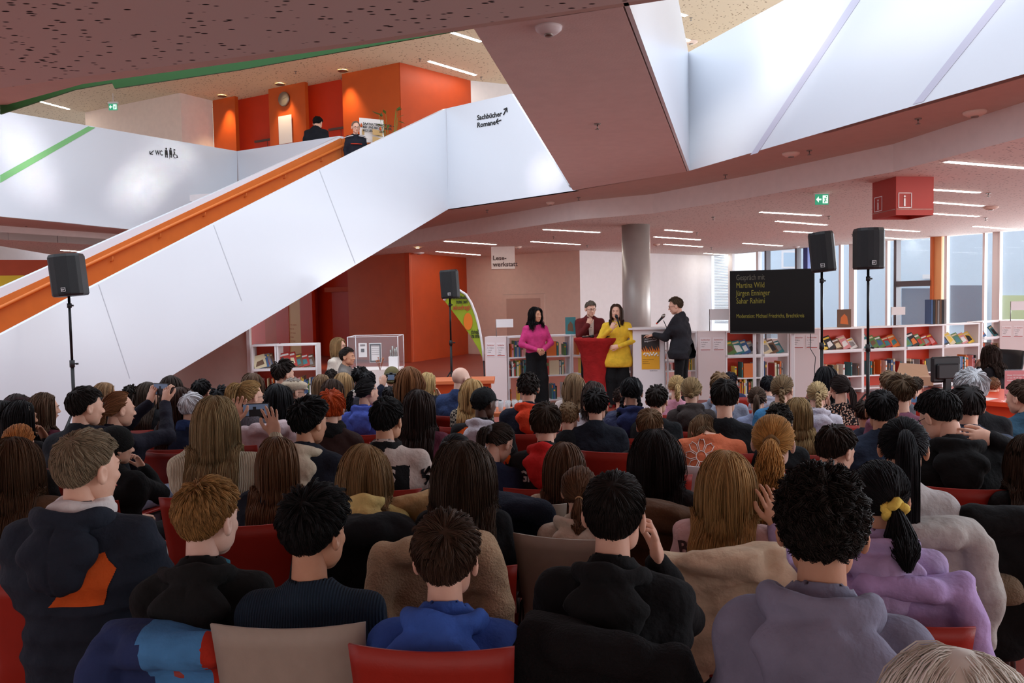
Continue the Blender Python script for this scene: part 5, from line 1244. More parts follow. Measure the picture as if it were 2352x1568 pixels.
# ------------------------------------------------------------------ hanging signs, exit signs
t = thing('hanging_sign', 'white box sign reading Lese-werkstatt below the ceiling', 'sign'); d = 21.5; a, b = P(1129, 618, d), P(1183, 618, d); zt = ZC
obj('box', MB().box(a.x, b.x, a.y, a.y+.35, a.z, zt), M_PLASTER, t); 
text_obj('lettering', 'Lese-\nwerkstatt', .17, frame((a.x+.04, a.y-.004, a.z+.24), (1, 0, 0), (0, 0, 1)), mat('grey_letters', (90, 70, 66), .6), t, .002, .004)
M_EXIT = mat('exit_green', (60, 170, 130), .4, emit=.55); M_EXITW = mat('exit_white', (225, 250, 240), .4, emit=.9)
def exit_sign(x0, y0, x1, y1, d, lab, ytop, icon_=True):
    a, b = P(x0, y1, d), P(x1, y1, d); zt_ = P(x0, y0, d).z; w = b.x-a.x; h = zt_-a.z
    t = thing('exit_sign', lab, 'exit sign', (a.x, a.y, a.z)); p = obj('panel', MB().box(0, w, 0, .02, 0, h), M_EXIT, t)
    obj('ceiling_mount', MB().box(-w*.1, w*1.1, 0, .06, h, h+.05), M_FRAME, t)
    if d > 15: obj('hanger_rod', MB().tube([(w/2, .03, h), (w/2, .03, Z2-a.z)], .01, 6), M_FRAME, t)
    obj('arrow', MB().prism([(w*.05, -.003, h*.5), (w*.25, -.003, h*.2), (w*.25, -.003, h*.42), (w*.45, -.003, h*.42), (w*.45, -.003, h*.58), (w*.25, -.003, h*.58), (w*.25, -.003, h*.8)], (0, .002, 0)), M_EXITW, p)
    obj('door_symbol', MB().box(w*.55, w*.95, -.003, -.001, h*.12, h*.88), M_EXITW, p)
    obj('running_figure', MB().tube([(w*.68, -.004, h*.2), (w*.74, -.004, h*.42), (w*.80, -.004, h*.62)], h*.045, 6).tube([(w*.88, -.004, h*.3), (w*.75, -.004, h*.42), (w*.66, -.004, h*.62), (w*.84, -.004, h*.56)], h*.03, 6).lathe([(h*.06, 0), (h*.06, .003)], 10, M=Matrix.Translation((w*.83, -.005, h*.76)) @ Matrix.Rotation(math.pi/2, 4, 'X')), M_EXIT, p)
exit_sign(1873, 446, 1903, 470, 11.5, 'green illuminated exit sign under the lower ceiling', 446)
exit_sign(250, 238, 269, 253, 22.0, 'green exit sign on the upper floor at left', 238)
# writing on parapets
nmid = Vector((gB.y-gA.y, gA.x-gB.x, 0)).normalized(); nmid = nmid if nmid.y < 0 else -nmid; umid = (gB-gA); umid.z = 0; umid.normalize()
def on_mid(px, py): return PV(px, py, gA, gB)+nmid*.005
sg = thing('wall_lettering', 'black lettering Sachbücher and Romane with arrows on the middle parapet', 'lettering', (0, 0, 0))
for s_, x0, y0, x1, sz in (('Sachbücher', 1096, 276, 1153, .2), ('Romane', 1096, 293, 1138, .2)):
    a, b = on_mid(x0, y0), on_mid(x1, y0-(x1-x0)*.17); me = text_mesh(s_, .125, .0015, .003); xs_ = [v.co.x for v in me.vertices]; q = (b-a).length/(max(xs_)-min(xs_)); me.transform(frame(a, b-a, UP) @ Matrix.Diagonal((q, 1, 1, 1))); link('word', me, M_INK, sg)
def arrow(cpx, cpy, onf, u, n_, ang, L, par):
    c = onf(cpx, cpy); dv = u*math.cos(ang)+UP*math.sin(ang); pv = -u*math.sin(ang)+UP*math.cos(ang); mb = MB()
    for A, B in ((c-dv*L/2, c+dv*L/2), (c+dv*L/2, c+dv*L*.1+pv*L*.36), (c+dv*L/2, c+dv*L*.1-pv*L*.36)): mb.tube([A+n_*.004, B+n_*.004], L*.07, 6)
    obj('arrow', mb, M_INK, par)
arrow(1161, 256, on_mid, umid, nmid, .9, .14, sg); arrow(1146, 278, on_mid, umid, nmid, math.pi+.1, .13, sg)
ul = (lB-lA); ul.z = 0; ul.normalize(); nl = Vector((ul.y, -ul.x, 0)); nl = nl if nl.y < 0 else -nl
sg = thing('toilet_sign', 'black WC lettering with toilet pictograms on the left parapet', 'lettering', (0, 0, 0))
a, b = on_left(357, 356), on_left(374, 357); me = text_mesh('WC', .15, .0015, .003); xs_ = [v.co.x for v in me.vertices]; me.transform(frame(a, b-a, UP) @ Matrix.Diagonal(((b-a).length/(max(xs_)-min(xs_)), 1.0, 1, 1))); link('word', me, M_INK, sg)
arrow(348, 350, on_left, ul, nl, math.pi*1.25, .12, sg)
for i, x in enumerate((382, 392)):
    c = on_left(x, 362)+nl*.002; h = .17
    obj('pictogram', MB().prism([c-ul*.036+UP*h*.35, c+ul*.036+UP*h*.35, c+ul*.03+UP*h*.95, c-ul*.03+UP*h*.95], nl*.002).prism([c-ul*.03, c-ul*.008, c-ul*.008+UP*h*.4, c-ul*.03+UP*h*.4], nl*.002).prism([c+ul*.03, c+ul*.008, c+ul*.008+UP*h*.4, c+ul*.03+UP*h*.4], nl*.002).lathe([(.022, 0), (.022, .003)], 10, M=frame(c+UP*h*1.12+nl*.003, ul, UP)), M_INK, sg)
    obj('divider', MB().prism([c+ul*.07-UP*.02, c+ul*.076-UP*.02, c+ul*.076+UP*.2, c+ul*.07+UP*.2], nl*.002), M_INK, sg)
c = on_left(403, 362)+nl*.002
obj('pictogram', MB().tube([c+UP*.13-ul*.02, c+UP*.06-ul*.015, c+UP*.06+ul*.03, c+UP*.0+ul*.05], .009, 6).tube([c+ul*.045*math.cos(q)-ul*.01+UP*(.04+.05*math.sin(q)) for q in np.linspace(2.2, 6.4, 12)], .006, 5).lathe([(.018, 0), (.018, .003)], 10, M=frame(c+UP*.165-ul*.02+nl*.003, ul, UP)), M_INK, sg)
# ------------------------------------------------------------------ ceiling lamps, sprinklers, detectors
def strip(p1, p2, z, lab, w=.045):
    a, b = PZ(*p1, z), PZ(*p2, z); u = (b-a).normalized(); n_ = u.cross(UP)*w
    t = thing('strip_light', lab, 'ceiling light', a, group='slim recessed ceiling strip lights'); b = b-a; a = Vector((0, 0, 0))
    obj('trim', MB().prism([a-n_*1.5-u*.03, a+n_*1.5-u*.03, b+n_*1.5+u*.03, b-n_*1.5+u*.03], -UP*.006), M_FRAME, t)
    obj('diffuser', MB().prism([a-n_-UP*.006, a+n_-UP*.006, b+n_-UP*.006, b-n_-UP*.006], -UP*.006), M_LAMP, t)
ST = [((1249, 526), (1376, 533), 'by the gallery edge left of the column'), ((1022, 553), (1138, 561), 'above the rust wall'), ((1221, 554), (1331, 561), 'above the beige wall, near the box sign'), ((1003, 577), (1102, 585), 'closest to the rust wall'),
      ((1529, 527), (1588, 532), 'right of the column top'), ((1503, 543), (1607, 550), 'right of the column, second one'), ((1526, 560), (1612, 566), 'right of the column, third one'), ((1708, 558), (1795, 564), 'above the screen'), ((1747, 486), (1884, 494), 'left below the exit sign'),
      ((1783, 507), (1897, 516), 'below the exit sign, second one'), ((1802, 530), (1900, 536), 'above the turned loudspeaker'), ((2174, 370), (2420, 390), 'at the top right'), ((2138, 434), (2248, 441), 'right of the red cube, upper one'), ((2137, 463), (2256, 472), 'right of the red cube, middle one'),
      ((2133, 489), (2246, 496), 'right of the red cube, lower one'), ((2021, 525), (2110, 531), 'above the upright loudspeaker'), ((2237, 519), (2330, 526), 'along the window at right'), ((2030, 545), (2090, 549), 'closest to the orange post'), ((1618, 581), (1690, 586), 'at the white wall corner')]
for a, b, l in ST: strip(a, b, ZC, 'white strip light '+l, .030)
strip((985, 140), (1092, 172), Z2, 'white strip light on the upper floor by the tower', .04); strip((1025, 70), (1104, 95), Z2, 'white strip light high above the middle parapet', .04); strip((1548, 28), (1575, 36), Z2, 'upper of two short strip lights above the right parapet', .04); strip((1562, 86), (1593, 96), Z2, 'lower of two short strip lights above the right parapet', .04)
strip((75, 228), (158, 250), Z2, 'strip light on the yellowish upper ceiling at left', .04)
strip((140, 574), (190, 577), q2[0].z, 'short strip light under the left gallery', .02)
for i, (x, y) in enumerate([(510, 219), (643, 192), (787, 161)]):
    p = PZ(x, y, Z2); t = thing('downlight', '%s of three round downlights above the orange tower' % ('leftmost', 'middle', 'rightmost')[i], 'ceiling light', p, group='round downlights above the tower')
    obj('ring', MB().lathe([(.13, -.02), (.115, -.03), (.10, -.012)], 28), M_METAL, t); obj('lamp_face', MB().lathe([(.10, -.012), (.001, -.012)], 28), M_WARMLAMP, t)
    l = bpy.data.lights.new('downlight_beam', 'SPOT'); l.energy = 160; l.color = (1, .70, .40); l.spot_size = 1.3; l.spot_blend = .8; l.shadow_soft_size = .08; lo = bpy.data.objects.new('downlight_beam', l); COL.objects.link(lo); lo.parent = t; lo.location = (0, 0, -.05)
for (x, d, e) in ((832, 22.2, 170), (667, 22.2, 120), (960, 21.0, 60)):   # wall washers of the lift lobby
    v = P(x, 600, d); p = (v.x, v.y, ZC-.03); t = thing('downlight', 'recessed spotlight washing the lift wall near x %s' % ('orange panel' if x == 832 else ('cream pillar' if x == 667 else 'rust corner')), 'ceiling light', p)
    t['label'] = 'recessed round spotlight above the %s' % ('orange lift wall' if x == 832 else ('cream pillar' if x == 667 else 'corner of the rust wall'))
    obj('lamp_face', MB().lathe([(.05, 0), (.001, 0)], 16), M_WARMLAMP, t)
    l = bpy.data.lights.new('wall_washer', 'SPOT'); l.energy = e; l.color = (1, .60, .26); l.spot_size = 1.0; l.spot_blend = .7; l.shadow_soft_size = .05; lo = bpy.data.objects.new('wall_washer', l); COL.objects.link(lo); lo.parent = t; lo.location = (0, 0, -.03)
SPK = MB().lathe([(.035, 0), (.03, -.012)], 12).tube([(0, 0, -.01), (0, 0, -.05)], .007, 6).lathe([(.012, -.05), (.028, -.058), (.012, -.06)], 10).mesh('sprinkler'); SPK.materials.append(M_METAL)
sps = [(1119, 482, ZS), (1372, 284, ZS), (1329, 453, ZS), (1666, 401, ZS), (1859, 345, ZS), (2109, 272, ZS), (60, 514, ZS), (1272, 543, ZC), (1349, 563, ZC), (1638, 498, ZC), (1601, 534, ZC), (1634, 568, ZC), (1904, 496, ZC), (2270, 443, ZC), (2264, 500, ZC), (1958, 537, ZC), (785, 179, Z2), (679, 164, Z2), (965, 135, Z2), (1105, 177, Z2), (1587, 41, Z2)]
for i, (x, y, z) in enumerate(sps):
    p = PZ(x, y, z); o = link('sprinkler', SPK, None, loc=p); where = {ZS: 'smooth gallery underside', ZC: 'perforated lower ceiling', Z2: 'upper floor ceiling'}[z]; tag(o, 'small metal sprinkler head on the '+where, 'sprinkler', 'sprinkler heads on the '+where)
for x, y, z, r, l in ((1260, 62, ZS, .09, 'white smoke detector on the bridge underside'), (1817, 351, ZS, .11, 'round recessed lamp in the gallery underside, left one'), (2239, 256, ZS, .11, 'round recessed lamp in the gallery underside, right one'), (1264, 464, ZS, .08, 'round recessed lamp in the middle gallery underside'), (2276, 475, ZC, .12, 'round beige detector right of the red cube'), (1508, 560, ZC, .10, 'round beige detector right of the column'), (1829, 566, ZC, .10, 'pale smoke detector above the screen corner'), (962, 580, ZC, .16, 'white dome lamp at the rust wall'), (1587, 96, Z2, .16, 'brown dome above the right parapet'), (1190, 566, ZC, .10, 'small detector beside the box sign')):
    p = PZ(x, y, z); t = thing('smoke_detector' if 'detector' in l else 'ceiling_lamp', l, 'smoke detector' if 'detector' in l else 'ceiling light', p); obj('housing', MB().lathe([(r, 0), (r*.95, -.02), (r*.6, -.045), (.001, -.05)], 24), M_FRAME if 'white' in l or 'pale' in l else M_BEIGE, t); obj('centre_cap', MB().lathe([(r*.35, -.04), (r*.3, -.06), (.001, -.062)], 16), M_METAL, t)
# ------------------------------------------------------------------ clock, boards, posters upstairs
c = PV(654, 228, t1, t2)-tn*.03; t = thing('wall_clock', 'round white clock on the orange upper wall', 'clock', c); Mc = frame((0, 0, 0), Vector((-tn.y, tn.x, 0)) if (Vector((-tn.y, tn.x, 0))).x > 0 else Vector((tn.y, -tn.x, 0)), UP)
obj('case', MB().lathe([(.19, -.03), (.19, .02), (.175, .03)], 40, M=Mc), M_METAL, t); obj('dial', MB().lathe([(.172, .021), (.001, .021)], 40, M=Mc), M_PAPER, t)
for k_ in range(12): a = k_*math.pi/6; obj('hour_mark', MB().box(-.004, .004, .13, .16, .022, .025, M=Mc @ Matrix.Rotation(a, 4, 'Z')), M_INK, t)
obj('hour_hand', MB().box(-.006, .006, -.02, .09, .026, .028, M=Mc @ Matrix.Rotation(.5, 4, 'Z')), M_INK, t); obj('minute_hand', MB().box(-.004, .004, -.03, .14, .029, .031, M=Mc @ Matrix.Rotation(-1.3, 4, 'Z')), M_INK, t)
def tow_rect(nm, x0, y0, x1, y1, m, off=.02, par=None, t_=.01):
    a = PV(x0, y1, t1, t2); b = PV(x1, y1-(x1-x0)*.2, t1, t2); z1 = PV(x0, y0, t1, t2).z; A = Vector((a.x, a.y, a.z))-tn*off; B = Vector((b.x, b.y, a.z))-tn*off
    return obj(nm, MB().prism([A, B, Vector((B.x, B.y, z1)), Vector((A.x, A.y, z1))], -tn*t_), m, par)
o = tow_rect('directory_board', 643, 268, 673, 332, M_FRAME); tag(o, 'tall white board on the orange upper wall below the clock', 'board')
pp = thing('poster', 'cream seed library poster beside the man on the stairs', 'poster'); pd = 16.2
def pr(nm, x0, y0, x1, y1, m, off=0, par=pp):
    a, b = P(x0, y1, pd), P(x1, y1-(x1-x0)*.16, pd); z1 = P(x0, y0, pd).z; return obj(nm, MB().prism([Vector((a.x, a.y-off, a.z)), Vector((b.x, b.y-off+.25, a.z)), Vector((b.x, b.y-off+.25, z1)), Vector((a.x, a.y-off, z1))], (0, -.004, 0)), m, par)
sheet = pr('sheet', 828, 270, 879, 370, M_PAPER)
for i, s_ in enumerate(['SAATGUTBIBLIOTHEK –', 'BEI UNS BLÜHT MEHR', 'ALS LESEFREUDE']):
    a = P(834, 286+i*7.5, pd); text_obj('poster_title', s_, .062, frame((a.x, a.y-.01, a.z), (1, .55, 0), UP), M_INK, pp, .001, .002)
for j in range(4):
    for i in range(2): pr('info_field', 832+i*24, 296+j*17, 851+i*24, 309+j*17, mat('field_tan', (214, 176, 120), .7), .006)
for x, y, c in ((876, 268, M_GREEN), (874, 300, M_ORANGE), (830, 292, M_ORANGE)): a = P(x, y, pd-.01); obj('leaf_print', MB().lathe([(.001, 0), (.03, .02), (.001, .09)], 6, M=Matrix.Translation(a-Vector((0, .0, 0)))), c, pp)
# plant behind the gallery
pl_ = P(897, 315, 15.9); t = thing('potted_plant', 'green leafy plant showing above the upper parapet', 'plant', (pl_.x, pl_.y, 4.25)); obj('pot', MB().lathe([(.10, 0), (.14, .28), (.13, .28)], 20), M_BEIGE, t)
lf = MB(); rnd = random.Random(3)
for i in range(26):
    a = rnd.random()*6.28; h = rnd.uniform(.5, 1.25); r = rnd.uniform(.08, .3); c = Vector((r*math.cos(a), r*math.sin(a), h)); dv = Vector((math.cos(a), math.sin(a), rnd.uniform(-.4, .5))).normalized()*.16; sd = dv.cross(UP).normalized()*.035
    lf.add([c, c+dv*.5+sd, c+dv, c+dv*.5-sd], [[0, 1, 2, 3]]); lf.tube([(0, 0, .25), c], .004, 4)
obj('foliage', lf, mat('leaf_green', (92, 128, 50), .5), t)
# ------------------------------------------------------------------ vitrine and back corner
vA, vB = P(800, 845, 11.6), P(922, 842, 11.9); vz = P(922, 770, 11.9).z; t = thing('display_case', 'glass display case beside the lift wall', 'display case', (vA.x, vA.y, 0)); w = vB.x-vA.x
zb = .78; obj('plinth', MB().box(0, w, .0, .6, 0, zb), M_PLASTER, t); obj('glass_hood', MB().box(0, w, 0, .6, zb, vz), mat('clear_case_glass', (235, 240, 245), .02, alpha=.10), t)
for q in ((0, 0, zb, vz), (w, 0, zb, vz), (0, .6, zb, vz), (w, .6, zb, vz)): obj('glass_edge', MB().tube([(q[0], q[1], q[2]), (q[0], q[1], q[3])], .006, 6), M_FRAME, t)
obj('glass_edge', MB().tube([(0, 0, vz), (w, 0, vz), (w, .6, vz), (0, .6, vz), (0, 0, vz)], .006, 6), M_FRAME, t)
v = P(901, 818, 11.9); o = thing('model_tower', 'small metal tower model on a white block in the glass case', 'model', (v.x, v.y+.15, zb)); obj('block', MB().box(-.07, .07, -.07, .07, 0, .16), M_FRAME, o)
for i, (x, h) in enumerate(((-.045, .1), (-.015, .16), (.02, .12), (.045, .14))): obj('rod', MB().tube([(x, 0, .16), (x, 0, .16+h)], .014, 10), M_METAL, o)
for (x0, y0, x1, y1, d, m_, lab, fr_) in ((824, 788, 843, 820, 12.6, M_PAPER, 'small white notice with a dark picture in the display case', 0), (849, 788, 877, 833, 12.6, M_PAPER, 'black framed certificate in the display case', 1)):
    a, b = P(x0, y1, d), P(x1, y1, d); z1 = P(x0, y0, d).z; t = thing('framed_notice', lab, 'picture', a); W_, H_ = b.x-a.x, z1-a.z; obj('sheet', MB().box(0, W_, 0, .01, 0, H_), m_, t)
    if fr_:
        for q in ((.01, W_-.01, .01, .035), (.01, W_-.01, H_-.035, H_-.01), (.01, .03, .01, H_-.01), (W_-.03, W_-.01, .01, H_-.01)): obj('frame_bar', MB().box(q[0], q[1], -.01, 0, q[2], q[3]), M_BLACK, t)
    else: obj('picture', MB().box(W_*.3, W_*.7, -.004, 0, H_*.35, H_*.6), M_BLACK, t)
    for k_ in range(5): obj('text_line', MB().box(W_*.2, W_*.8, -.003, 0, H_*(.82-.1*k_ if fr_ else .9-.03*k_), H_*(.82-.1*k_ if fr_ else .9-.03*k_)+.004), mat('grey_letters', (90, 70, 66), .6), t)
v = P(873, 850, 11.5); o = thing('flower_sprig', 'dried flower sprig in front of the display case', 'flower', (v.x, v.y, .78)); fl = MB()
for i in range(12): a = rnd.random()*6.28; c = Vector((.09*math.cos(a)*rnd.random(), .05*math.sin(a), .1+.12*rnd.random())); fl.tube([(0, 0, 0), c*.6, c], .003, 4); fl.lathe([(.001, -.012), (.014, 0), (.001, .012)], 6, M=Matrix.Translation(c))
obj('blossoms', fl, mat('dried_rose', (170, 110, 84), .8), o)
# wooden bench + orange low counter near bald man
v0, v1 = PZ(990, 878, .75), PZ(1045, 874, .75); o = thing('wooden_counter', 'low orange brown counter in front of the rust wall', 'counter', (v0.x, v0.y, 0)); obj('counter_top', MB().box(-.25, v1.x-v0.x+.5, 0, .55, .72, .76), mat('wood_orange', (206, 110, 66), .5), o); obj('counter_body', MB().box(-.2, v1.x-v0.x+.45, .05, .5, 0, .72), M_RUST, o)
# info text on cream pillar
for i in range(6):
    c = low_t(662, -.01); text_obj('pillar_text', ['3. OG  Sachbücher', 'Musik  Film', '2. OG  Romane', 'Zeitungen', '1. OG  Kinder', 'EG  Information'][i], .055, frame(c+UP*(1.05-.14*i)+Vector((.02, -.03, 0)), Vector((kn.y, -kn.x, 0)) if kn.y > 0 else Vector((-kn.y, kn.x, 0)), UP), M_REDINK, bpy.data.objects['wall_tower_g'], .001)
# ------------------------------------------------------------------ beach flag banner
t = thing('beach_flag', 'lime green sail shaped banner with mirrored lettering', 'banner'); fd = 13.2
out_ = [(1020, 690), (1027, 677), (1040, 668), (1056, 667), (1070, 676), (1082, 695), (1092, 720), (1099, 745), (1105, 775), (1109, 800), (1111, 828), (1098, 800), (1080, 770), (1062, 745), (1045, 722), (1030, 702)]
obj('cloth', MB().prism([P(x, y, fd) for x, y in out_], (0, .006, 0)), mat('lime_cloth', (150, 168, 40), .8, var=.05), t)
obj('edge_sleeve', MB().tube([P(x, y, fd) for x, y in out_[:11]], .022, 8), M_FRAME, t)
v = P(1111, 828, fd); obj('pole', MB().tube([v, Vector((v.x+.02, v.y, .02))], .012, 8), M_BLACK, t); obj('foot', MB().lathe([(.2, 0), (.2, .02), (.03, .04)], 20, M=Matrix.Translation((v.x+.02, v.y, 0))), M_BLACK, t)
def mtext(s_, x0, y0, x1, m_, h):
    a, b = P(x0, y0, fd-.012), P(x1, y0, fd-.012); me = text_mesh(s_, h, .001, .002); xs_ = [v.co.x for v in me.vertices]; q = abs(b.x-a.x)/(max(xs_)-min(xs_))
    me.transform(Matrix.Translation(b) @ Matrix.Rotation(math.pi/2, 4, 'X') @ Matrix.Diagonal((-q, 1, 1, 1))); link('lettering', me, m_, t)
mtext('Stadtbücherei', 1034, 686, 1072, M_INK, .085); mtext('hat jetzt', 1048, 696, 1074, M_INK, .085); mtext('tigerbooks', 1040, 710, 1081, M_REDINK, .11); mtext('Sprich', 1082, 766, 1100, M_INK, .1); mtext('uns an!', 1082, 775, 1101, M_INK, .1)
# plain striped stand-in animal figure omitted; a simple orange oval print instead
c = P(1075, 738, fd-.01); obj('print', MB().lathe([(.001, 0), (.075, 0), (.075, .003)], 20, M=Matrix.Translation(c) @ Matrix.Rotation(math.pi/2, 4, 'X') @ Matrix.Diagonal((1, 1.9, 1, 1))), mat('poster_orange', (226, 120, 30), .6), t)
# cup tray on small table at (1165,935)
v = PZ(1163, 940, .74); o = thing('side_table', 'small wooden table with a tray of glasses between the rows', 'table', (v.x, v.y, 0)); obj('table_top', MB().box(-.25, .25, -.2, .2, .70, .735), mat('wood_orange', (206, 110, 66), .5), o)
for sx_ in (-.2, .2):
    for sy_ in (-.16, .16): obj('leg', MB().box(sx_-.015, sx_+.015, sy_-.015, sy_+.015, 0, .7), M_STEEL, o)
GL = MB().lathe([(.020, 0), (.026, .08), (.024, .08), (.018, .006), (.001, .006)], 12).mesh('drinking_glass'); GL.materials.append(mat('clear_glass', (230, 235, 238), .05, alpha=.35))
for i in range(6):
    for j in range(3): o = link('drinking_glass', GL, None, loc=(v.x-.18+.065*i, v.y-.1+.08*j, .737)); tag(o, 'empty drinking glass on the small wooden table between the rows', 'glass', 'glasses on the small table')
# ------------------------------------------------------------------ things worn or printed
def pip(x, z, poly):
    n = len(poly); ins = np.zeros(x.shape, bool); j = n-1
    for i in range(n):
        xi, zi = poly[i]; xj, zj = poly[j]; c = ((zi > z) != (zj > z)) & (x < (xj-xi)*(z-zi)/((zj-zi) or 1e-9)+xi); ins ^= c; j = i
    return ins
def surf(c):
    if 'bvh' not in c:
        V, Fq = c['topV']; c['bvh'] = BVHTree.FromPolygons([tuple(v) for v in V.tolist()], [tuple(f) for f in np.asarray(Fq).tolist()])
    return c['bvh']
def cast(c, x, z, off=.004):
    h = surf(c).ray_cast(Vector((x, -.8, z)), Vector((0, 1, 0)))[0]
    return None if h is None else Vector((h.x, h.y-off, h.z))
def patch(poly, colr, name='patch', st=.010, kind='plain'):
    def f(c):
        xs = [p[0] for p in poly]; zs = [p[1] for p in poly]; gx = np.arange(min(xs), max(xs)+st, st); gz = np.arange(min(zs), max(zs)+st, st)
        X, Z = np.meshgrid(gx, gz); I = pip(X, Z, poly); mb = MB(); idm = {}
        for i in range(X.shape[0]):
            for j in range(X.shape[1]):
                if I[i, j]:
                    h = cast(c, X[i, j], Z[i, j], .005)
                    if h: idm[i, j] = len(mb.v); mb.v.append(tuple(h))
        for (i, j) in list(idm):
            q = [(i, j), (i, j+1), (i+1, j+1), (i+1, j)]
            if all(k_ in idm for k_ in q):
                ys = [mb.v[idm[k_]][1] for k_ in q]
                if max(ys)-min(ys) < .06: mb.f.append([idm[k_] for k_ in q]); mb.fm.append(0); mb.sm.append(True)
        if mb.f: obj(name, mb, fabric(colr, kind), c['top'])
    return f
def print_text(s, x, z, size, colr, rot=0, sy=1, bold=.002):
    def f(c):
        me = text_mesh(s, size, 0, bold); import bmesh
        bm = bmesh.new(); bm.from_mesh(me); bmesh.ops.triangulate(bm, faces=bm.faces); 
        for _ in range(1): bmesh.ops.subdivide_edges(bm, edges=[e for e in bm.edges if e.calc_length() > .012], cuts=1)
        xs = [v.co.x for v in bm.verts]; cx = (max(xs)+min(xs))/2
        for v in bm.verts:
            px_, pz_ = (v.co.x-cx), v.co.y*sy; a, b = px_*math.cos(rot)-pz_*math.sin(rot), px_*math.sin(rot)+pz_*math.cos(rot); h = cast(c, x+a, z+b, .005)
            v.co = h if h else Vector((x+a, -.1, z+b))
        bm.to_mesh(me); bm.free(); me.materials.clear(); link('printed_lettering', me, fabric(colr), c['top'])
    return f
def print_lines(lines, colr, r=.0022, name='printed_lines'):
    def f(c):
        mb = MB()
        for ln in lines:
            pts = [cast(c, x, z, .004) for x, z in ln]; pts = [p for p in pts if p]
            if len(pts) > 1: mb.tube(pts, r, 5)
        if mb.v: obj(name, mb, fabric(colr), c['top'])
    return f
def glasses(colr=(30, 26, 24)):
    return lambda c: obj('glasses', tome(glasses_mb(), c['HR'], c['HC']), mat('spectacles_%d' % colr[0], colr, .35), c['t'])
def scarf(colr, kind='plain', r=.034):
    def f(c):
        n = np.array(c['J']['neck'])+[0, .0, .012]
        V, Fq = snets(lambda q: np.sqrt((np.sqrt(((q-n)[..., 0])**2+((q-n)[..., 1]*.92)**2)-.062)**2+((q-n)[..., 2]*.75)**2)-r+wob(q, .006, 30, 2), n-.14, n+.14, .011)
        link('scarf', mesh_np('scarf', V, Fq), fabric(colr, kind), c['t'])
    return f
def collar(colr, r=.03, kind='flock'):
    return scarf(colr, kind, r)
def cap(kind, colr):
    def f(c):
        HRn = np.array(c['HR']); HCn = np.array(c['HC'])
        def g(q):
            p = (q-HCn)@HRn
            if kind == 'beanie':
                d = s_ell(p, (0, -.020, .035), (.102, .124, .122)); d = smax(d, -(p[..., 2]+.030+.25*np.clip(-p[..., 1]-.0, 0, .06)-p[..., 1]*.35), .01); d = d-.003*np.sin(p[..., 0]*160)*0
                return smin(d, np.sqrt((np.sqrt((p[..., 0]/.98)**2+((p[..., 1]+.018)/1.2)**2)-.088)**2+(p[..., 2]-.0-p[..., 1]*.3)**2)-.013, .012)
            d = s_ell(p, (0, -.014, .045), (.092, .112, .092 if kind == 'baseball' else .075)); d = smax(d, -(p[..., 2]-.030-(.15*p[..., 1])), .006)
            if kind == 'baseball': br = smax(np.abs(p[..., 2]-.045+.15*(p[..., 1]-.08)+1.8*p[..., 0]**2)-.004, np.sqrt((p[..., 0]/.07)**2+((p[..., 1]-.085)/.085)**2)*.07-.07, .004)
            else:
                br = smax(np.abs(p[..., 2]-.048+.25*(p[..., 1]-.08)+1.5*p[..., 0]**2)-.007, np.sqrt((p[..., 0]/.075)**2+((p[..., 1]-.075)/.062)**2)*.07-.07, .004); d = smin(d, s_ell(p, (0, .03, .075), (.08, .095, .03)), .04)
            return smin(d, br, .008)
        V, Fq = snets(g, HCn-.2, HCn+.21, .010 if c['lod'] < 2 else .007); link('cap' if kind != 'beanie' else 'beanie', mesh_np('cap', V, Fq), fabric(colr, 'flock' if kind == 'beanie' else 'plain'), c['t'])
    return f
def phone(label, local, yaw=0, w=.15, h=.075, cat='phone'):
    def f(c):
        M = c['t'].matrix_basis.copy(); M = Matrix.LocRotScale(c['t'].location, c['t'].rotation_euler, c['t'].scale) @ Matrix.Translation(local) @ Matrix.Rotation(yaw, 4, 'Z')
        if cat == 'phone':
            t = thing('smartphone', label, 'phone'); t.matrix_world = M
            obj('case', MB().box(-w/2, w/2, -.004, .005, -h/2, h/2, b=.003), M_BLACK, t)
            sc_ = obj('display', MB().box(-w*.46, w*.46, -.0055, -.004, -h*.44, h*.44), mat('phone_display', (96, 112, 138), .3, emit=.3), t)
            obj('shown_scene', MB().box(-w*.25, w*.3, -.0062, -.0055, -h*.44, h*.05).box(-w*.1, w*.02, -.0065, -.0055, -h*.1, h*.25), mat('phone_dark', (30, 34, 44), .4), sc_)
        else:
            t = thing('camera', label, 'camera'); t.matrix_world = M
            obj('camera_body', MB().box(-.065, .065, -.02, .02, -.04, .045, b=.006).box(-.02, .02, -.02, .015, .045, .06, b=.004), M_BLACK, t); obj('lens', MB().lathe([(.03, 0), (.032, .05), (.026, .052)], 20, M=Matrix.Rotation(-math.pi/2, 4, 'X') @ Matrix.Translation((0, 0, .02))), M_BLACK, t); obj('display', MB().box(-.04, .04, -.022, -.02, -.03, .03), mat('phone_display', (96, 112, 138), .3, emit=.3), t)
    return f
def earring(side=1): return lambda c: obj('earring', MB().lathe([(.001, -.006), (.005, -.003), (.006, 0), (.005, .003), (.001, .006)], 10, M=Matrix.Translation(c['HR'] @ Vector((side*.084, -.012, -.042))+c['HC'])), M_METAL, c['t'])
def clip(local, colr, r=.02, name='hair_clip'):
    def f(c):
        mb = MB(); p = c['HR'] @ Vector(local)+c['HC']
        for k_ in range(5): a = k_*1.2566; mb.tube([p, p+c['HR'] @ Vector((math.cos(a)*r, -.012, math.sin(a)*r))], [r*.2, r*.45], 8)
        obj(name, mb, mat('clip_%d_%d' % colr[:2], colr, .4), c['t'])
    return f
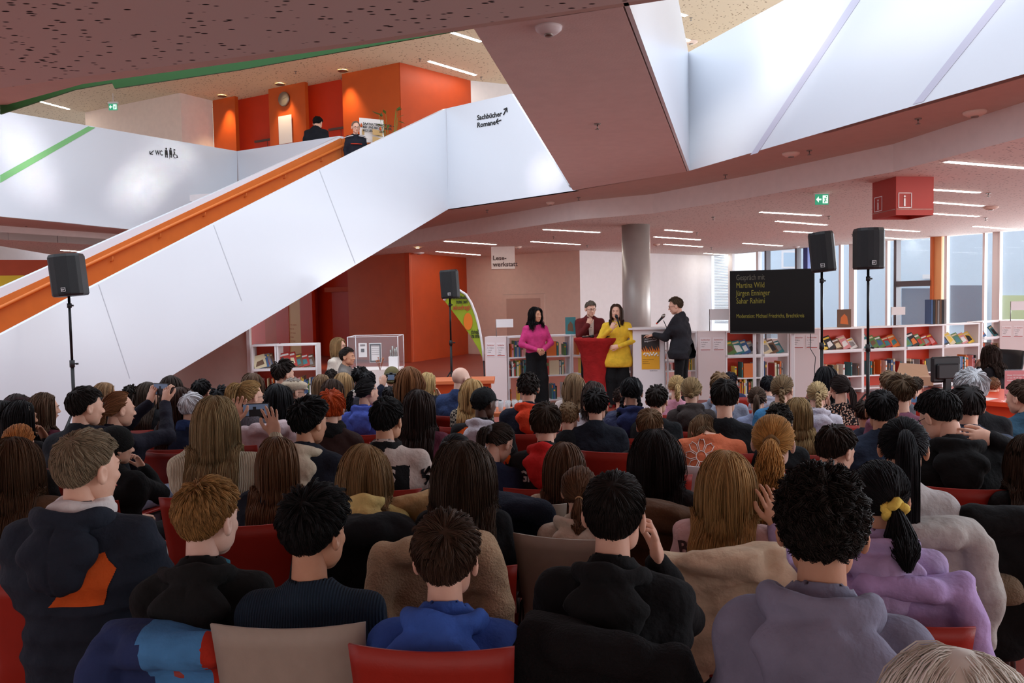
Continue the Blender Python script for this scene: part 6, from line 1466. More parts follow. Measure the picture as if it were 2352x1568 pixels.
def sleeves(colr, xlim=.165, zlim=9):
    def f(c):
        me = c['top'].data; me.materials.append(fabric(colr))
        for p in me.polygons:
            if abs(p.center.x) > xlim or p.center.z > zlim: p.material_index = 1
    return f
BRK = (62, 44, 32); DK = (34, 27, 23); BLK = (24, 21, 22); LBR = (128, 98, 68); BLD = (172, 138, 92); DBL = (142, 112, 76); AUB = (104, 62, 36)
RAISE = dict(elL=(-.25, .22, .98), wrL=(-.085, .36, 1.20), hdL=(.15, .25, 1), puL=(0, -1, .2), elR=(.25, .22, .98), wrR=(.085, .36, 1.20), hdR=(-.15, .25, 1), puR=(0, -1, .2), cuL=.8, cuR=.8)
CHIN = dict(elR=(.17, .25, .80), wrR=(.075, .20, 1.00), hdR=(-.35, -.25, 1), puR=(.4, 1, .2), cuR=1.2)
CHEEK = dict(elR=(.20, .20, .82), wrR=(.12, .14, 1.02), hdR=(-.1, -.05, 1), puR=(1, .2, 0), cuR=.9)
def S(label, px, hy, w, yaw, hair, hc, top, tc, **k): 
    k.setdefault('seed', int(px+hy) % 97); return seat(label, px, hy, w, yaw, hair=hair, hc=hc, top=top, tc=tc, **k)
# ------------------------------------------------------------------ nearest row
c90 = S('boy with dense black bushy hair in a grey lilac hoodie in the nearest row', 1890, 1075, 190, 0, 'afro', (34, 28, 24), 'hoodie', (128, 128, 148), hood=True, skin='m', hp=dict(hoodbig=1.22, hoodside=.6, low=-.60, vol=1.1), chair=None, byaw=4, sh=.20)
c69 = S('boy with short black hair and black printed hoodie, hand at cheek', 1408, 1076, 143, 14, 'short', (32, 26, 23), 'hoodie', (20, 20, 21), hood=True, skin='l', arms=CHEEK, hp=dict(low=-.66, fade=0), sh=.205, byaw=8,
        extras=(patch([(-.20, .80), (-.155, .80), (-.16, .88), (-.17, .93), (-.20, .90)], (216, 84, 30), 'orange_print', .003), print_lines([[(-.22, .79), (-.12, .785)], [(-.21, .77), (-.15, .755), (-.11, .74)], [(-.20, .75), (-.17, .73)], [(.12, .70), (.15, .76)], [(.13, .69), (.17, .72)], [(.15, .70), (.155, .775)]], (210, 210, 215), .004)))
c52 = S('boy with tousled brown hair and bright blue hoodie in the nearest row', 1022, 1178, 145, 12, 'messy', (66, 48, 36), 'hoodie', (56, 90, 168), hood=True, hp=dict(hoodbig=1.2, hoodside=-.5, low=-.6), byaw=10, sh=.20, chairz=1.09)
c49 = S('boy with black wavy hair and navy ribbed sweater looking right', 712, 1117, 140, 42, 'messy', (24, 22, 22), 'sweater', (34, 50, 66), knit='knit', skin='m', hp=dict(vol=1.15), byaw=16, sh=.20, chair='grey', chairz=1.09)
c25 = S('strawberry blond boy with black fleece hoodie looking right', 466, 1093, 133, 44, 'spiky', (150, 112, 66), 'hoodie', (24, 24, 24), hood=True, skin='p', hp=dict(whorl=(-.1, -.35, .93)), byaw=18, extras=(scarf((40, 104, 124), r=.018),), eyes=True)
c23 = S('greying short haired man with white hood over a navy orange padded jacket', 188, 980, 128, 56, 'short', (132, 116, 94), 'puffer', (36, 42, 54), hood=True, skin='l', hp=dict(hoodbig=1.05, len=.7), byaw=28, sh=.215, eyes=True, chair=None,
        extras=(patch([(-.04, .79), (.13, .79), (.165, .90), (.13, .955), (.07, .94), (.02, .86)], (206, 88, 34), 'orange_yoke', .002), scarf((226, 220, 218), 'plain', .045)))
c22 = S('long brown haired person in a brown jacket at the left picture edge', 28, 996, 104, 20, 'long', (74, 50, 32), 'puffer', (92, 62, 40), hw=.21, hp=dict(end=.78), byaw=22)
c89 = S('girl with black hair and yellow scrunchie in a lilac hoodie', 2018, 1051, 130, 6, 'low', (22, 20, 22), 'hoodie', (172, 152, 190), hw=.2, hood=True, skin='m', hp=dict(tie=(.55, -.72, -.42), tr=.055, tail=.34, bandc=(226, 196, 90), bandr=.03, scr=1), byaw=-8,
        arms=dict(elL=(-.30, .14, .82), wrL=(-.34, .20, 1.02), hdL=(-.25, -.1, 1), puL=(.6, -1, 0), cuL=.35))
c91 = S('girl with long dark blond hair and pink printed sweatshirt', 1668, 1026, 114, 6, 'wavy', (158, 122, 76), 'hoodie', (206, 166, 162), hw=.205, hp=dict(end=.74, wave=.6), byaw=8,
        extras=(print_text('B', -.15, .90, .085, (70, 50, 50), .25), print_text('SING', .14, .905, .075, (70, 50, 50), -.2), print_text('ND', .12, .82, .085, (70, 50, 50))))
c68 = S('girl with low brown ponytail and beige collar behind the black hoodie boy', 1330, 1066, 84, 12, 'low', (92, 64, 44), 'hoodie', (206, 190, 172), hood=True, hw=.19, hp=dict(tie=(.2, -.9, -.42), tail=.28, tr=.045, bandc=(190, 150, 110), bandr=.016), chair='grey', chairz=.97, byaw=10)
P(0, 0, 1)
c101 = S('person with white blond wispy hair at the bottom right corner', 2205, 1478, 250, 0, 'wavy', (246, 232, 210), 'sweater', (120, 116, 118), hw=.215, hp=dict(end=.84, vol=1.3, wave=1.2), chair=None, byaw=0, skin='p', dist=1.12)
# ------------------------------------------------------------------ second band
c88 = S('girl with sleek long black ponytail and light grey sweatshirt', 2070, 952, 102, 4, 'pony', (20, 19, 22), 'sweater', (178, 172, 170), hp=dict(tie=(.12, -.9, .35), tail=.62, tr=.045, bandr=.016), byaw=-14, skin='m', chair='white', extras=(patch([(.21, .72), (.27, .72), (.27, .82), (.22, .80)], (120, 128, 140), 'grey_sleeve_patch', .004),))
c92 = S('boy with glasses in black hoodie bowing his head with hand on neck', 2187, 880, 86, -48, 'short', (26, 24, 24), 'hoodie', (18, 18, 19), hood=True, skin='l', pitch=.55, byaw=-14, slump=.03, sh=.21, hp=dict(fade=1, len=.8), eyes=True,
        arms=dict(elR=(.30, .02, .98), wrR=(.16, -.03, 1.05), hdR=(-1, -.25, .1), puR=(0, -1, .3), cuR=.5), extras=(glasses(),))
c82 = S('girl with big curly golden blond ponytail', 1775, 947, 92, 4, 'pony', (178, 128, 68), 'sweater', (96, 94, 92), hp=dict(tie=(0, -.97, -.10), tail=.42, tr=.062, curl=.012, td=1.5, bandc=(120, 92, 60), bandr=.026, scr=.5), byaw=2, skin='p')
c83 = S('boy with dark brown hair and black speckled scarf jacket looking down', 1905, 966, 84, 42, 'short', (44, 34, 28), 'jacket', (24, 26, 30), pitch=.35, extras=(scarf((30, 28, 28), 'camo', .040),), byaw=16, eyes=True)
c67 = S('girl with very long near black hair beside the pink sweatshirt girl', 1505, 980, 92, 4, 'long', (34, 26, 24), 'sweater', (40, 34, 34), hw=.205, hp=dict(end=.62, spread=1.3, vol=1.3), byaw=4)
c66 = S('girl with long straight brown hair in fluffy beige top', 1296, 1009, 80, 8, 'long', (88, 62, 44), 'sweater', (200, 176, 150), knit='flock', hw=.2, hp=dict(end=.70), byaw=6)
c51 = S('girl with wide wavy dark brown hair and black top', 1062, 1008, 106, 6, 'wavy', (62, 46, 34), 'sweater', (20, 20, 22), hw=.205, hp=dict(end=.66, vol=1.6, spread=1.6), byaw=6)
c48 = S('girl with long light brown hair over a pale yellow hoodie', 837, 1013, 96, 6, 'long', (138, 108, 72), 'hoodie', (222, 198, 128), hw=.205, hood=True, hp=dict(end=.60, hoodbig=1.25, part=.2), byaw=12)
c47 = S('girl with straight shoulder length brown hair in navy jacket', 637, 996, 86, 12, 'long', (96, 68, 46), 'jacket', (28, 32, 42), hw=.2, hp=dict(end=.90), byaw=18)
c24 = S('woman in black beanie and coat resting chin on hand', 262, 978, 62, 74, 'crew', (26, 24, 24), 'coat', (18, 18, 19), arms=CHIN, byaw=40, extras=(cap('beanie', (20, 20, 20)), earring(1)), hp=dict(len=.5), eyes=True, sh=.2, length=.1)
c20 = S('woman with long ash blond hair in cream ribbed sweater filming by phone', 494, 903, 92, 6, 'long', (140, 118, 84), 'sweater', (204, 190, 164), hw=.21, knit='knit', sh=.22, byaw=12, hp=dict(end=.88, vol=1.2, wave=2),
        arms=dict(elR=(.36, .12, .90), wrR=(.26, .27, 1.06), hdR=(-.15, .1, 1), puR=(.2, 1, 0), cuR=.25, elL=(-.26, .24, .92), wrL=(.02, .36, 1.13), hdL=(.3, .2, 1), puL=(0, 1, .2), cuL=.6), extras=(phone('smartphone held up by the woman in the cream sweater', (.145, .375, 1.195)),))
c43 = S('boy with short black curls and navy jacket over cream hood', 704, 912, 76, 50, 'messy', (22, 20, 21), 'jacket', (30, 34, 46), hood=(204, 188, 164), skin='m', byaw=24, sh=.2, hp=dict(vol=1.2), eyes=True)
c44 = S('boy with straight black hair in black and cream college jacket', 884, 909, 74, 30, 'short', (22, 20, 21), 'jacket', (22, 22, 24), skin='m', byaw=10, sh=.225, hp=dict(low=-.6, vol=1.2, len=.9), extras=(sleeves((196, 178, 168), .15, .955), print_text('ES', .04, .87, .08, (196, 184, 176), 0, 1.2, .003), print_text('SA', .225, .88, .08, (30, 30, 32), -1.3, 1, .004), collar((18, 18, 19), .030, 'plain')))
c42 = S('person with bright orange red short hair and black fur collar', 760, 894, 64, 14, 'bowl', (186, 74, 30), 'coat', (50, 30, 26), hw=.2, hp=dict(vol=1.3), extras=(collar((18, 17, 18), .045),), byaw=16)
c11 = S('man with thin reddish ponytail filming with phone at arm height', 270, 895, 64, 72, 'low', (122, 80, 52), 'hoodie', (30, 30, 42), hw=.2, arms=RAISE, byaw=52, sh=.22, hp=dict(tie=(0, -.96, -.34), tail=.09, tr=.028, curl=.01, fringe=.80), hood=True, eyes=True, trous=(150, 160, 182), extras=(phone('phone in black case held up by the man with the ponytail', (0, .40, 1.30), 0, .16, .09),))
c5 = S('man with dark hair in black leather jacket with blue shoulder stripe', 190, 883, 62, 70, 'short', (34, 28, 26), 'jacket', (28, 32, 38), byaw=36, sh=.215, eyes=True, dist=4.9, extras=(patch([(.06, .985), (.10, .985), (.20, .93), (.185, .91)], (66, 100, 142), 'blue_stripe'),))
c3 = S('woman with long black hair and patterned headband, hand at mouth', 42, 914, 62, 68, 'long', (24, 22, 24), 'sweater', (22, 20, 22), hw=.2, arms=CHIN, byaw=36, skin='m', hp=dict(end=.85), eyes=True, extras=(clip((.07, .02, .07), (150, 146, 140), .022),))
c4 = S('girl with shoulder length brown hair and burgundy sweater in profile', 98, 897, 56, 82, 'bob', (88, 66, 50), 'sweater', (82, 28, 44), hw=.2, hp=dict(bob=.17, wave=2), byaw=50, eyes=True)
c21 = S('person with copper hair in a low knot at the left', 42, 970, 64, 24, 'bun', (160, 100, 50), 'sweater', (22, 20, 20), hp=dict(tie=(.35, -.85, -.4)), byaw=22)
c50 = S('person with black pinned up hair behind the wavy haired girl', 1045, 991, 76, 10, 'bun', (26, 22, 22), 'sweater', (30, 26, 30), hp=dict(tie=(-.35, -.8, .3), tr=.03), byaw=6)
c63 = S('girl with glasses and dark ponytail in navy sweater looking down', 1128, 960, 64, 44, 'pony', (52, 42, 36), 'sweater', (30, 36, 60), pitch=.6, hp=dict(tie=(-.2, -.97, .1), tail=.16, tr=.035, bandc=(90, 88, 90), bandr=.022, scr=.7), byaw=16, slump=.03, extras=(glasses(),), eyes=True)
c54 = S('boy with chin long brown hair and red hood over black printed hoodie', 1252, 922, 68, 4, 'bowl', (56, 42, 32), 'hoodie', (34, 34, 36), hood=(190, 34, 32), hp=dict(vol=1.25, hoodbig=1.15), sh=.195, byaw=2,
        extras=(print_text('Greyhound', 0, .865, .072, (200, 198, 196), 0, 1.2), print_lines([[(-.02, .84), (0, .80), (.03, .76), (.02, .72)], [(.05, .83), (.0, .80), (-.03, .76), (-.05, .72)], [(.03, .79), (.07, .81)], [(-.03, .77), (-.06, .79)], [(0, .79), (-.01, .70)]], (200, 198, 196), .0025, 'printed_drawing')))
c41 = S('boy in black baseball cap and orange black hooded jacket', 1107, 885, 54, 48, 'crew', (22, 20, 20), 'puffer', (24, 22, 24), skin='d', hood=(196, 190, 198), byaw=16, sh=.215, extras=(cap('baseball', (22, 24, 26)), patch([(-.25, .70), (-.20, .70), (-.15, .94), (-.06, .99), (.06, .99), (.15, .94), (.20, .72), (.25, .72), (.21, .96), (.1, 1.03), (-.1, 1.03), (-.21, .96)], (232, 96, 28), 'orange_panel', .006)), eyes=True)
c55 = S('boy with cropped light brown hair in black jacket', 1305, 919, 50, 12, 'crew', (124, 98, 70), 'jacket', (22, 23, 26), byaw=6, sh=.2)
c46 = S('woman with long dark brown hair in burgundy sweater', 961, 890, 66, 16, 'long', (46, 34, 30), 'sweater', (96, 42, 58), hw=.205, hp=dict(end=.88, vol=1.3), byaw=14, sh=.21)
c45 = S('girl with frizzy red blond bun holding a hand up', 940, 927, 42, 28, 'bun', (170, 118, 66), 'sweater', (60, 54, 56), hp=dict(tie=(-.3, -.93, .05), tr=.045, vol=1.2), arms=CHEEK, byaw=20)
c58 = S('boy with black tousled hair in dark navy jacket', 1368, 891, 54, 10, 'messy', (30, 27, 27), 'jacket', (26, 30, 40), byaw=4, sh=.21)
c62 = S('boy with straight light brown hair in black sweater', 1491, 935, 58, 2, 'bowl', (110, 84, 60), 'hoodie', (22, 24, 26), hp=dict(len=.8), byaw=-4, hood=True)
c60 = S('boy with short dark hair sticking up in black sweatshirt', 1507, 882, 50, 16, 'spiky', (40, 33, 29), 'sweater', (24, 25, 28), byaw=4)
c59 = S('girl with two black braids in shiny navy padded jacket', 1450, 863, 50, 6, 'braids', (24, 24, 27), 'puffer', (36, 44, 84), hood=True, fk='shiny', hp=dict(tail=.22, br=.014), byaw=2)
c65 = S('girl with blond low bun in dark brown hooded coat', 1587, 863, 46, 4, 'bun', (138, 114, 80), 'jacket', (58, 50, 48), hood=True, hp=dict(tie=(.05, -.9, -.45), tr=.026, hoodbig=1.15), byaw=-2)
c64 = S('girl with blond ponytail in pink top leaning left', 1553, 859, 38, 20, 'pony', (176, 146, 100), 'sweater', (200, 140, 158), hp=dict(tie=(.4, -.85, .0), tail=.2, tr=.03, curl=.006), byaw=2)
c81 = S('person in rust orange top with white flower print bent forward', 1632, 905, 62, -10, 'bob', (108, 84, 60), 'shirt', (200, 106, 72), pitch=1.15, lean=.14, slump=.05, headoff=(-.03, .06, -.07), byaw=2, hw=.2, sh=.23, hp=dict(bob=.10), chair='white',
        extras=(print_lines([[(x0+.035*math.cos(a)*s, .87+.035*math.sin(a)*s) for a in np.linspace(0, 6.3, 24)] for x0, s in ((-.06, 1),)]+[[(-.06+math.cos(b+da)*(.035+.075*t_), .87+math.sin(b+da)*(.035+.075*t_)) for t_, da in ((0, -.25), (.6, -.32), (1, -.12), (.9, 0), (1, .12), (.6, .32), (0, .25))] for b in np.arange(0, 6.28, .785)], (232, 222, 214), .0028, 'printed_flower'),))
c72 = S('boy with thick dark bowl haircut in black T-shirt', 1663, 868, 60, 4, 'bowl', (34, 29, 26), 'shirt', (22, 23, 26), hp=dict(len=.95, vol=1.1), byaw=-4, skin='l')
c70 = S('person with light brown hair and grey blue hoodie', 1653, 852, 44, 0, 'bowl', (132, 104, 76), 'hoodie', (142, 148, 164), hood=True, byaw=-6, sh=.24)
c73 = S('girl with brown ponytail in light blue top', 1738, 885, 42, 2, 'pony', (74, 56, 44), 'sweater', (146, 156, 186), hp=dict(tie=(0, -.97, .15), tail=.30, tr=.032), byaw=-6)
c77 = S('person with curly dark hair behind the golden ponytail', 1788, 929, 56, 4, 'curly', (40, 34, 30), 'sweater', (26, 28, 30), byaw=-4)
c76 = S('girl with loose ash blond hair in black hooded top', 1832, 908, 56, 4, 'long', (130, 104, 68), 'hoodie', (20, 22, 24), hw=.2, hp=dict(end=.93, wave=2), byaw=-6)
c78 = S('girl with blond plait in white hoodie', 1876, 873, 46, 2, 'braid', (172, 148, 108), 'hoodie', (198, 192, 202), hood=True, hp=dict(tie=(.1, -.97, .0), tail=.30, br=.019, bandr=.016), byaw=-8)
c75 = S('person with brown blond side plait, scarf and blue jacket', 1795, 857, 50, 28, 'braid', (116, 94, 68), 'jacket', (64, 122, 166), hp=dict(tie=(.45, -.8, -.1), tail=.18, br=.016), byaw=4, extras=(scarf((110, 100, 92), 'tweed', .036),))
c74 = S('person with short black hair in pale grey hoodie before the white pillar', 1763, 860, 36, 10, 'short', (24, 24, 28), 'hoodie', (160, 156, 168), hood=True, byaw=-6)
c79 = S('person with long black hair just left of the loudspeaker stand', 1896, 837, 46, 6, 'long', (22, 22, 25), 'sweater', (30, 28, 32), hw=.2, hp=dict(end=.92), byaw=-8)
c80 = S('woman with dark side ponytail in black floral blouse', 1930, 858, 44, -20, 'low', (46, 36, 34), 'shirt', (34, 30, 34), knit='camo', hp=dict(tie=(.62, -.75, -.1), tail=.24, tr=.034), byaw=-12, sh=.21, arms=dict(elL=(-.2, .22, .84), wrL=(-.09, .14, 1.02), hdL=(0, -.1, 1), puL=(-1, 0, 0), cuL=1))
c85 = S('boy with short black hair in navy denim jacket', 2023, 893, 68, -4, 'short', (26, 24, 25), 'jacket', (38, 48, 66), skin='m', byaw=-14, sh=.22, hp=dict(low=-.6, vol=1.1, fade=0))
c84 = S('person with short dark hair half hidden by the denim jacket boy', 1986, 916, 44, 0, 'short', (50, 38, 32), 'sweater', (40, 44, 58), byaw=-10, skin='m')
c87 = S('boy with shaggy brown hair in mauve shirt', 2068, 859, 62, 0, 'messy', (84, 66, 48), 'shirt', (126, 78, 96), hw=.2, byaw=-14, sh=.23, hp=dict(len=1.3))
c86 = S('person with short ash blond hair behind the mauve shirt boy', 2044, 848, 44, -12, 'short', (122, 100, 78), 'sweater', (90, 90, 96), byaw=-14)
c96 = S('child with short dark hair and blue collar right of the mauve shirt boy', 2101, 863, 32, 10, 'short', (60, 52, 44), 'sweater', (88, 116, 148), byaw=-16)
c93 = S('person with silver white hair and sunglasses on the head in black', 2230, 845, 74, -8, 'bowl', (198, 200, 204), 'sweater', (20, 20, 23), hw=.215, byaw=-16, sh=.21, hp=dict(len=.9, vol=1.5), extras=(lambda c: obj('sunglasses', tome(glasses_mb(), c['HR'] @ Matrix.Rotation(.9, 3, 'X'), c['HC']+c['HR'] @ Vector((0, -.03, .07))), M_BLACK, c['t']),))
c94 = S('person with straight dark hair in front of the silver haired one', 2221, 880, 46, -10, 'bowl', (36, 32, 32), 'jacket', (58, 66, 84), byaw=-14, sh=.24, dist=4.5)
c95 = S('child with short reddish brown hair beside the silver haired person', 2279, 864, 30, 14, 'crew', (116, 80, 56), 'sweater', (50, 56, 66), byaw=-16)
c98 = S('boy with dark hair and blue jacket at the right picture edge', 2350, 870, 56, -60, 'short', (66, 50, 40), 'jacket', (48, 78, 98), byaw=-30, eyes=True)
c99 = S('woman with loose dark brown curls and bare shoulder at the right edge', 2372, 990, 92, -20, 'wavy', (58, 42, 30), 'shirt', (22, 20, 20), hw=.21, hp=dict(end=.86, wave=1.6, vol=1.4), byaw=-20)
# ------------------------------------------------------------------ upper left and middle band
S('person with long dark hair at the far left edge', 6, 915, 56, 30, 'long', BLK, 'sweater', (20, 20, 22), hw=.2, hp=dict(end=.9), byaw=20)
S('person in dark red beret behind the headband woman', 36, 900, 52, 50, 'long', (40, 24, 24), 'sweater', (28, 22, 24), hw=.2, hp=dict(end=.92), byaw=30, extras=(cap('flat', (46, 22, 26)),))
S('woman with light brown hair beside the leather jacket man', 238, 874, 46, 72, 'long', (132, 100, 70), 'sweater', (60, 56, 60), hw=.2, hp=dict(end=.9), byaw=40, eyes=True)
S('dark haired young woman in profile before the leather jacket man', 226, 908, 40, 82, 'bob', (28, 24, 25), 'sweater', (44, 36, 40), skin='m', byaw=50, eyes=True)
S('person with short dark curls by the staircase wall', 299, 884, 33, 20, 'curly', (38, 32, 29), 'sweater', (36, 36, 40), byaw=25)
S('person with flat brown hair behind the raised phone', 337, 873, 45, 60, 'long', (60, 48, 40), 'coat', (24, 26, 30), hw=.2, hp=dict(end=.9), byaw=35)
S('person with very long straight dark brown hair at the stair foot', 393, 858, 42, 15, 'long', (44, 32, 27), 'sweater', (30, 28, 30), hw=.2, hp=dict(end=.86), byaw=30)
S('woman with reddish dark brown wavy hair next to the white haired one', 412, 885, 58, 25, 'wavy', (62, 40, 32), 'sweater', (38, 32, 34), hw=.21, hp=dict(end=.88, vol=1.5), byaw=30)
S('person with short white hair and blue scarf in navy coat', 437, 898, 54, 42, 'bowl', (208, 208, 212), 'coat', (26, 34, 56), hw=.2, byaw=34, extras=(scarf((38, 54, 94), 'plain', .040),), hp=dict(len=1.2))
S('person with black hair in the group right of the stair foot', 461, 868, 42, 40, 'short', BLK, 'sweater', (34, 32, 36), byaw=30)
S('person with sleek dark hair and pale face edge in the stair foot group', 466, 878, 38, 62, 'bob', (34, 30, 30), 'sweater', (40, 36, 40), byaw=40, eyes=True)
S('person with short black hair behind the cream sweater woman', 505, 887, 42, 40, 'messy', (28, 28, 32), 'sweater', (30, 34, 44), byaw=30)
S('person with round black hair above the raised phone hand', 538, 877, 33, 20, 'bob', (22, 22, 24), 'sweater', (28, 28, 30), byaw=20)
S('person with brown hair below the left bookcase', 579, 853, 42, 20, 'bob', (84, 62, 46), 'sweater', (60, 50, 48), byaw=25)
S('woman with blond ponytail, glasses and grey cable knit sweater', 571, 870, 56, 58, 'pony', (158, 126, 82), 'sweater', (104, 100, 108), hw=.195, knit='knit', hp=dict(tie=(0, -.85, .55), tail=.26, tr=.045), byaw=34, extras=(glasses(),), eyes=True)
S('young man with dark quiff hair looking right in front of the bookcase', 648, 827, 42, 62, 'messy', (42, 34, 30), 'sweater', (24, 24, 28), byaw=30, eyes=True, hp=dict(vol=1.3))
S('elderly man in pale flat cap and brown jacket', 670, 864, 46, 68, 'crew', (150, 140, 130), 'jacket', (84, 62, 46), byaw=36, eyes=True, extras=(cap('flat', (190, 174, 152)), glasses((150, 130, 100))))
S('person with shoulder length black curly hair left of the flat cap man', 637, 877, 52, 14, 'wavy', (24, 24, 27), 'sweater', (26, 28, 34), hw=.21, hp=dict(end=.90, vol=1.4), byaw=20)
S('person with light brown bob in white top', 738, 856, 35, 20, 'bob', (118, 92, 68), 'sweater', (222, 216, 216), byaw=20, hp=dict(bob=.12))
S('person with dark brown hair and a fringe in front of the white top', 761, 866, 46, 44, 'bob', (60, 44, 36), 'sweater', (50, 44, 46), hw=.2, byaw=22, eyes=True)
S('girl with long honey blond hair in cream top', 787, 852, 38, 38, 'long', (164, 132, 92), 'sweater', (216, 204, 178), hw=.2, hp=dict(end=.84), byaw=16, eyes=True)
S('person with frizzy dark hair near the standing pair', 761, 848, 28, 10, 'curly', (46, 36, 32), 'sweater', (60, 50, 50), byaw=15)
S('person with short black hair below the display case', 826, 841, 36, 25, 'messy', BLK, 'sweater', (40, 40, 46), byaw=15)
S('second black haired person below the display case, slightly lower', 843, 850, 36, 30, 'short', (26, 24, 26), 'sweater', (50, 48, 54), byaw=15)
S('girl with black ponytail, white flower clip and blue hoodie', 838, 865, 48, 58, 'pony', (28, 26, 28), 'hoodie', (74, 92, 178), hood=True, hw=.19, skin='l', hp=dict(tie=(-.25, -.95, -.12), tail=.20, tr=.032, curl=.008), byaw=12, eyes=True, extras=(clip((-.03, -.13, -.01), (236, 230, 220), .035, 'flower_clip'), clip((.083, .03, .05), (220, 220, 225), .010)))
S('person raising both arms to photograph with a black camera', 895, 884, 36, 12, 'short', (34, 30, 32), 'jacket', (30, 34, 50), byaw=4, arms=dict(elL=(-.26, .20, 1.02), wrL=(-.11, .28, 1.30), hdL=(.3, .1, 1), puL=(0, -1, 0), elR=(.26, .20, 1.00), wrR=(.11, .28, 1.30), hdR=(-.3, .1, 1), puR=(0, -1, 0), cuL=.9, cuR=.9), extras=(phone('black compact camera held up above the crowd', (0, .33, 1.40), 0, cat='camera'),))
S('person with very long auburn brown hair below the rust wall', 940, 837, 50, 8, 'long', (116, 76, 46), 'sweater', (28, 26, 28), hw=.205, hp=dict(end=.74, vol=1.2), byaw=10)
S('woman with short wavy blond bob and folded hands', 980, 852, 36, 62, 'bob', (190, 162, 112), 'jacket', (30, 32, 42), hw=.2, hp=dict(bob=.11, wave=3), byaw=30, arms=CHIN, eyes=True)
S('bald man with glasses in blue jacket', 1056, 837, 42, 52, 'bald', (180, 170, 160), 'jacket', (42, 58, 96), skin='p', byaw=30, extras=(glasses(),), sh=.23, eyes=True)
S('woman with straight shoulder blond hair in black white tweed', 1083, 866, 46, 20, 'long', (178, 144, 96), 'sweater', (60, 56, 52), knit='tweed', hw=.2, hp=dict(end=.92), byaw=12)
S('boy with dark curly short hair in navy jacket with red hood', 1212, 854, 50, 0, 'curly', (44, 36, 33), 'jacket', (28, 32, 48), hood=(208, 62, 32), byaw=-2, sh=.21, hp=dict(low=-.58, vol=.8))
S('girl with half tied long light brown hair before the red table', 1317, 854, 42, 14, 'long', (126, 100, 74), 'sweater', (200, 186, 182), hw=.205, hp=dict(end=.86), byaw=2)
S('person with dark brown hair in white top before the red table', 1362, 871, 50, 12, 'bob', (58, 44, 40), 'shirt', (216, 218, 226), hw=.205, byaw=2, hp=dict(bob=.10))
S('child with dark curls in brown behind the braided girl', 1424, 890, 32, 10, 'curly', (52, 38, 34), 'sweater', (92, 56, 44), byaw=0)
S('person with black hair peeking behind the grey blue hoodie', 1677, 852, 30, 10, 'short', (30, 30, 38), 'sweater', (50, 54, 84), byaw=-4)
S('child with light brown hair behind the leather jacket people', 900, 842, 34, 5, 'beanie' and 'crew', (104, 96, 70), 'sweater', (60, 56, 50), byaw=5, extras=(cap('beanie', (108, 100, 68)),))
# ------------------------------------------------------------------ empty or jacket covered chairs that show
def free_chair(px, py, w, colr, label, yaw=0, dist=None, topz=.868):
    """px,py = centre of the top edge of the back"""
    v = PZ(px, py, topz); brg = math.atan2(v.x, v.y)+math.radians(yaw); R = Matrix.Rotation(-brg, 3, 'Z'); o = R @ Vector((0, -.262, 0)); loc = Vector((v.x-o.x, v.y-o.y, 0))
    make_chair(label, loc, -brg, colr); return Matrix.Translation(loc) @ Matrix.Rotation(-brg, 4, 'Z')
free_chair(556, 1200, 140, 'red', 'empty red shell chair right of the strawberry blond boy', 14)
free_chair(1422, 1034, 100, 'red', 'empty red shell chair behind the near black haired girl', 2)
m_ = free_chair(1000, 1262, 200, 'grey', 'grey shell chair covered by the teddy fleece jacket', 6)
drape('beige teddy fleece jacket with black lining hung over a chair', m_, (186, 158, 126), 'flock', seed=4, w=0.23, zt=0.905, zb=.50, bulk=1.2)
m_ = free_chair(1655, 1290, 250, 'grey', 'grey shell chair covered by the cream padded coat', 0)
drape('cream padded coat hung over a chair behind the pink sweatshirt girl', m_, (214, 192, 162), 'plain', seed=9, w=0.23, zt=0.905, zb=.46, bulk=1.15, puff=1)
m_ = free_chair(2060, 1332, 250, 'grey', 'grey shell chair covered by the lilac jacket', -8)
drape('smooth lilac jacket hung over a chair beside the grey lilac hoodie', m_, (176, 150, 196), 'plain', seed=2, w=0.23, zt=0.890, zb=.42, bulk=.9)
m_ = chair_matrix(c25); drape('blue rain jacket with navy side and red lining over a red chair', m_, (78, 138, 192), 'plain', seed=6, w=.235, zt=.875, zb=.52, sleeves=(1, 0), bulk=1.1, zones=((-.5, -.06, 0, 2, (44, 58, 100)), (.10, .5, 0, 2, (176, 48, 32))))
m_ = free_chair(100, 1330, 250, 'red', 'red shell chair of the man in the padded jacket', 26)
m_ = chair_matrix(c69); drape('black fur like coat hung over the chair of the black hoodie boy', m_, (22, 21, 22), 'flock', seed=13, w=0.23, zt=0.905, zb=.45, bulk=1.2)
m_ = free_chair(820, 1222, 250, 'red', 'red shell chair under the black coat behind the navy sweater boy', 12); drape('black coat hung over a chair behind the yellow hoodie girl', m_, (20, 20, 22), 'plain', seed=23, w=0.23, zt=0.905, zb=.45, bulk=1.2)
m_ = chair_matrix(c88); drape('long light grey coat hung over the chair of the sleek ponytail girl', m_, (170, 164, 158), 'plain', seed=29, w=0.23, zt=0.900, zb=.30, bulk=1.1)
m_ = free_chair(2290, 1190, 250, 'red', 'red shell chair covered by a black coat at the right edge', -18); drape('long black coat with fur trim over a chair at the right edge', m_, (18, 18, 19), 'plain', seed=33, w=0.23, zt=0.905, zb=.30, bulk=1.3)
drape('brown fur trim of a hood hanging at the right edge', m_ @ Matrix.Translation((-.10, -.09, -.24)), (112, 92, 72), 'flock', seed=31, w=0.05, zt=0.900, zb=.68, sleeves=(0, 0), bulk=1.3)
m_ = free_chair(1185, 1155, 150, 'grey', 'chair with dark blue jackets left of the fluffy beige top', 4); drape('dark navy fleece jacket bundled over a chair in the middle', m_, (30, 36, 52), 'flock', seed=37, w=0.15, zt=0.88, zb=.5, bulk=1.1)
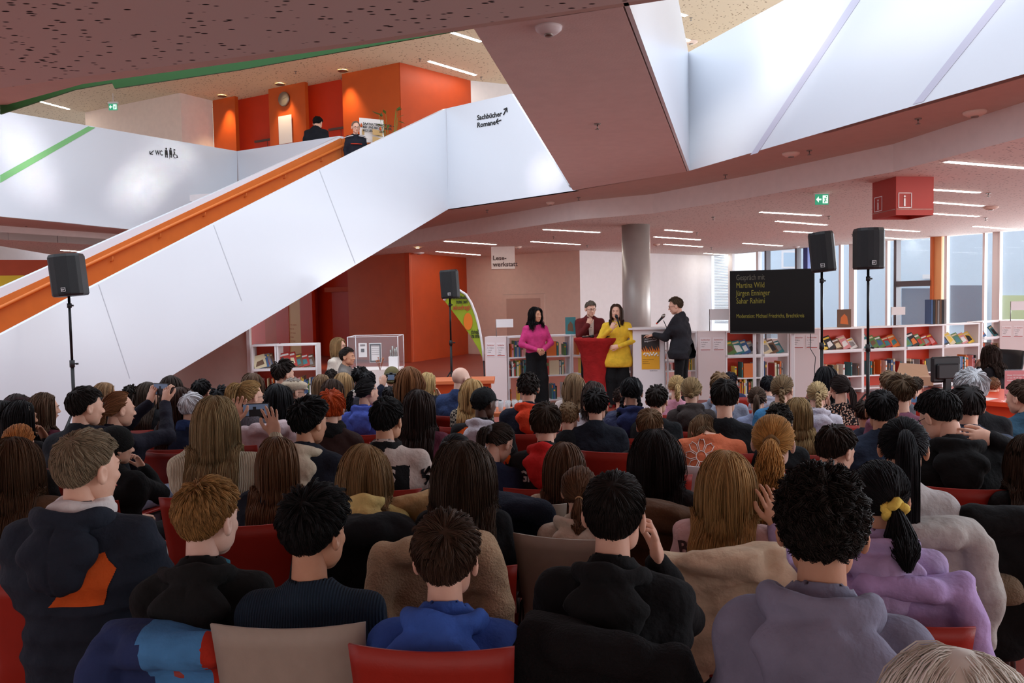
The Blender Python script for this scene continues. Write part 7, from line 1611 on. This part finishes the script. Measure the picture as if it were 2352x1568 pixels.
m_ = free_chair(620, 985, 100, 'white', 'white shell chair with a pale pink coat behind the raised hand', 20); drape('pale pink coat over the chair behind the raised phone hand', m_, (206, 186, 190), 'plain', seed=41, w=0.23, zt=0.905, zb=.5, bulk=1.1)
m_ = free_chair(1490, 1185, 150, 'red', 'red shell chair with brown padded jacket left of the pink sweatshirt', 0); drape('dark brown padded jacket below the near black hair', m_, (84, 56, 36), 'plain', seed=43, w=0.23, zt=0.905, zb=.5, bulk=1.2, puff=1)
m_ = free_chair(940, 1160, 150, 'grey', 'grey shell chair with a camel jacket in the middle', 8); drape('camel padded jacket beside the wavy dark hair', m_, (186, 150, 104), 'plain', seed=47, w=0.20, zt=0.905, zb=.5, bulk=1.2, puff=1)
free_chair(1135, 815+40, 60, 'red', 'red shell chair of the bald man', 10) if False else None
# ------------------------------------------------------------------ standing people
def stand(label, px, hy, d, yaw, byaw, arms=None, base=0.0, pitch=0.0, lean=0.0, H=None, headoff=(0, 0, 0), off=(0, 0), sh=.19, **k):
    T = P(px, hy, d); full = 1.728; sc = (T.z-base)/full; brg = math.atan2(T.x, T.y); bw = brg+math.radians(byaw); rel = brg+math.radians(yaw)-bw
    J = standing(lean, sh, arms); R = Matrix.Rotation(-bw, 3, 'Z'); o = R @ Vector((0, lean+.02, 0))*sc
    c = build_person(label, (T.x-o.x, T.y-o.y, base), -bw, sc, J, (rel, pitch, 0), eyes=True, headoff=headoff, **k); print('stand', label[:20], round(sc, 3)); return c
FOLD = dict(elL=(-.27, .02, 1.09), wrL=(-.05, .22, .99), hdL=(.6, .3, -.35), puL=(0, -1, .3), elR=(.27, .02, 1.09), wrR=(.06, .23, 1.0), hdR=(-.6, .3, -.35), puR=(0, -1, .3), cuL=.9, cuR=.9)
sp1 = stand('woman in pink sweater and wide black trousers with black curly hair', 1230, 703, 12.9, 140, 160, FOLD, hair='wavy', hc=(22, 18, 18), skin='m', top='sweater', tc=(190, 56, 114), lod=1, hp=dict(vol=1.9, end=1.44, wave=1.5, fringe=.60, spread=1.0, dens=1.3), trous=(16, 16, 18), wide=.07, seed=3, extras=(scarf((18, 18, 20), 'plain', .022),))
sp2 = stand('grey haired man in maroon blazer with hand on chin', 1355, 688, 13.4, 160, 172, dict(elR=(.20, .14, 1.14), wrR=(.06, .20, 1.31), hdR=(-.25, -.05, 1), puR=(.2, 1, 0), cuR=1.3, elL=(-.27, .08, 1.12), wrL=(.04, .24, 1.10), hdL=(1, .1, .0), puL=(0, 1, .2), cuL=.8), pitch=.18, hair='short', hc=(112, 100, 88), top='jacket', tc=(96, 30, 30), lod=1, seed=1, sh=.21, skin='l', extras=(glasses(),
            lambda c: obj('shirt_front', MB().prism([(-.035, .145, 1.12), (.035, .145, 1.12), (.05, .085, 1.40), (-.05, .085, 1.40)], (0, .006, 0)), fabric((214, 200, 184)), c['top'])))
sp3 = stand('woman in yellow blouse speaking into a microphone', 1415, 695, 12.75, 188, 186, dict(elR=(.29, .06, 1.12), wrR=(.10, .20, 1.30), hdR=(-.35, .1, .9), puR=(.3, 1, 0), cuR=1.4, elL=(-.27, .06, 1.10), wrL=(-.03, .22, 1.05), hdL=(1, .1, -.1), puL=(0, 1, .2), cuL=.8) if False else dict(elL=(-.29, .06, 1.10), wrL=(-.05, .23, 1.02), hdL=(1, .1, -.1), puL=(0, 1, .2), cuL=.8, elR=(.27, .10, 1.14), wrR=(.06, .22, 1.30), hdR=(-.35, .1, .9), puR=(.3, 1, 0), cuR=1.4),
            hair='bob', hc=(72, 50, 38), top='sweater', tc=(226, 184, 56), lod=1, hp=dict(bob=.10, fringe=.66), trous=(16, 16, 18), seed=2, wide=.08, sh=.21, length=.16)
mm_ = thing('handheld_microphone', 'black handheld microphone of the woman in yellow', 'microphone'); a, b = P(1424, 751, 12.45), P(1417, 730, 12.45)
obj('handle', MB().tube([a, b], [.011, .017], 10), M_BLACK, mm_); obj('grille_head', MB().tube([b, b+(b-a).normalized()*.035, b+(b-a).normalized()*.055], [.022, .026, .012], 12), mat('dark_mesh', (46, 46, 48), .4, metal=.6), mm_)
sp4 = stand('man with glasses in black jacket leaning on the lectern', 1555, 678, 12.35, 272, 290, dict(elL=(-.16, .20, 1.10), wrL=(-.05, .42, 1.13), hdL=(0, 1, -.05), puL=(0, 0, 1), cuL=.4, elR=(.24, .16, 1.10), wrR=(.12, .40, 1.12), hdR=(-.1, 1, 0), puR=(0, 0, 1), cuR=.4), pitch=.25, lean=.05, hair='short', hc=(84, 68, 52), top='jacket', tc=(38, 38, 43), lod=1, seed=1, trous=(18, 18, 20), sh=.21, length=.05, extras=(glasses(),), hp=dict(fringe=.72, len=.8))
up1 = stand('dark haired person in black coat upstairs seen from behind', 726, 262, 17.4, 30, 15, base=3.95, pitch=.45, lean=.04, hair='short', hc=(24, 22, 22), top='coat', tc=(26, 28, 34), lod=1, seed=1, length=.25)
up2 = stand('balding man with glasses in dark striped top coming down the stairs', 816, 276, 15.6, 168, 175, base=3.75, pitch=.25, hair='crew', hc=(150, 130, 112), top='sweater', tc=(28, 30, 40), lod=1, seed=0, hp=dict(fringe=.9, low=-.5), extras=(glasses(),
      lambda c: obj('white_stripe', MB().tube([(-.25, .02, 1.34), (-.15, .09, 1.37), (-.06, .11, 1.38)], .008, 6).tube([(.25, .02, 1.34), (.15, .09, 1.37), (.06, .11, 1.38)], .008, 6), M_FRAME, c['top']),
      lambda c: obj('red_stripe', MB().tube([(-.12, .125, 1.20), (0, .14, 1.20), (.12, .125, 1.20)], .009, 6), M_RED, c['top'])))
wb1 = stand('woman with short blond hair and glasses in beige sweater standing at back', 779, 772, 11.6, 118, 120, base=-.42, hair='bob', hc=(150, 118, 80), top='sweater', tc=(190, 178, 166), lod=1, seed=0, hp=dict(bob=.02, vol=1.3), extras=(glasses(),))
wb2 = stand('woman with short dark hair in grey cardigan at the back', 799, 795, 10.9, 112, 100, base=-.5, hair='short', hc=(40, 32, 28), top='jacket', tc=(104, 98, 94), lod=1, seed=2, skin='m')
# woman at the information desk
dw = seat('woman with long dark curls seated behind the information desk', 2280, 790, 62, -72, .35, -60, .23, hair='wavy', hc=(46, 32, 26), top='sweater', tc=(28, 26, 30), chair=None, hp=dict(end=.95, vol=2.2, wave=1.6), eyes=True, skin='l', dist=9.3,
     arms=dict(elR=(.17, .27, .80), wrR=(.06, .26, 1.00), hdR=(-.2, -.3, 1), puR=(.4, 1, .2), cuR=1.2))
